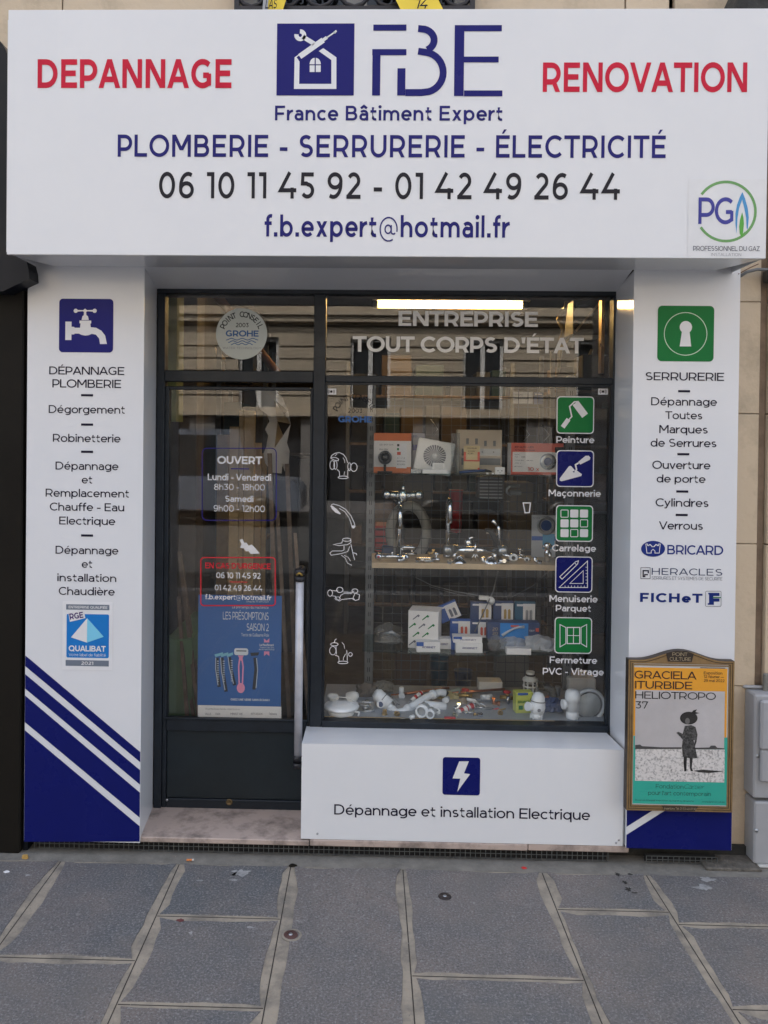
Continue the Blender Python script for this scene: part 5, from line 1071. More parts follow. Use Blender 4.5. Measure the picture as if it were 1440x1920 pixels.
for j in range(26):
    an = 2 * math.pi * j / 26; q = MB(); ca, sa = math.cos(an), math.sin(an); cb, sb = math.cos(an + .35), math.sin(an + .35)
    q.add([Mf @ Vector(v) for v in ((.010 * ca - .001 * sa, -.005, .010 * sa + .001 * ca), (.054 * cb - .0022 * sb, -.005, .054 * sb + .0022 * cb), (.054 * cb + .0022 * sb, -.003, .054 * sb - .0022 * cb), (.010 * ca + .001 * sa, -.003, .010 * sa - .001 * ca))], [(0, 1, 2, 3)]); q.build('vane', m_whitepl, t)
q = MB().lathe([(0, -.007), (.010, -.006), (.012, -.002)], (0, 0, 0), (0, 1, 0), 16); q.v = [tuple(Mf @ Vector(v)) for v in q.v]; q.build('hub', m_whitepl, t)
carton('wall_switch', 'small square white wall switch in front of the fan', 'switch', 811, 868, 834, 882, .50, .012, m_whitepl, parts=[('rocker', M('switch_face', (.6, .6, .58), .3), .15, .15, .85, .85)])
carton('white_tray', 'flat white plastic tray at the front edge of the top shelf', 'tray', 792, 880, 841, 889.5, .475, .06, m_whitepl, z1)
carton('steel_bracket', 'small bright bracket on the top shelf left of the white tray', 'bracket', 770, 879, 790, 888, .49, .02, m_steel, z1)
t, Mx, w_, h_ = carton('consumer_unit', 'large ivory consumer unit with grey breaker rows on the top shelf', 'fuse box', 857, 806, 941, 888, .64, .06, m_ivory, z1, parts=[('breaker_row', m_steel, .10, .44, .97, .60), ('breaker_row', m_upr, .10, .66, .97, .82), ('slot', m_upr, .2, .2, .26, .34), ('slot', m_upr, .4, .2, .46, .34), ('slot', m_upr, .6, .25, .66, .38), ('slot', m_upr, .8, .25, .86, .38), ('screw', m_black2, .55, .5, .58, .53), ('screw', m_black2, .8, .5, .83, .53)])
carton('tester_pack', 'cream and red voltage tester pack standing before the consumer unit', 'pack', 869.5, 836, 899.5, 880, .57, .008, M('cream_card', (.62, .50, .28), .6), parts=[('red_edge', m_redc, 0, .26, .14, .66), ('red_edge', m_redc, .86, .26, 1, .66), ('red_edge', m_redc, .14, .60, .86, .66), ('lettering', m_inktxt, .2, .08, .8, .13, 'TESTEUR'), ('lettering', m_inktxt, .25, .2, .7, .25, '12-400V'), ('lettering', m_inktxt, .25, .3, .6, .35, 'CE'), ('red_dot', m_redc, .88, .93, 1, 1)])
carton('blister_pack', 'clear leaning blister pack between the fan and the consumer unit', 'pack', 846, 812, 862, 887, .56, .006, m_clear, z1, rot=0)
t = T_('pliers', 'dark blue-handled pliers lying along the top shelf edge', 'pliers', (P(885, 888, .48).x, .49, z1))
a, b = P(862, 887, .49), P(922, 884, .50)
for s_ in (0, 1): MB().tube([a + Vector((0, .02 * s_, .003)), (a * .5 + b * .5) + Vector((0, .012 * s_, .006)), b + Vector((-.03, .004, .004))], .006, 8).build('handle', m_dblue, t)
MB().tube([b + Vector((-.03, .004, .004)), b + Vector((0, .002, .0))], [.008, .003], 8).build('jaw', m_black2, t)
for px in (912, 922): MB().box(P(px, 887, .475).x, P(px + 4, 887, .475).x, .47, .475, z1, z1 + .008).build('tag', m_whitepl, t)
t, Mx, w_, h_ = carton('wall_socket', 'square white two-pin wall socket at the right front of the top shelf', 'socket', 928.5, 876, 946.5, 893, .47, .012, m_whitepl, z1, parts=[('pin_hole', m_black2, .24, .42, .34, .55), ('pin_hole', m_black2, .64, .42, .74, .55), ('pin_hole', m_black2, .45, .72, .53, .8)])
t, Mx, w_, h_ = carton('spotlight_kit_carton', 'wide orange and white carton of ten spotlights on the top shelf', 'carton', 958, 831, 1056, 891, .58, .10, m_card, z1, parts=[('orange_band', m_redc, 0, 0, 1, .29), ('orange_band', m_redc, 0, .94, 1, 1), ('orange_edge', m_redc, 0, .29, .03, .94),
    ('lettering', m_inktxt, .07, .10, .43, .16, 'KIT GU10 - LED', .16), ('lettering', m_inktxt, .07, .2, .46, .25, '10 Spots à visser', .13), ('lettering', m_redc, .32, .78, .54, .90, '10 x', .14), ('lettering', m_greytxt, .07, .36, .16, .39, 'Recessed'), ('lettering', m_greytxt, .07, .44, .13, .47, '7W'), ('lettering', m_inktxt, .2, .43, .27, .47, 'LED'),
    ('lettering', m_greytxt, .07, .55, .24, .58, '2700K dim'), ('lettering', m_greytxt, .07, .64, .2, .67, '230 V'), ('lettering', m_greytxt, .07, .75, .22, .78, 'IP20'), ('lettering', m_inktxt, .30, .55, .42, .58, '68 mm'), ('dark_label', m_black2, .84, .12, 1, .3)])
c = Mx @ Vector((w_ * .21, -.004, h_ * .40))
MB().lathe([(0, -.003), (.018, -.003), (.020, .001)], c, (0, 1, 0), 20).build('printed_lens', m_dblue, t); MB().lathe([(.0205, -.003), (.036, -.004), (.039, .003)], c, (0, 1, 0), 24).build('printed_ring', m_steel, t)
for k, (x, y, lab) in enumerate(((985, 815, 'wire hook with clear pack hanging above the wide orange carton'), (1022, 816, 'second clear hanging pack, nearer the paint roller sticker'), (815, 805, 'thin wire loop standing above the extractor fan'))):
    a = P(x, y, .8); o_ = MB().tube([a + Vector((-.02, 0, .05)), a + Vector((0, -.03, .02)), a + Vector((.01, -.05, .0)), a + Vector((-.01, -.02, -.03))], .0018, 6).build('wire_hook', m_steel); props(o_, lab, 'hook')
carton('switch_card', 'white instruction card pinned high on the grid above the consumer unit', 'card', 962, 735, 999, 757, .84, .002, m_card, parts=[('lettering', m_greytxt, .1, .2, .5, .3, 'SCHEMA'), ('lettering', m_greytxt, .1, .5, .8, .6, 'montage')])
carton('blue_card', 'blue card hanging beside the white instruction card on the grid', 'card', 1001, 736, 1018, 758, .84, .002, M('faded_blue_card', (.10, .14, .28), .6), parts=[('stripe', m_card, .1, .1, .9, .2)])
# --- chrome taps
def cyl(mb, a, b, r, n=12): return mb.tube([a, b], r, n)
t = T_('bath_mixer', 'chrome bath shower mixer hung on the grid above the left tall spout', 'tap', (P(755, 945, .70).x, .70, P(755, 945, .7).z))
k = S(.70); c = P(755, 931, .70)
MB().lathe([(.0, -.026), (.022, -.024), (.030, 0), (.024, .024), (.018, .034), (0, .036)], c + Vector((0, 0, 0)), (0, 0, 1), 16).build('body', m_chr, t)
for s_ in (-1, 1):
    MB().tube([c + Vector((s_ * .022, 0, .006)), c + Vector((s_ * .085, .0, .008))], [.019, .017], 14).build('inlet_arm', m_chr, t); MB().lathe([(0, -.003), (.020, -.002), (.024, .004), (.018, .014), (0, .016)], c + Vector((s_ * .080, -.014, .010)), (s_ * .3, -1, 0), 16).build('inlet_rose', m_chr, t)
MB().tube([c + Vector((0, 0, .018)), c + Vector((.002, -.005, .038)), c + Vector((.002, -.012, .055))], [.013, .011, .006], 12).build('lever', m_chr, t); MB().tube([c + Vector((0, -.005, -.02)), c + Vector((-.015, -.03, -.03)), c + Vector((-.03, -.05, -.026))], .011, 12).build('spout', m_chr, t)
def tall_tap(px, ytop, ybot, Y, lab, base_z, h_mix=True):
    a = P(px, ybot, Y); a.z = base_z; top = P(px, ytop, Y); t = T_('kitchen_tap', lab, 'tap', a)
    H_ = top.z - base_z
    MB().tube([a + Vector((0, 0, .0)), a + Vector((0, 0, .012)), a + Vector((0, 0, .013)), a + Vector((0, 0, .05))], [.024, .023, .017, .016], 16).build('base', m_chr, t)
    path = [a + Vector((0, .02, .045)), a + Vector((0, .02, H_ * .55)), a + Vector((0, .02, H_ * .82))] + [a + Vector((0, .02 - .045 * (1 - math.cos(q)), H_ * .82 + .045 * math.sin(q))) for q in (.5, 1, 1.57, 2.1, 2.7, 3.14)] + [a + Vector((0, -.07, H_ * .60))]
    MB().tube(path, .0125, 12).build('spout', m_chr, t)
    MB().tube([a + Vector((.0, 0, .045)), a + Vector((.03, -.01, .05)), a + Vector((.075, -.02, .052))], [.012, .010, .006], 10).build('lever', m_chr, t); return t
tall_tap(748, 950, 1052, .62, 'chrome kitchen tap with tall spout at the left of the wooden shelf', z2)
tall_tap(840, 934, 1040, .66, 'chrome kitchen tap with tall spout in the middle of the wooden shelf', z2)
a = P(735, 1047, .50); t = T_('two_handle_tap', 'low chrome tap with red and blue marked handles at the front left', 'tap', (a.x, .5, z2))
c = Vector((a.x, .5, z2 + .022)); MB().tube([c + Vector((-.05, 0, 0)), c + Vector((.05, 0, 0))], .010, 12).build('body', m_chr, t)
for s_, mt in ((-1, m_redpl), (1, m_dblue)):
    e = c + Vector((s_ * .062, -.004, .0)); MB().lathe([(0, -.012), (.016, -.012), (.020, .0), (.014, .014), (0, .016)], e, (0, -1, .1), 6).build('handle', m_chr, t); MB().lathe([(0, 0), (.006, 0)], e + Vector((0, -.0165, .0015)), (0, -1, .1), 10).build('marker', mt, t)
MB().tube([c, c + Vector((0, -.0, .016)), c + Vector((.004, -.002, .022))], .006, 8).build('nipple', m_chr, t)
a, b = P(832, 1033, .58), P(950, 1036, .58); zc = z2 + .045; t = T_('bar_mixer', 'long chrome thermostatic bar mixer with grey end caps', 'tap', ((a.x + b.x) / 2, .58, z2))
MB().tube([(a.x + .045, .58, zc), (b.x - .045, .58, zc)], .019, 16).build('bar', m_chr, t)
for s_, x in ((-1, a.x), (1, b.x)): MB().tube([(x, .58, zc), (x - s_ * .006, .58, zc), (x - s_ * .042, .58, zc)], [.022, .025, .025], 16).build('end_cap', m_upr if 0 else m_steel, t)
for x in (a.x + .05, b.x - .055): MB().tube([(x, .58, zc - .014), (x, .585, z2)], .011, 10).build('inlet', m_chr, t)
for k, (px, lab) in enumerate(((861, 'cone-shaped chrome rose in front of the bar mixer, left one'), (920, 'cone-shaped chrome rose in front of the bar mixer, right one'))):
    a = P(px, 1056, .49); o_ = MB().lathe([(.033, 0), (.032, .004), (.016, .020), (.012, .022), (.011, .014)], (a.x, .49, z2), (0, 0, 1), 20).build('tap_rose', m_chr); props(o_, lab, 'rose')
    MB().tube([(a.x - .016, .487, z2 + .020), (a.x, .485, z2 + .030), (a.x + .018, .487, z2 + .018)], .005, 8).build('clip', m_chr, o_)
a = P(798, 1052, .51); o_ = MB().tube([(a.x + .045 * math.cos(q / 14 * 6.283), .53 + .03 * math.sin(q / 14 * 6.283), z2 + .006) for q in range(14)], .0055, 8, closed=True).build('chrome_ring', m_chr); props(o_, 'flat chrome ring lying left of the cone-shaped roses', 'ring')
a = P(800, 1049, .49); o_ = MB().tube([(a.x - .015, .475, z2 + .008), (a.x + .03, .475, z2 + .008)], .006, 8).build('flow_limiter', m_steel); props(o_, 'thin steel rod lying before the chrome ring', 'rod')
t = T_('basin_tap', 'small chrome basin tap standing behind the bar mixer', 'tap', (P(878, 1040, .66).x, .66, z2)); a = Vector((P(878, 1040, .66).x, .66, z2))
MB().tube([a, a + Vector((0, 0, .05)), a + Vector((0, 0, .075)), a + Vector((0, 0, .09))], [.018, .017, .022, .015], 14).build('body', m_chr, t); MB().tube([a + Vector((0, -.01, .05)), a + Vector((0, -.06, .055)), a + Vector((0, -.075, .04))], .010, 10).build('spout', m_chr, t); MB().tube([a + Vector((0, 0, .09)), a + Vector((.03, 0, .10))], [.008, .005], 8).build('lever', m_chr, t)
a = P(891, 1050, .55); t = T_('wine_tap', 'slim dark chrome tap on three feet between the roses', 'tap', (a.x, .55, z2)); a.z = z2
for s_ in (-1, 0, 1): MB().tube([a + Vector((0, 0, .04)), a + Vector((.022 * s_, -.01 * (1 - abs(s_)), .0))], .003, 6).build('foot', m_chr, t)
MB().tube([a + Vector((0, 0, .035)), a + Vector((0, 0, .085))], [.009, .005], 8).build('body', m_chr, t)
a = P(935, 1040, .64); t = T_('hand_spray', 'chrome kitchen tap with dark curved spray hose near the right end', 'tap', (a.x, .64, z2)); a.z = z2
MB().tube([a + Vector((0, 0, 0)), a + Vector((0, 0, .14)), a + Vector((-.005, 0, .165))], [.015, .012, .008], 12).build('body', m_chr, t)
MB().tube([a + Vector((-.01, -.005, .03)), a + Vector((-.018, -.02, .09)), a + Vector((-.045, -.03, .135)), a + Vector((-.07, -.03, .14))], [.013, .015, .013, .008], 12).build('hose', m_black2, t); MB().tube([a + Vector((0, 0, .15)), a + Vector((-.035, -.01, .185))], [.008, .012], 10).build('head', m_chr, t)
carton('price_tag', 'tiny cream tag hanging on the grid near the right tap', 'tag', 912, 993, 919, 1001, .62, .001, m_ivory)
for k, (px, lab, rr_) in enumerate(((962, 'round chrome stop valve lying at the right of the bar mixer', .020), (987, 'small chrome elbow valve beside the hanging pump card', .012))):
    a = P(px, 1046, .54); t = T_('stop_valve', lab, 'valve', (a.x, .54, z2)); c = Vector((a.x, .54, z2 + rr_))
    MB().tube([c + Vector((0, -.012, 0)), c + Vector((0, .03, 0))], rr_, 16).build('body', m_chr, t); MB().tube([c + Vector((0, -.0135, 0)), c + Vector((0, -.012, 0))], rr_ * .45, 10).build('bore', m_black2, t); MB().tube([c, c + Vector((-.03, .0, .008)), c + Vector((-.045, .01, .012))], rr_ * .5, 10).build('arm', m_chr, t); MB().tube([c, c + Vector((.02, 0, 0))], rr_ * .4, 8).build('stub', m_steel, t)
t, Mx, w_, h_ = carton('pump_card', 'tall card with a grey ring and blue print at the wooden shelf\'s right end', 'card', 997, 966, 1042, 1052, .70, .01, M('grey_card', (.42, .44, .46), .6), z2, parts=[('blue_band', m_bluec, 0, .50, 1, .60), ('blue_drops', M('bright_blue_card', (.08, .30, .50), .5), .45, .44, .95, .80), ('lettering', m_greytxt, .05, .05, .6, .09, 'SYPHON'), ('header', m_steel, .15, .0, .85, .02)])
c = Mx @ Vector((.01, -.004, h_ * .76)); MB().lathe([(.030, -.002), (.038, -.008), (.046, -.002)], c, (0, 1, 0), 20).build('rubber_ring', m_upr, t); MB().lathe([(0, -.002), (.026, -.002)], c, (0, 1, 0), 16).build('printed_disc', m_dblue, t)
a = P(1026, 1050, .56); t = T_('pillar_tap', 'short chrome pillar tap standing in front of the pump card', 'tap', (a.x, .56, z2)); a.z = z2
MB().lathe([(.014, 0), (.013, .03), (.016, .034), (.012, .05), (.009, .058), (.016, .062), (.017, .082), (.010, .088), (0, .09)], a, (0, 0, 1), 14).build('body', m_chr, t); MB().tube([a + Vector((0, 0, .04)), a + Vector((0, -.05, .045)), a + Vector((0, -.06, .03))], .008, 10).build('spout', m_chr, t); MB().tube([a + Vector((-.022, 0, .072)), a + Vector((.022, 0, .072))], .0055, 8).build('cross_handle', m_chr, t)
# things behind the grid
a = P(765, 1040, .95); t = T_('toilet_seat', 'grey-white toilet seat standing behind the grid on the left', 'toilet seat', (a.x, .95, P(765, 1050, .95).z))
k = S(.95); MB().tube([(a.x + 34 * k * math.cos(q / 22 * 6.283), .95, a.z + 42 * k + 50 * k * math.sin(q / 22 * 6.283)) for q in range(22)], .026, 10, closed=True).build('ring', M('greyed_plastic', (.34, .34, .32), .4), t); MB().box(a.x - .06, a.x + .06, .94, .97, a.z - 16 * k, a.z - 8 * k, .004).build('hinge_bar', m_whitepl, t)
for nm, lab, b_, Y_, dep, mt in (('red_bin', 'red plastic bin hanging behind the grid beside the middle spout', (845, 922, 872, 1002), 1.05, .2, m_redpl), ('red_crate', 'small red crate behind the lower left taps', (703, 986, 731, 1035), .95, .2, m_redpl), ('blue_tin', 'dark blue tin under the red crate behind the grid', (716, 1024, 738, 1040), .9, .1, m_dblue),
        ('steel_locker', 'dim grey louvred panel behind the grid under the consumer unit', (896, 893, 945, 936), 1.2, .1, M('dim_grey_metal', (.14, .14, .15), .6)), ('brown_crate', 'brown crate seen low behind the grid under the curved shelf', (742, 1222, 800, 1290), 1.2, .2, M('dark_brown_card', (.10, .065, .04), .8)),
        ('blue_bucket', 'petrol blue bucket on the floor behind the grid', (808, 1240, 845, 1296), 1.2, .25, m_teal), ('blue_bucket', 'second darker blue bucket, right of the petrol one behind the grid', (855, 1268, 890, 1300), 1.15, .2, m_dblue), ('grey_carton', 'pale grey sack leaning behind the grid at the lower right', (930, 1230, 992, 1300), 1.1, .1, M('grey_sack', (.2, .2, .19), .8)),
        ('white_case', 'white first-aid style case with red lid behind the lower right corner', (1066, 1272, 1118, 1300), .72, .15, m_card), ('grey_board', 'large grey board behind the grid above the wooden shelf', (757, 890, 812, 950), 1.15, .02, M('dim_brown_board', (.15, .13, .11), .8)), ('brown_sack', 'brown paper sack behind the grid near the hand spray', (955, 905, 1000, 1035), 1.2, .2, M('dull_paper', (.17, .14, .10), .8))):
    a_, b__, c_, e_ = R(*b_, Y_)
    if 'bucket' in nm or 'bin' in nm: q = MB().lathe([(.0, 0), ((b__ - a_) * .40, 0), ((b__ - a_) * .5, e_ - c_), ((b__ - a_) * .53, e_ - c_ + .004), ((b__ - a_) * .48, e_ - c_), ((b__ - a_) * .38, .01)], ((a_ + b__) / 2, Y_ + .1, c_), (0, 0, 1), 20)
    else:
        q = MB().box(a_, b__, Y_, Y_ + dep, c_, e_, .006)
    o_ = q.build(nm, mt); props(o_, lab, nm.split('_')[-1])
    if nm == 'red_crate':
        for j in range(4): MB().box(a_ + .002, b__ - .002, Y_ - .004, Y_ - .001, c_ + (e_ - c_) * (j + .3) / 4, c_ + (e_ - c_) * (j + .5) / 4).build('slot', m_dark, o_)
    if nm == 'steel_locker':
        for j in range(7): MB().box(a_ + .01, b__ - .01, Y_ - .006, Y_ - .001, c_ + (e_ - c_) * (j + .3) / 7, c_ + (e_ - c_) * (j + .6) / 7).build('louvre', m_steel, o_)
a = P(975, 925, .83); t = T_('grip_handle', 'rounded grey handle hanging on the grid', 'handle', a); k = S(.8)
MB().tube([(a.x - 2 * k, .815, a.z + 14 * k), (a.x - 20 * k, .81, a.z + 14 * k), (a.x - 26 * k, .81, a.z + 8 * k), (a.x - 26 * k, .81, a.z + 2 * k), (a.x - 18 * k, .81, a.z - 4 * k)], .007, 8).build('bow', m_steel, t); MB().box(a.x - 21 * k, a.x + 1 * k, .80, .82, a.z - 3 * k, a.z + 6 * k, .004).build('plate', m_upr, t)
# strung cable with clamp
t = T_('strung_cable', 'thin grey cable strung under the wooden shelf with a white clamp', 'cable', P(905, 1122, .6))
MB().tube([P(770, 1078, .7), P(810, 1098, .66), P(850, 1108, .63), P(900, 1117, .6), P(960, 1119, .62), P(1000, 1098, .7), P(1030, 1070, .75)], .0022, 6).build('cable', m_upr, t); MB().tube([P(805, 1100, .67), P(860, 1115, .63), P(900, 1120, .6)], .0015, 6).build('cable', m_upr, t)
MB().tube([P(934, 1070, .6), P(925, 1108, .59), P(890, 1185, .55)], .0028, 6).build('drop_cable', m_upr, t); MB().box(P(898, 1120, .59).x, P(917, 1120, .59).x, .585, .6, P(905, 1125, .59).z, P(905, 1117, .59).z, .003).build('clamp', m_whitepl, t); c = P(921, 1126, .585); MB().lathe([(0, -.01), (.010, -.008), (.020, .006), (0, .008)], c, (-.5, -1, 0), 14).build('clamp_disc', m_whitepl, t)
# --- lower glass shelf
def pouch(nm, lab, x0, y0, x1, y1, Y, mt, seed, z=None, cat='bag', dep=.05, parts=()):
    a, b, c, e = R(x0, y0, x1, y1, Y); c = c if z is None else z; rr = random.Random(seed); nx, nz = 9, 6; vs = []; fs = []
    for j in range(nz + 1):
        for i in range(nx + 1):
            u, v = i / nx, j / nz; edge = min(u, 1 - u, v, 1 - v) * 4; vs.append((a + (b - a) * u + rr.uniform(-.004, .004), Y + .02 - dep * min(1, edge) ** .6 * (1 - .5 * v) + rr.uniform(-.007, .007) + .03 * v, c + (e - c) * v * (1 - .25 * abs(u - .45) * 2 * v) + (rr.uniform(-.004, .004) if j else 0)))
    fs = [(j * (nx + 1) + i, j * (nx + 1) + i + 1, (j + 1) * (nx + 1) + i + 1, (j + 1) * (nx + 1) + i) for j in range(nz) for i in range(nx)]
    n0 = len(vs); vs += [(x, Y + .03 + .03 * (z_ - c) / max(.01, e - c), z_) for x, y, z_ in vs]; fs += [tuple(n0 + k for k in reversed(f_)) for f_ in fs[:]]
    q = MB().add(vs, fs, False); o = q.build(nm, mt); props(o, lab, cat); return o
pouch('clear_bag', 'clear plastic bag of fittings at the left of the lower glass shelf', 704, 1172, 757, 1203, .55, m_clear, 1, z3, 'bag')
o_ = MB().tube([P(712, 1190, .57), P(735, 1185, .56), P(750, 1195, .57)], .008, 8).build('pipe_fitting', m_steel); props(o_, 'steel fitting inside the clear bag on the lower shelf', 'fitting')
t, Mx, w_, h_ = carton('tap_carton', 'white carton printed with rows of green taps on the lower glass shelf', 'carton', 765, 1146, 822, 1204, .50, .12, m_card, z3, rot=-12)
for r_ in range(4):
    for c_ in range(3):
        x = -w_ / 2 + w_ * (.14 + .31 * c_ + (.12 if r_ % 2 else 0)); z = h_ * (.14 + .23 * r_); 
        if x > w_ / 2 - .02: continue
        q = MB(); mt = m_green if (r_ + c_) % 3 else m_greytxt
        q.add([Mx @ Vector(v) for v in ((x - .016, -.0008, z - .010), (x - .013, -.0008, z - .013), (x + .008, -.0008, z + .004), (x + .012, -.0008, z), (x + .018, -.0008, z + .008), (x + .010, -.0008, z + .014), (x + .004, -.0008, z + .008))], [tuple(range(7))]); q.build('printed_tap', mt, t)
for k, (x0_, y0_, x1_, y1_, lab, mt, Y_) in enumerate(((781, 1204, 825.5, 1219, 'flat white box lying in front of the green-tap carton', m_card, .44), (818, 1198, 846, 1209, 'slim white box lying behind, right of the green-tap carton', m_card, .5), (846, 1193, 872, 1214, 'small blue box under the white ones in the middle of the lower shelf', m_bluec, .49), (855, 1206, 905, 1220, 'bottom white box of the pair in the middle of the lower shelf', m_card, .44), (850, 1194, 904, 1205.5, 'top white box with blue edge of the pair on the lower shelf', m_card, .45))):
    carton('small_box', lab, 'box', x0_, y0_, x1_, y1_, Y_, .06, mt, (z3 if k != 4 else None), parts=[('lettering', m_navytxt, .25, .4, .8, .6, 'FERRAILLE'[:9] if 0 else 'ROBINET', .15)] + ([('blue_edge', m_bluec, 0, 0, .3, .4)] if k in (0, 4) else []))
cards = [(816, 1128, 866, 1166, 24, 'tilted white and blue tap packet above the lower shelf', m_bluec), (844, 1161, 882, 1196, 0, 'white and blue tap packet behind the small blue box', m_bluec), (882, 1128, 922, 1163, 0, 'white and blue packet with brown fitting, upper left of the back row', m_dblue), (925, 1127, 963, 1166, 0, 'navy packet with brown hinges, middle of the back row', m_dblue), (965, 1128, 1004, 1168, 0, 'teal packet with grey hinges, right of the back row', m_teal), (882, 1163, 918, 1196, 0, 'navy and white packet with pink picture, lower in the back row', m_dblue)]
for k, (x0_, y0_, x1_, y1_, rot_, lab, mt) in enumerate(cards):
    a_, b__, c_, e_ = R(x0_, y0_, x1_, y1_, .62 - .02 * (k in (1, 5))); Y_ = .62 - .02 * (k in (1, 5)); w2, h2 = b__ - a_, e_ - c_
    t = T_('fitting_packet', lab, 'packet', ((a_ + b__) / 2, Y_, c_), 'fitting packets on the lower shelf'); Mk = Matrix.Translation(((a_ + b__) / 2, Y_, (c_ + e_) / 2)) @ Matrix.Rotation(math.radians(-rot_), 4, 'Y')
    if rot_: w2 *= .8; h2 *= .85
    MB().box(-w2 / 2, w2 / 2, 0, .02, -h2 / 2, h2 / 2, .001, Mk).build('body', mt, t)
    MB().quad(*[Mk @ Vector(v) for v in ((-w2 * .1, -.0008, -h2 * .48), (w2 * .48, -.0008, -h2 * .48), (w2 * .48, -.0008, h2 * .40), (-w2 * .1, -.0008, h2 * .40))]).build('white_panel', m_card, t)
    MB().quad(*[Mk @ Vector(v) for v in ((-w2 * .4, -.0012, h2 * .28), (w2 * .3, -.0012, h2 * .28), (w2 * .3, -.0012, h2 * .38), (-w2 * .4, -.0012, h2 * .38))]).build('brand_strip', m_whiteprint, t)
    pc_ = [m_greytxt, m_redc, m_brass, m_brass, m_steel, m_redc][k]
    for j in range(2): q = MB(); x = w2 * (.08 + .2 * j); q.add([Mk @ Vector(v) for v in ((x - w2 * .06, -.0013, -h2 * .35), (x + w2 * .07, -.0013, -h2 * .35), (x + w2 * .07, -.0013, h2 * .05), (x + w2 * .02, -.0013, h2 * .13), (x - w2 * .06, -.0013, h2 * .08))], [tuple(range(5))]); q.build('printed_fitting', pc_, t)
t, Mx, w_, h_ = carton('blue_carton', 'long blue carton with a printed pipe lying on the lower glass shelf', 'carton', 914, 1167, 1012, 1200, .55, .06, m_dblue, parts=[('cyan_field', M('vivid_blue_card', (.02, .22, .60), .4), .24, .05, .78, .98), ('lettering', m_plq, .09, .30, .2, .48, '20'), ('lettering', m_plq, .09, .55, .2, .72, '20'), ('lettering', m_pw, .8, .4, .9, .5, 'ROBUST'), ('red_label', m_redc, .44, .15, .6, .26), ('red_dot', m_redc, .92, .3, .98, .5)])
c0_ = [Mx @ Vector((-w_ * .22 + w_ * .42 * u, -.004, h_ * (.25 + .5 * u + .15 * math.sin(u * 3)))) for u in (0, .25, .5, .75, 1)]; MB().tube(c0_, [.008, .006, .005, .005, .007], 8).build('printed_pipe', m_sv, t)
for k, (x0_, y0_, x1_, y1_, lab, mt, Y_) in enumerate(((917, 1196, 952, 1221, 'crumpled clear bag below the long blue carton, left', m_clear, .46), (940, 1198, 992, 1214, 'pale blue plastic film under the long blue carton', M('pale_film', (.36, .40, .46), .4), .50), (988, 1194, 1046, 1224, 'crumpled grey-white bag at the right of the lower shelf', M('dull_film', (.40, .41, .42), .35), .46))): pouch('plastic_bag', lab, x0_, y0_, x1_, y1_, Y_, mt, 20 + k, z3, 'bag')
carton('paper_sheet', 'flat white leaflet at the front edge of the lower shelf', 'leaflet', 950, 1216, 996, 1226, .42, .04, m_card, z3 + .0008)
# --- display floor
def fl(px, py): return PG(px, py, ZF)
a = fl(640, 1338); t = T_('ceiling_vent', 'round white ceiling vent lying at the left of the display floor', 'vent', (a.x, a.y, ZF))
MB().lathe([(.056, 0), (.060, .006), (.060, .020), (.055, .021), (.077, .028), (.080, .034), (.072, .044), (.03, .052), (0, .053)], a, (0, 0, 1), 30).build('disc', m_pvc, t)
MB().tube([a + Vector((.06, -.03, .02)), a + Vector((.08, -.02, .015)), a + Vector((.075, -.03, .0))], .004, 8).build('clip', m_pvc, t)
t = T_('dust_mask', 'pair of white moulded dust masks resting on the round vent', 'mask', a + Vector((.02, .03, .05)))
for dx, sc_, ax in ((-.03, .62, (-.6, -.6, .45)), (.035, .85, (.75, -.3, .5))): MB().lathe([(.034 * sc_, 0), (.033 * sc_, .01), (.026 * sc_, .03), (.014 * sc_, .046), (.0, .05)], a + Vector((dx, .04, .055)), ax, 16).build('cup', M('mask_white', (.58, .58, .56), .8, bump=.2), t)
MB().tube([a + Vector((-.04, .0, .06)), a + Vector((-.01, .0, .075)), a + Vector((.04, .0, .07)), a + Vector((.075, .01, .045))], .002, 6).build('strap', m_whitepl, t)
# PVC waste kit
a = fl(715, 1318); t = T_('waste_trap', 'white PVC waste trap with bends lying on the display floor', 'pipe', (a.x, a.y, ZF)); r_ = .024
p0 = P(707, 1302, .48); p1 = P(730, 1322, .46); MB().tube([p0 + Vector((-.012, 0, .008)), p0, p1], [.018, .030, .030], 18).build('trap_bottle', m_pvc, t); MB().tube([p0 * .55 + p1 * .45, p0 * .5 + p1 * .5], .0315, 18).build('joint_ring', m_upr, t)
q0 = P(716, 1318, .45); MB().tube([q0 + Vector((0, .03, 0)), q0 + Vector((-.006, -.02, 0))], [.016, .018], 16).build('side_outlet', m_pvc, t); MB().tube([q0 + Vector((-.006, -.02, 0)), q0 + Vector((-.0065, -.0215, 0))], .012, 14).build('plug', m_dblue, t)
path = [P(728, 1320, .46), P(734, 1331, .44), P(745, 1337, .43), P(757, 1335, .43), P(764, 1330, .44), P(782, 1318, .48), P(800, 1307, .52), P(812, 1302, .55), P(824, 1298, .58), P(836, 1300, .58)]
MB().tube(path, [.017, .0185, .019, .019, .018, .0165, .0165, .0165, .017, .018], 16).build('bend_pipe', m_pvc, t)
for i in (1, 4, 7): MB().tube([path[i] * .8 + path[i - 1] * .2, path[i] * .8 + path[i + 1] * .2], .0215, 16).build('collar', m_pvc, t)
MB().tube([path[-1], path[-1] + Vector((.002, -.003, -.001))], .0135, 14).build('open_end', m_dark, t)
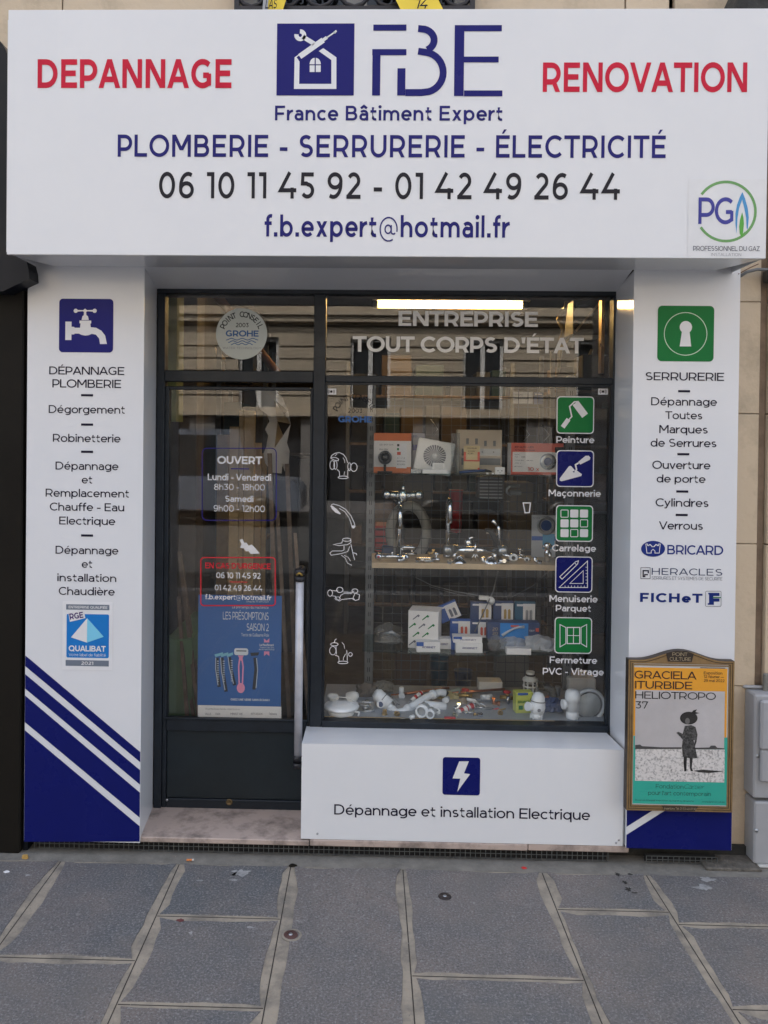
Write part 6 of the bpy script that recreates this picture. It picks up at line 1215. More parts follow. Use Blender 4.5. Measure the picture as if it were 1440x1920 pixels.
for k, (px, py, R_, ax, lab) in enumerate(((789, 1342, .026, (-.35, -1, .05), 'white PVC coupling with open end facing the street, larger one'), (806, 1344, .018, (-.2, -1, .05), 'white PVC coupling with open end facing the street, smaller one'))):
    a = fl(px, py + 6); ax = Vector(ax).normalized(); c = Vector((a.x, a.y - .0, ZF + R_ + .004)); t = T_('pipe_coupling', lab, 'pipe', (c.x, c.y, ZF))
    MB().lathe([(R_ * .78, .015), (R_ * .78, 0), (R_, 0), (R_, .014), (R_ * 1.12, .016), (R_ * 1.12, .034), (R_, .036), (R_ * .95, .07), (0, .07)], c, -ax, 22).build('socket', m_pvc, t); MB().lathe([(0, .0145), (R_ * .77, .0145)], c, -ax, 18).build('bore', M('pvc_inside', (.30, .32, .34), .5) if k == 0 else bpy.data.materials['pvc_inside'], t)
    MB().lathe([(R_ * 1.13, .022), (R_ * 1.14, .024), (R_ * 1.13, .026)], c, -ax, 22).build('seal', m_upr, t)
a, b = P(795, 1322, .47), P(836, 1327, .47); o_ = MB().tube([a, b], .022, 16).build('pipe_sleeve', m_pvc); props(o_, 'horizontal white pipe sleeve behind the two open couplings', 'pipe')
a = fl(771, 1350) ; o_ = MB().tube([a + Vector((.012, .012, .012)), a + Vector((-.004, 0, .010))], .009, 10).build('white_plug', m_pvc); props(o_, 'small white plug left of the open couplings', 'plug'); MB().tube([a + Vector((-.006, 0, .010)), a + Vector((-.05, .005, .0025))], .0013, 6).build('pin', m_steel, o_)
carton('bracket_pack', 'clear pack with a bent steel bracket next to the round vent', 'pack', 672, 1316, 701, 1336, .40, .02, m_clear, ZF, lean=20)
for j, (a_, b_) in enumerate((((674, 1316), (699, 1317)), ((673, 1334), (702, 1333)), ((676, 1322), (695, 1324)))): o_ = MB().tube([P(*a_, .40), P(*b_, .40)], .0032, 6).build('steel_rod', m_chr if j != 2 else m_steel); props(o_, ['upper bright rod of the bracket pack', 'lower bright rod of the bracket pack', 'middle dull rod of the bracket pack'][j], 'rod')
a = fl(721, 1340); o_ = MB().lathe([(.013, 0), (.013, .008), (.010, .010), (.010, .022), (0, .022)], a, (0, 0, 1), 6, False).build('brass_plug', m_brass); props(o_, 'small brass plug under the PVC trap', 'plug')
pouch('work_gloves', 'crumpled brown work gloves behind the masks', 668, 1286, 708, 1312, .60, M('dull_brown_cloth', (.13, .11, .09), .9), 44, cat='gloves', dep=.03); pouch('work_gloves', 'grey crumpled cloth pile behind the PVC trap', 700, 1282, 738, 1300, .66, M('dull_grey_cloth', (.18, .17, .15), .9), 45, cat='cloth', dep=.03)
for k, (a_, b_, lab) in enumerate((((733, 1304), (842, 1290), 'copper pipe crossing behind the white trap'), ((840, 1300), (946, 1292), 'copper pipe lying at the back right of the display floor'))): o_ = MB().tube([P(*a_, .64), P(*b_, .70)], .006, 10).build('copper_pipe', m_copper); props(o_, lab, 'pipe')
for k in range(2): o_ = MB().tube([P(720 + 5 * k, 1302, .55), P(733 + 4 * k, 1308, .52), P(744 + 5 * k, 1322, .50)], .0035, 8).build('braided_hose', m_steel); props(o_, ['left braided steel hose behind the trap', 'right braided steel hose behind the trap'][k], 'hose')
def tubeg(nm, lab, p0, p1, r_, Y0_, Y1__, cap, bands):
    a, b = P(*p0, Y0_), P(*p1, Y1__); t = T_(nm, lab, 'tube', a); MB().tube([a, b], r_, 14).build('body', m_whitepl, t)
    for u0, u1, mt in bands: MB().tube([a.lerp(b, u0), a.lerp(b, u1)], r_ * 1.03, 14, caps=False).build('printed_band', mt, t)
    dv = (a - b).normalized(); MB().tube([a, a + dv * .02], [r_ * .7, r_ * .35], 10).build('nozzle', cap, t)
tubeg('sealant_tube', 'red and white sealant tube lying diagonally in the middle front', (858, 1337), (888, 1322), .013, .42, .46, m_whitepl, ((.15, .35, m_redpl), (.55, .62, m_redpl), (.75, .95, m_redpl)))
tubeg('glue_tube', 'small red and white glue tube behind the white bend', (771, 1314), (791, 1298), .010, .52, .56, m_steel, ((.3, .5, m_redpl), (.8, .95, m_redpl)))
a = fl(833, 1349); o_ = MB().box(a.x, a.x + .05, a.y, a.y + .014, ZF + .0005, ZF + .010, .003).build('red_cutter', m_redpl); props(o_, 'flat red cutter handle lying at the front of the display floor', 'cutter')
a = P(848, 1336, .45); o_ = MB().tube([a, a + Vector((.03, 0, .006))], [.011, .008], 8).build('copper_nozzle', m_copper); props(o_, 'copper nozzle tip left of the sealant tube', 'nozzle')
pouch('seal_bag', 'clear bag of yellow seals behind the sealant tube', 818, 1302, 862, 1320, .58, M('yellow_film', (.50, .42, .22), .4), 51, cat='bag', dep=.03); pouch('seal_bag', 'pale green film bag behind the yellow seals', 846, 1297, 884, 1312, .62, M('green_film', (.34, .40, .36), .4), 52, cat='bag', dep=.02)
a = P(867, 1315, .54); o_ = MB().lathe([(0, 0), (.018, .002), (.020, .01), (.018, .018), (0, .02)], a, (.2, -1, .1), 16).build('cork_disc', M('cork', (.34, .28, .20), .8)); props(o_, 'beige round disc beside the yellow seal bag', 'disc')
for k, (p, q_, mt, lab) in enumerate((((884, 1330), (905, 1342), m_chr, 'chrome hook fitting heaped right of the sealant tube'), ((892, 1318), (915, 1328), m_steel, 'steel elbow in the heap behind the chrome hook'), ((905, 1343), (935, 1328), m_redpl, 'red-handled pliers in the heap'), ((908, 1346), (948, 1331), m_brass, 'yellow-handled cutter in the heap'), ((896, 1336), (925, 1345), m_upr, 'dark screwdriver shaft in the heap'), ((880, 1312), (900, 1322), m_whitepl, 'white nylon plug in the heap'))):
    a, b = P(*p, .50 - .01 * k), P(*q_, .46); b.z = max(b.z, ZF + .006); t = T_('hand_tool', lab, 'tool', a); MB().tube([a, a.lerp(b, .5) + Vector((0, 0, .008)), b], [.008, .007, .003], 8).build('shaft', mt, t); MB().tube([a + Vector((-.012, 0, .004)), a, a + Vector((.012, 0, -.004))], .006, 8).build('head', m_chr if k < 2 else mt, t)
carton('fitting_carton', 'plain white carton at the back of the display floor', 'carton', 898, 1279, 942, 1314, .72, .08, m_card, parts=[('picture', m_greytxt, .55, .52, .85, .85), ('picture', m_copper, .42, .62, .54, .75)])
a, b = P(890, 1312, .55), P(948, 1312, .55); t = T_('steel_lance', 'thin steel lance with a round chrome head pointing right', 'lance', a); MB().tube([a, b], .003, 8).build('rod', m_steel, t); MB().lathe([(.0, -.012), (.012, -.010), (.022, .0), (.024, .006), (0, .010)], b + Vector((.012, 0, .002)), (1, -.4, 0), 18).build('head', m_chr, t)
t, Mx, w_, h_ = carton('sponge_pack', 'yellow and green sponge pack standing on the display floor', 'pack', 967, 1299, 1000, 1334, .42, .05, M('yellow_green_film', (.50, .55, .10), .4), ZF, parts=[('blue_corner', m_bluec, .1, 0, .7, .12), ('lettering', m_green, .12, .38, .8, .5, 'EPONGE', .18), ('green_leaf', m_green, .15, .62, .4, .82), ('green_leaf', m_green, .5, .55, .85, .78)], rot=6)
a = fl(1006, 1348); a.y = max(a.y, .36); a.x = P(1006, 1340, a.y).x; t = T_('automatic_valve', 'white automatic air valve with domed cap, left of the blue bag', 'valve', (a.x, a.y, ZF))
MB().lathe([(.022, 0), (.026, .006), (.026, .016), (.022, .018), (.030, .028), (.034, .05), (.031, .075), (.030, .078), (.028, .095), (.019, .112), (0, .118)], (a.x, a.y, ZF), (.08, 0, 1), 24).build('body', m_pvc, t)
for j in range(8): an = j / 8 * 6.283; MB().box(-.003, .003, -.002, .002, 0, .018, mat=Matrix.Translation((a.x + .026 * math.cos(an), a.y + .026 * math.sin(an), ZF)) @ Matrix.Rotation(an, 4, 'Z')).build('castle_tooth', m_pvc, t)
MB().tube([(a.x - .02, a.y - .005, ZF + .05), (a.x - .045, a.y - .018, ZF + .057)], [.018, .020], 16).build('side_port', m_pvc, t); MB().lathe([(.0335, .0765), (.0345, .078), (.0325, .08)], (a.x, a.y, ZF), (.08, 0, 1), 24).build('dark_seam', m_upr, t)
MB().lathe([(0, -.0345), (.008, -.034)], (a.x + .004, a.y, ZF + .045), (0, 1, 0), 10).build('label', m_greytxt, t)
a = P(994, 1296, .64); t = T_('strainer_basket', 'white ribbed strainer with dark seal behind the sponge pack', 'strainer', (a.x, .64, P(994, 1300, .64).z)); zb_ = P(994, 1300, .64).z
MB().lathe([(.020, .105), (.020, .085), (.024, .084), (.024, .078), (.036, .072), (.037, .062), (.030, .060)], (a.x, .64, zb_), (0, 0, 1), 20).build('neck', m_whitepl, t); MB().lathe([(.0205, .094), (.024, .092), (.024, .086), (.0205, .084)], (a.x, .64, zb_), (0, 0, 1), 20).build('seal', m_black2, t)
for j in range(8): an = j / 8 * 6.283 + .2; x, y = a.x + .032 * math.cos(an), .64 + .032 * math.sin(an); MB().box(x - .003, x + .003, y - .003, y + .003, zb_, zb_ + .061).build('rib', m_whitepl, t)
MB().lathe([(.028, .034), (.036, .034), (.036, .040), (.028, .040)], (a.x, .64, zb_), (0, 0, 1), 20).build('hoop', m_whitepl, t)
a = P(1030, 1300, .50); t = T_('clear_elbow', 'yellowish clear plastic elbow behind the air valve', 'pipe', a); MB().tube([a + Vector((-.03, .03, .02)), a + Vector((-.01, .0, .028)), a + Vector((.012, -.01, .015)), a + Vector((.020, -.01, -.02))], .019, 14, caps=False).build('tube', glassmat('yellowed_plastic', (.62, .58, .45), .2, 1.5, .3), t); MB().tube([a + Vector((-.012, 0, -.015)), a + Vector((.0, 0, -.04))], .011, 10).build('copper_core', m_copper, t)
pouch('blue_bag', 'crumpled dark blue plastic bag between the two white valves', 1022, 1313, 1058, 1345, .42, m_dblue, 61, ZF, 'bag', .03)
a = fl(1073, 1351); a = Vector((P(1073, 1350, .37).x, .37, ZF)); t = T_('bottle_trap', 'white bottle trap with open side inlet near the right corner', 'trap', a)
MB().lathe([(.026, 0), (.028, .004), (.028, .024), (.026, .026), (.025, .034), (.029, .036), (.029, .075), (.033, .078), (.034, .10), (.030, .118), (.020, .126), (0, .128)], a, (0, 0, 1), 26).build('bottle', m_pvc, t)
MB().tube([a + Vector((-.02, 0, .062)), a + Vector((-.044, -.006, .062))], [.016, .016], 16).build('inlet', m_pvc, t); MB().lathe([(.0155, .004), (.0155, -.001), (.0215, -.001), (.0215, .012)], a + Vector((-.046, -.007, .062)), (1, .15, 0), 18).build('inlet_nut', m_pvc, t); MB().lathe([(0, .003), (.0154, .003)], a + Vector((-.046, -.007, .062)), (1, .15, 0), 16).build('inlet_bore', m_dblue, t)
a = P(1104, 1323, .385); t = T_('round_grille', 'round grey-white duct cap leaning in the right corner of the display', 'vent', (a.x, .39, ZF))
MB().lathe([(.064, .002), (.066, -.006), (.074, -.010), (.078, -.004), (.078, .012), (.060, .016)], a, (-.12, 1, .1), 34).build('rim', M('pale_grey_plastic', (.50, .53, .56), .4), t); MB().lathe([(.056, .0035), (.066, .0035)], a, (-.12, 1, .1), 34).build('groove', m_upr, t); MB().lathe([(0, .001), (.055, .001), (.0575, .006)], a, (-.12, 1, .1), 34).build('disc', M('pale_grey_plastic2', (.48, .52, .54), .35), t)
a = P(735, 1048, .62)
# extra small fittings on the wooden shelf and the display floor
rr = random.Random(31)
def fitting(p, kind, lab, mt, sc_=1.0, rot=0.0):
    t = T_('fitting', lab, 'fitting', p); u = Vector((math.cos(rot), math.sin(rot) * .6, 0)); p = Vector(p)
    if kind == 'elbow': MB().tube([p + u * -.03 * sc_ + Vector((0, 0, .01)), p + Vector((0, 0, .012)), p + Vector((0, -.004, .035 * sc_))], .009 * sc_, 12).build('bend', mt, t); MB().tube([p + u * -.032 * sc_ + Vector((0, 0, .01)), p + u * -.020 * sc_ + Vector((0, 0, .0105))], .0125 * sc_, 6).build('nut', mt, t)
    elif kind == 'valve':
        MB().tube([p + u * -.03 * sc_ + Vector((0, 0, .012)), p + u * .03 * sc_ + Vector((0, 0, .012))], .0085 * sc_, 12).build('body', mt, t); MB().tube([p + Vector((0, 0, .012)), p + Vector((0, 0, .036))], .006 * sc_, 10).build('stem', mt, t); MB().lathe([(0, 0), (.016 * sc_, 0), (.018 * sc_, .005), (.014 * sc_, .010), (0, .011)], p + Vector((0, 0, .034)), (0, 0, 1), 10).build('knob', m_redpl if sc_ > 1.05 else mt, t)
    elif kind == 'nut': MB().lathe([(.008 * sc_, 0), (.015 * sc_, 0), (.015 * sc_, .014), (.008 * sc_, .014)], p, (0, -.3, 1), 6, False).build('ring', mt, t)
    elif kind == 'hose':
        MB().tube([p + Vector((.035 * sc_ * math.cos(q * .5), .025 * sc_ * math.sin(q * .5), .005 + .0012 * q)) for q in range(16)], .004, 8).build('coil', mt, t); MB().tube([p + Vector((.035 * sc_, 0, .005)), p + Vector((.05 * sc_, -.004, .007))], .007, 6).build('end_nut', m_brass, t)
    elif kind == 'tee': MB().tube([p + u * -.03 * sc_ + Vector((0, 0, .013)), p + u * .03 * sc_ + Vector((0, 0, .013))], .012 * sc_, 14).build('run', mt, t); MB().tube([p + Vector((0, 0, .013)), p + Vector((0, -.028 * sc_, .018))], .011 * sc_, 14).build('branch', mt, t)
sh = [(757, .47, 'elbow', 'chrome elbow between the two-handle tap and the tall spout', m_chr), (772, .66, 'valve', 'small chrome valve behind the left tall spout', m_chr), (783, .48, 'nut', 'chrome nut at the shelf front left of the ring', m_chr), (818, .50, 'valve', 'chrome valve at the foot of the middle tall spout', m_chr), (812, .70, 'elbow', 'brass elbow at the back of the wooden shelf', m_brass),
      (843, .47, 'nut', 'steel nut left of the first cone-shaped rose', m_steel), (899, .68, 'valve', 'chrome valve at the back between basin tap and spray', m_chr), (905, .47, 'elbow', 'chrome elbow between the two cone-shaped roses', m_chr), (944, .47, 'tee', 'chrome tee piece right of the second cone-shaped rose', m_chr), (975, .68, 'valve', 'chrome valve behind the stop valves', m_chr), (1003, .50, 'elbow', 'chrome elbow before the ring card', m_chr), (1012, .48, 'nut', 'chrome nut left of the short pillar tap', m_chr)]
for px, Y_, kd, lab, mt in sh: fitting((P(px, 1050, Y_).x, Y_, z2), kd, lab, mt, .85, rr.uniform(0, 3))
fl_ = [(752, .62, 'elbow', 'white plastic elbow at the back of the display floor', m_pvc, 1.3), (744, .36, 'nut', 'brass nut in front of the white trap bend', m_brass, .9), (836, .55, 'tee', 'small white tee behind the sealant tube', m_pvc, 1.0), (872, .62, 'valve', 'brass valve among the bags at the back', m_brass, 1.1), (852, .36, 'nut', 'steel nut near the red cutter', m_steel, .8), (878, .38, 'hose', 'coil of thin steel hose beside the heap', m_steel, .7), (925, .52, 'elbow', 'copper elbow under the steel lance', m_copper, 1.0), (938, .40, 'nut', 'brass nut alone on the grey floor board', m_brass, .8),
       (912, .60, 'tee', 'white tee before the plain white carton', m_pvc, 1.0), (688, .42, 'valve', 'steel valve behind the bracket pack', m_steel, 1.0), (702, .66, 'tee', 'dull grey tee on the glove pile', m_steel, 1.2), (950, .60, 'valve', 'brass valve beside the lance head', m_brass, 1.1), (1045, .66, 'elbow', 'grey elbow behind the blue bag', m_upr, 1.5), (860, .44, 'elbow', 'chrome elbow under the sealant tube', m_chr, .9), (818, .40, 'nut', 'white plastic nut right of the open couplings', m_pvc, 1.2), (900, .37, 'nut', 'chrome nut in front of the tool heap', m_chr, .9)]
for px, Y_, kd, lab, mt, sc_ in fl_: fitting((P(px, 1340, Y_).x, Y_, ZF), kd, lab, mt, sc_, rr.uniform(0, 3))

# ================================================================== PAVEMENT DETAILS AND THE RIGHT EDGE
ca = P(1405, 1480, -.04); cx0 = PG(1414, 1628).x; cb = PG(1414, 1628).y
uc = T_('utility_cabinet', 'grey moulded utility cabinet standing against the wall at the right edge', 'cabinet', (cx0 + .2, cb, 0))
zc1 = P(1420, 1303, cb).z; xw = cx0 + .46; ysd = YB - .002
zq = lambda y_: P(1425, y_, cb).z
MB().box(cx0 + .004, xw, cb + .012, cb + .10, .01, zq(1505) - .003, .006).build('lower_door', m_cab, uc)
MB().box(cx0 - .002, xw, cb + .012, cb + .10, zq(1500), zc1 - .004, .006).build('upper_body', m_cab, uc)
MB().box(cx0 + .014, xw - .02, cb - .012, cb + .011, zq(1405), zc1 - .02, .008).build('upper_panel', m_cab, uc)
MB().box(cx0 + .018, xw - .02, cb - .006, cb + .011, zq(1466), zq(1406), .006).build('middle_panel', m_cab, uc)
MB().box(cx0 + .006, xw, cb - .002, cb + .10, 0, .012, .004).build('foot_strip', M('pale_worn_plastic', (.45, .45, .43), .6), uc)
MB().box(cx0 - .012, xw, cb + .101, ysd + .01, 0, zc1 - .002, .004).build('rear_shell', m_cabside, uc)
MB().box(cx0 - .014, xw, cb + .08, ysd, zc1, zc1 + .012, .004).build('lid', m_cab, uc)
MB().tube([(cx0 + .2 + .03 * math.cos(q / 12 * 6.283), cb - .0115, zq(1430) + .03 * math.sin(q / 12 * 6.283)) for q in range(12)], .0012, 6, closed=True).build('round_mark', m_cabside, uc)
for z in (zq(1420), zq(1560)): MB().lathe([(0, -.004), (.007, -.003), (.008, .003)], (cx0 + .012, cb + .012, z), (0, 1, 0), 10).build('screw', m_steel, uc)
mx_ = PG(1342, 1609).x
o_ = MB().box(rx1 - .10, cx0 + .02, -.005, YB - .01, -.003, .012, .004).build('cement_patch', M('rough_cement', (.12, .11, .095), .95, var=.4, scale=25, bump=.8, bscale=90), kind='structure')
pp = P(1435, 505, .10)
o_ = MB().tube([P(1386, 519, .10), P(1400, 510, .09), P(1420, 505, .085), P(1445, 506, .085), P(1475, 520, .09)], .0065, 8).build('wall_cable', m_upr); props(o_, 'dark cable looping out from under the sign across the right wall', 'cable')
o_ = MB().tube([P(1384, 514, .0), P(1404, 503, .02), P(1422, 495, .03)], .0022, 6).build('thin_wire', M('rust_wire', (.14, .07, .04), .7)); props(o_, 'thin rusty wire under the right end of the sign', 'wire')
o_ = MB().box(P(1437, 520, .08).x, P(1470, 520, .08).x, .07, .115, P(1440, 528, .08).z, P(1440, 506, .08).z, .004).build('junction_box', m_black2); props(o_, 'small black junction box at the right picture edge', 'box')
o_ = MB().box(P(1430, 1290, .1).x, P(1430, 1290, .1).x + .3, .085, .105, P(1430, 1296, .1).z, P(1430, 1262, .1).z, .004).build('cover_plate', m_cabside); props(o_, 'pale cement patch on the wall above the grey cabinet', 'plate')
# studs, litter, stains
m_stud = M('dark_stud_metal', (.05, .04, .038), .5, .5)
for px, py, mt, lab in ((834, 1681, m_stud, 'dark round survey stud in the big slab right of centre'), (545, 1753, M('rusty_stud', (.10, .05, .045), .6, .3), 'rusty round stud in the joint left of centre')):
    p = PG(px, py, .001); t = T_('pavement_stud', lab, 'stud', p); MB().lathe([(0, .0035), (.008, .003), (.009, .0022), (.022, .0032), (.025, .0)], p, (0, 0, 1), 20).build('disc', mt, t); MB().lathe([(0, .0055), (.006, .005), (.008, .0022)], p, (0, 0, 1), 12).build('centre_pin', m_steel, t)
    if px < 600:
        MB().lathe([(.026, .0012), (.034, .0008), (.0345, .0)], p + Vector((.004, 0, 0)), (0, 0, 1), 18).build('cement_ring', m_mortar, t)
def fleck(nm, lab, cat, px, py, r_, mt, seed, th=.0012, el_=1.6):
    p = PG(px, py, .0022); rr = random.Random(seed); n = 11; pts = [(p.x + r_ * el_ * rr.uniform(.55, 1.1) * math.cos(q / n * 6.283), p.y + r_ * rr.uniform(.5, 1.1) * math.sin(q / n * 6.283)) for q in range(n)]
    q = MB().add([(x, y, .0012) for x, y in pts] + [(p.x + (x - p.x) * .8, p.y + (y - p.y) * .8, .0022 + th) for x, y in pts], [tuple(range(n, 2 * n))] + [(i, (i + 1) % n, (i + 1) % n + n, i + n) for i in range(n)]); o = q.build(nm, mt); props(o, lab, cat); return o
a = PG(355, 1614, .006); t = T_('cigarette_end', 'orange cigarette end lying against the grille left of centre', 'cigarette end', a); MB().tube([a + Vector((-.011, 0, .003)), a + Vector((.010, .002, .003))], .0042, 8).build('filter', M('filter_orange', (.60, .20, .06), .8), t); MB().tube([a + Vector((.0105, .002, .003)), a + Vector((.018, .003, .003))], .004, 8).build('paper_end', m_paper, t)
fleck('dry_leaf', 'dark red dry leaf in the joint left of centre', 'leaf', 339, 1725, .010, M('dried_leaf', (.13, .04, .04), .8), 3); fleck('dry_leaf', 'bright red wrapper scrap near the grille right of centre', 'litter', 983, 1627, .010, M('red_scrap', (.55, .03, .03), .5), 4)
fleck('ochre_scrap', 'ochre crumb at the corner of the left pillar and the neighbour', 'litter', 47, 1609, .009, M('ochre', (.45, .28, .08), .8), 5, .012); fleck('brown_scrap', 'small dark twig scrap at the top of the joint near the door step', 'litter', 549, 1623, .012, m_black, 6, .004)
fleck('paper_scrap', 'small white paper scrap near the lower left edge by the neighbour', 'litter', 12, 1634, .010, m_whiteprint, 7)
m_spl = M('pale_splash', (.30, .30, .30), .9, var=.3, scale=40); m_tar = M('black_tar', (.028, .026, .024), .8)
for k, (px, py, r_, mt, nm) in enumerate(((450, 1638, .030, m_spl, 'a'), (438, 1651, .012, m_spl, 'a'), (374, 1652, .008, m_spl, 'a'), (1328, 1650, .020, m_spl, 'a'), (1318, 1665, .026, m_spl, 'a'), (1158, 1640, .016, m_tar, 'b'), (1172, 1655, .016, m_tar, 'b'), (1178, 1668, .018, m_tar, 'b'), (1190, 1675, .007, m_tar, 'b'), (1181, 1640, .007, m_tar, 'b'), (468, 1740, .010, m_spl, 'a'), (358, 1750, .014, m_spl, 'a'), (53, 1642, .008, m_spl, 'a'))):
    rr = random.Random(k + 60); p = PG(px, py); n = 26 if r_ > .011 else 12; q = MB()
    pts = [(p.x + r_ * (1.9 if px not in (1158, 1172, 1178, 358) else .7) * rr.uniform(.35, 1.1) * math.cos(j / n * 6.283), p.y + r_ * rr.uniform(.35, 1.1) * math.sin(j / n * 6.283)) for j in range(n)]
    q.add([(x, y, .0019) for x, y in pts], [tuple(range(n))]); o_ = q.build('paint_splash' if mt is m_spl else 'tar_mark', mt, pav)
# scattered grit (nobody could count it)
q = MB(); rr = random.Random(9)
for _ in range(2600):
    x = rr.uniform(-1.7, 1.9); y = -rr.random() ** 1.6 * 1.3 + .02; s_ = rr.uniform(.0006, .0022); z = -.001 if y > YTOP else .001
    q.add([(x - s_, y - s_, z), (x + s_, y - s_, z), (x + s_ * .6, y + s_, z), (x, y, z + s_ * 1.3)], [(0, 1, 3), (1, 2, 3), (2, 0, 3)])
q.build('grit', M('pavement_grit', (.22, .21, .19), .9, var=.5, scale=90), kind='stuff')

# ================================================================== ACROSS THE STREET
ob = thing('opposite_building', (0, -18, 0), 'pale stone apartment building across the street with tall windows, seen mirrored in the shop glass', 'building')
m_ost = M('pale_street_stone', (.40, .335, .25), .85, var=.1, scale=1.2, bump=.2, bscale=6); m_owin = M('dark_window_pane', (.03, .035, .04), .1); m_ofr = M('white_window_frame', (.55, .54, .52), .6)
YO = -18.0; xs_w = [3.06 * k for k in range(-5, 6)]; ww = .55
rows = [(2.55, 4.45), (5.75, 8.0), (8.9, 11.0)]
zc_ = 0; bands = [(0, 0.0)]
def wallrow(z0, z1, open_):
    if not open_: MB().box(-17, 17, YO - .4, YO, z0, z1).build('wall_course', m_ost, ob); return
    xs = [-17] + [v for x in xs_w for v in (x - ww, x + ww)] + [17]
    q = MB()
    for i in range(0, len(xs), 2): q.box(xs[i], xs[i + 1], YO - .4, YO, z0, z1)
    q.build('wall_pier', m_ost, ob, kind='stuff')
z = 2.55
wallrow(2.35, 2.55, False)
for (a, b), (nz) in zip(rows, (5.75, 8.9, 13.5)):
    k = a
    while k < b - .01: wallrow(k, min(b, k + .285), True); k += .335
    k = b
    while k < nz - .01: wallrow(k, min(nz, k + .285), False); k += .335
MB().box(-17, 17, YO - .42, YO - .03, 2.3, 13.5).build('joint_backing', M('joint_shadow_stone', (.2, .17, .13), .9), ob) if 0 else None
q = MB(); xs = [-17] + [v for x in xs_w for v in (x - ww, x + ww)] + [17]
for i in range(0, len(xs), 2): q.box(xs[i] + .01, xs[i + 1] - .01, YO - .38, YO - .025, 2.36, 13.4)
for (a, b) in ((4.45, 5.75), (8.0, 8.9), (11.0, 13.4)): q.box(-16.9, 16.9, YO - .37, YO - .03, a, b)
q.build('joint_backing', M('joint_stone', (.10, .08, .06), .9), ob)
for z0, z1, d_ in ((2.30, 2.42, .18), (4.85, 5.02, .22), (5.02, 5.10, .30), (8.35, 8.5, .25), (12.9, 13.2, .4)): MB().box(-17.1, 17.1, YO + .001, YO + d_, z0, z1, .01).build('cornice', m_ost, ob)
for a, b in rows:
    for x in xs_w:
        wf = MB().box(x - ww, x - ww + .08, YO - .22, YO - .14, a, b).box(x + ww - .08, x + ww, YO - .22, YO - .14, a, b).box(x - .06, x + .06, YO - .22, YO - .14, a, b).box(x - ww + .08, x - .06, YO - .22, YO - .14, b - .1, b).box(x + .06, x + ww - .08, YO - .22, YO - .14, b - .1, b).build('window', m_ofr, ob)
        MB().box(x - ww + .05, x + ww - .05, YO - .30, YO - .24, a, b - .05).build('pane', m_owin, wf)
        if a > 5: 
            q = MB().box(x - ww - .1, x + ww + .1, YO + .05, YO + .08, a + .95, a + 1.0).box(x - ww - .1, x + ww + .1, YO + .05, YO + .08, a + .05, a + .09)
            for j in range(12): q.box(x - ww - .08 + j * .112, x - ww - .06 + j * .112, YO + .055, YO + .075, a + .05, a + .95)
            q.build('balcony_rail', m_iron, ob)
m_shop = M('dark_shopfront', (.03, .032, .036), .4)
MB().box(-17, 17, YO - .6, YO - .3, 0, 2.30).build('dark_shop_band', m_shop, ob)
for x in [v + 1.53 for v in xs_w[:-1]]: MB().box(x - .35, x + .35, YO - .3, YO, 0, 2.30).build('shop_pier', M('grey_pier', (.18, .17, .16), .8) if x < -13 else bpy.data.materials['grey_pier'], ob)
# parked van at the far kerb
def far_car(x, lab, mt, L_=4.2, H_=1.5, van=False):
    t = T_('parked_van' if van else 'parked_car', lab, 'van' if van else 'car', (x, -13.4, -.13)); y0, y1 = -14.2, -12.5
    pf_ = [(-L_ / 2, .35), (L_ / 2, .35), (L_ / 2, .75), (L_ / 2 - .15, .95), (L_ / 2 - 1.0, 1.02), (L_ / 2 - (1.3 if van else 1.7), H_), (-L_ / 2 + (.1 if van else .9), H_), (-L_ / 2 + (.02 if van else .1), 1.0)]
    MB().prism([(x + a, b - .13) for a, b in pf_], y0, y1).build('body', mt, t)
    MB().box(x - L_ / 2 + (.9 if van else .95), x + L_ / 2 - 1.75, y1 + .001, y1 + .01, .92, H_ - .25).build('side_glass', m_owin, t)
    for dx in (-L_ / 2 + .8, L_ / 2 - .8): MB().lathe([(0, 0), (.20, 0), (.32, -.02), (.32, -.2)], (x + dx, y1 + .02, .19), (0, 1, 0), 20).build('wheel', m_black2, t)
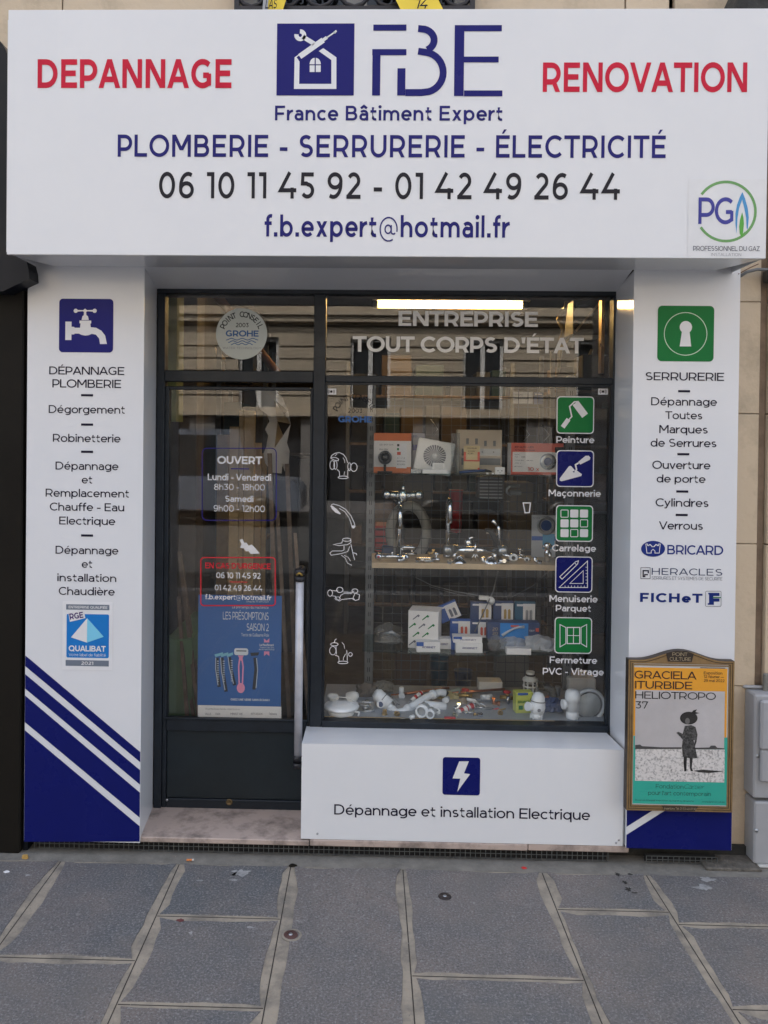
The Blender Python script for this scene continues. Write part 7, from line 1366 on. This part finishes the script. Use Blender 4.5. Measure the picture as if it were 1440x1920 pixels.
far_car(-3.8, 'blue-grey van parked across the street, mirrored dimly in the glass', M('van_paint', (.16, .18, .22), .3), 4.8, 2.0, True); far_car(2.6, 'dark grey car parked across the street', M('car_grey', (.06, .065, .07), .3)); far_car(7.6, 'silver car parked across the street on the right', m_steel)

# clutter hanging behind the upper right of the transom
t = T_('wall_heater', 'black box-shaped appliance hanging under the ceiling at the upper right', 'appliance', P(1110, 575, 1.5))
b_ = R(1075, 560, 1142, 628, 1.5); MB().box(b_[0], b_[1], 1.5, 1.8, b_[2], b_[3], .01).build('body', m_black2, t); MB().lathe([(0, -.01), (.05, -.01), (.06, 0)], P(1095, 590, 1.49), (0, 1, 0), 18).build('dial', m_upr, t)
for k, (p, q_, w_, lab, mt) in enumerate((((1062, 565), (1046, 700), .012, 'pale wooden slat hanging at the upper right of the transom', m_wood), ((1135, 555), (1080, 620), .008, 'thin slanting slat crossing the black appliance', m_wood), ((1050, 655), (1072, 628), .010, 'short broken slat above the letter T', m_wood), ((1096, 690), (1110, 655), .010, 'short pale slat beside the dark carton at the upper right', m_ply))):
    o_ = MB().tube([P(*p, 1.35), P(*q_, 1.35)], w_, 4).build('timber_strip', mt); props(o_, lab, 'wood strip')
o_ = MB().tube([P(1056, 580, 1.2), P(1049, 600, 1.22), P(1056, 620, 1.2), P(1050, 650, 1.22), P(1047, 690, 1.2)], [.012, .018, .010, .016, .005], 7).build('foil_strip', m_brass); props(o_, 'crumpled golden foil strip hanging at the upper right of the transom', 'foil')
o_ = MB().box(P(1128, 600, 1.0).x, P(1134, 600, 1.0).x, 1.0, 1.05, P(1131, 700, 1.0).z, P(1131, 556, 1.0).z).build('brass_strip', m_brass); props(o_, 'narrow brass strip standing at the far right of the transom', 'strip')
b_ = R(1093, 665, 1142, 720, 1.3); o_ = MB().box(b_[0], b_[1], 1.3, 1.5, b_[2], b_[3], .004).build('dark_carton', M('dark_brown_carton', (.06, .045, .03), .7)); props(o_, 'dark carton at the bottom right of the transom window', 'carton')
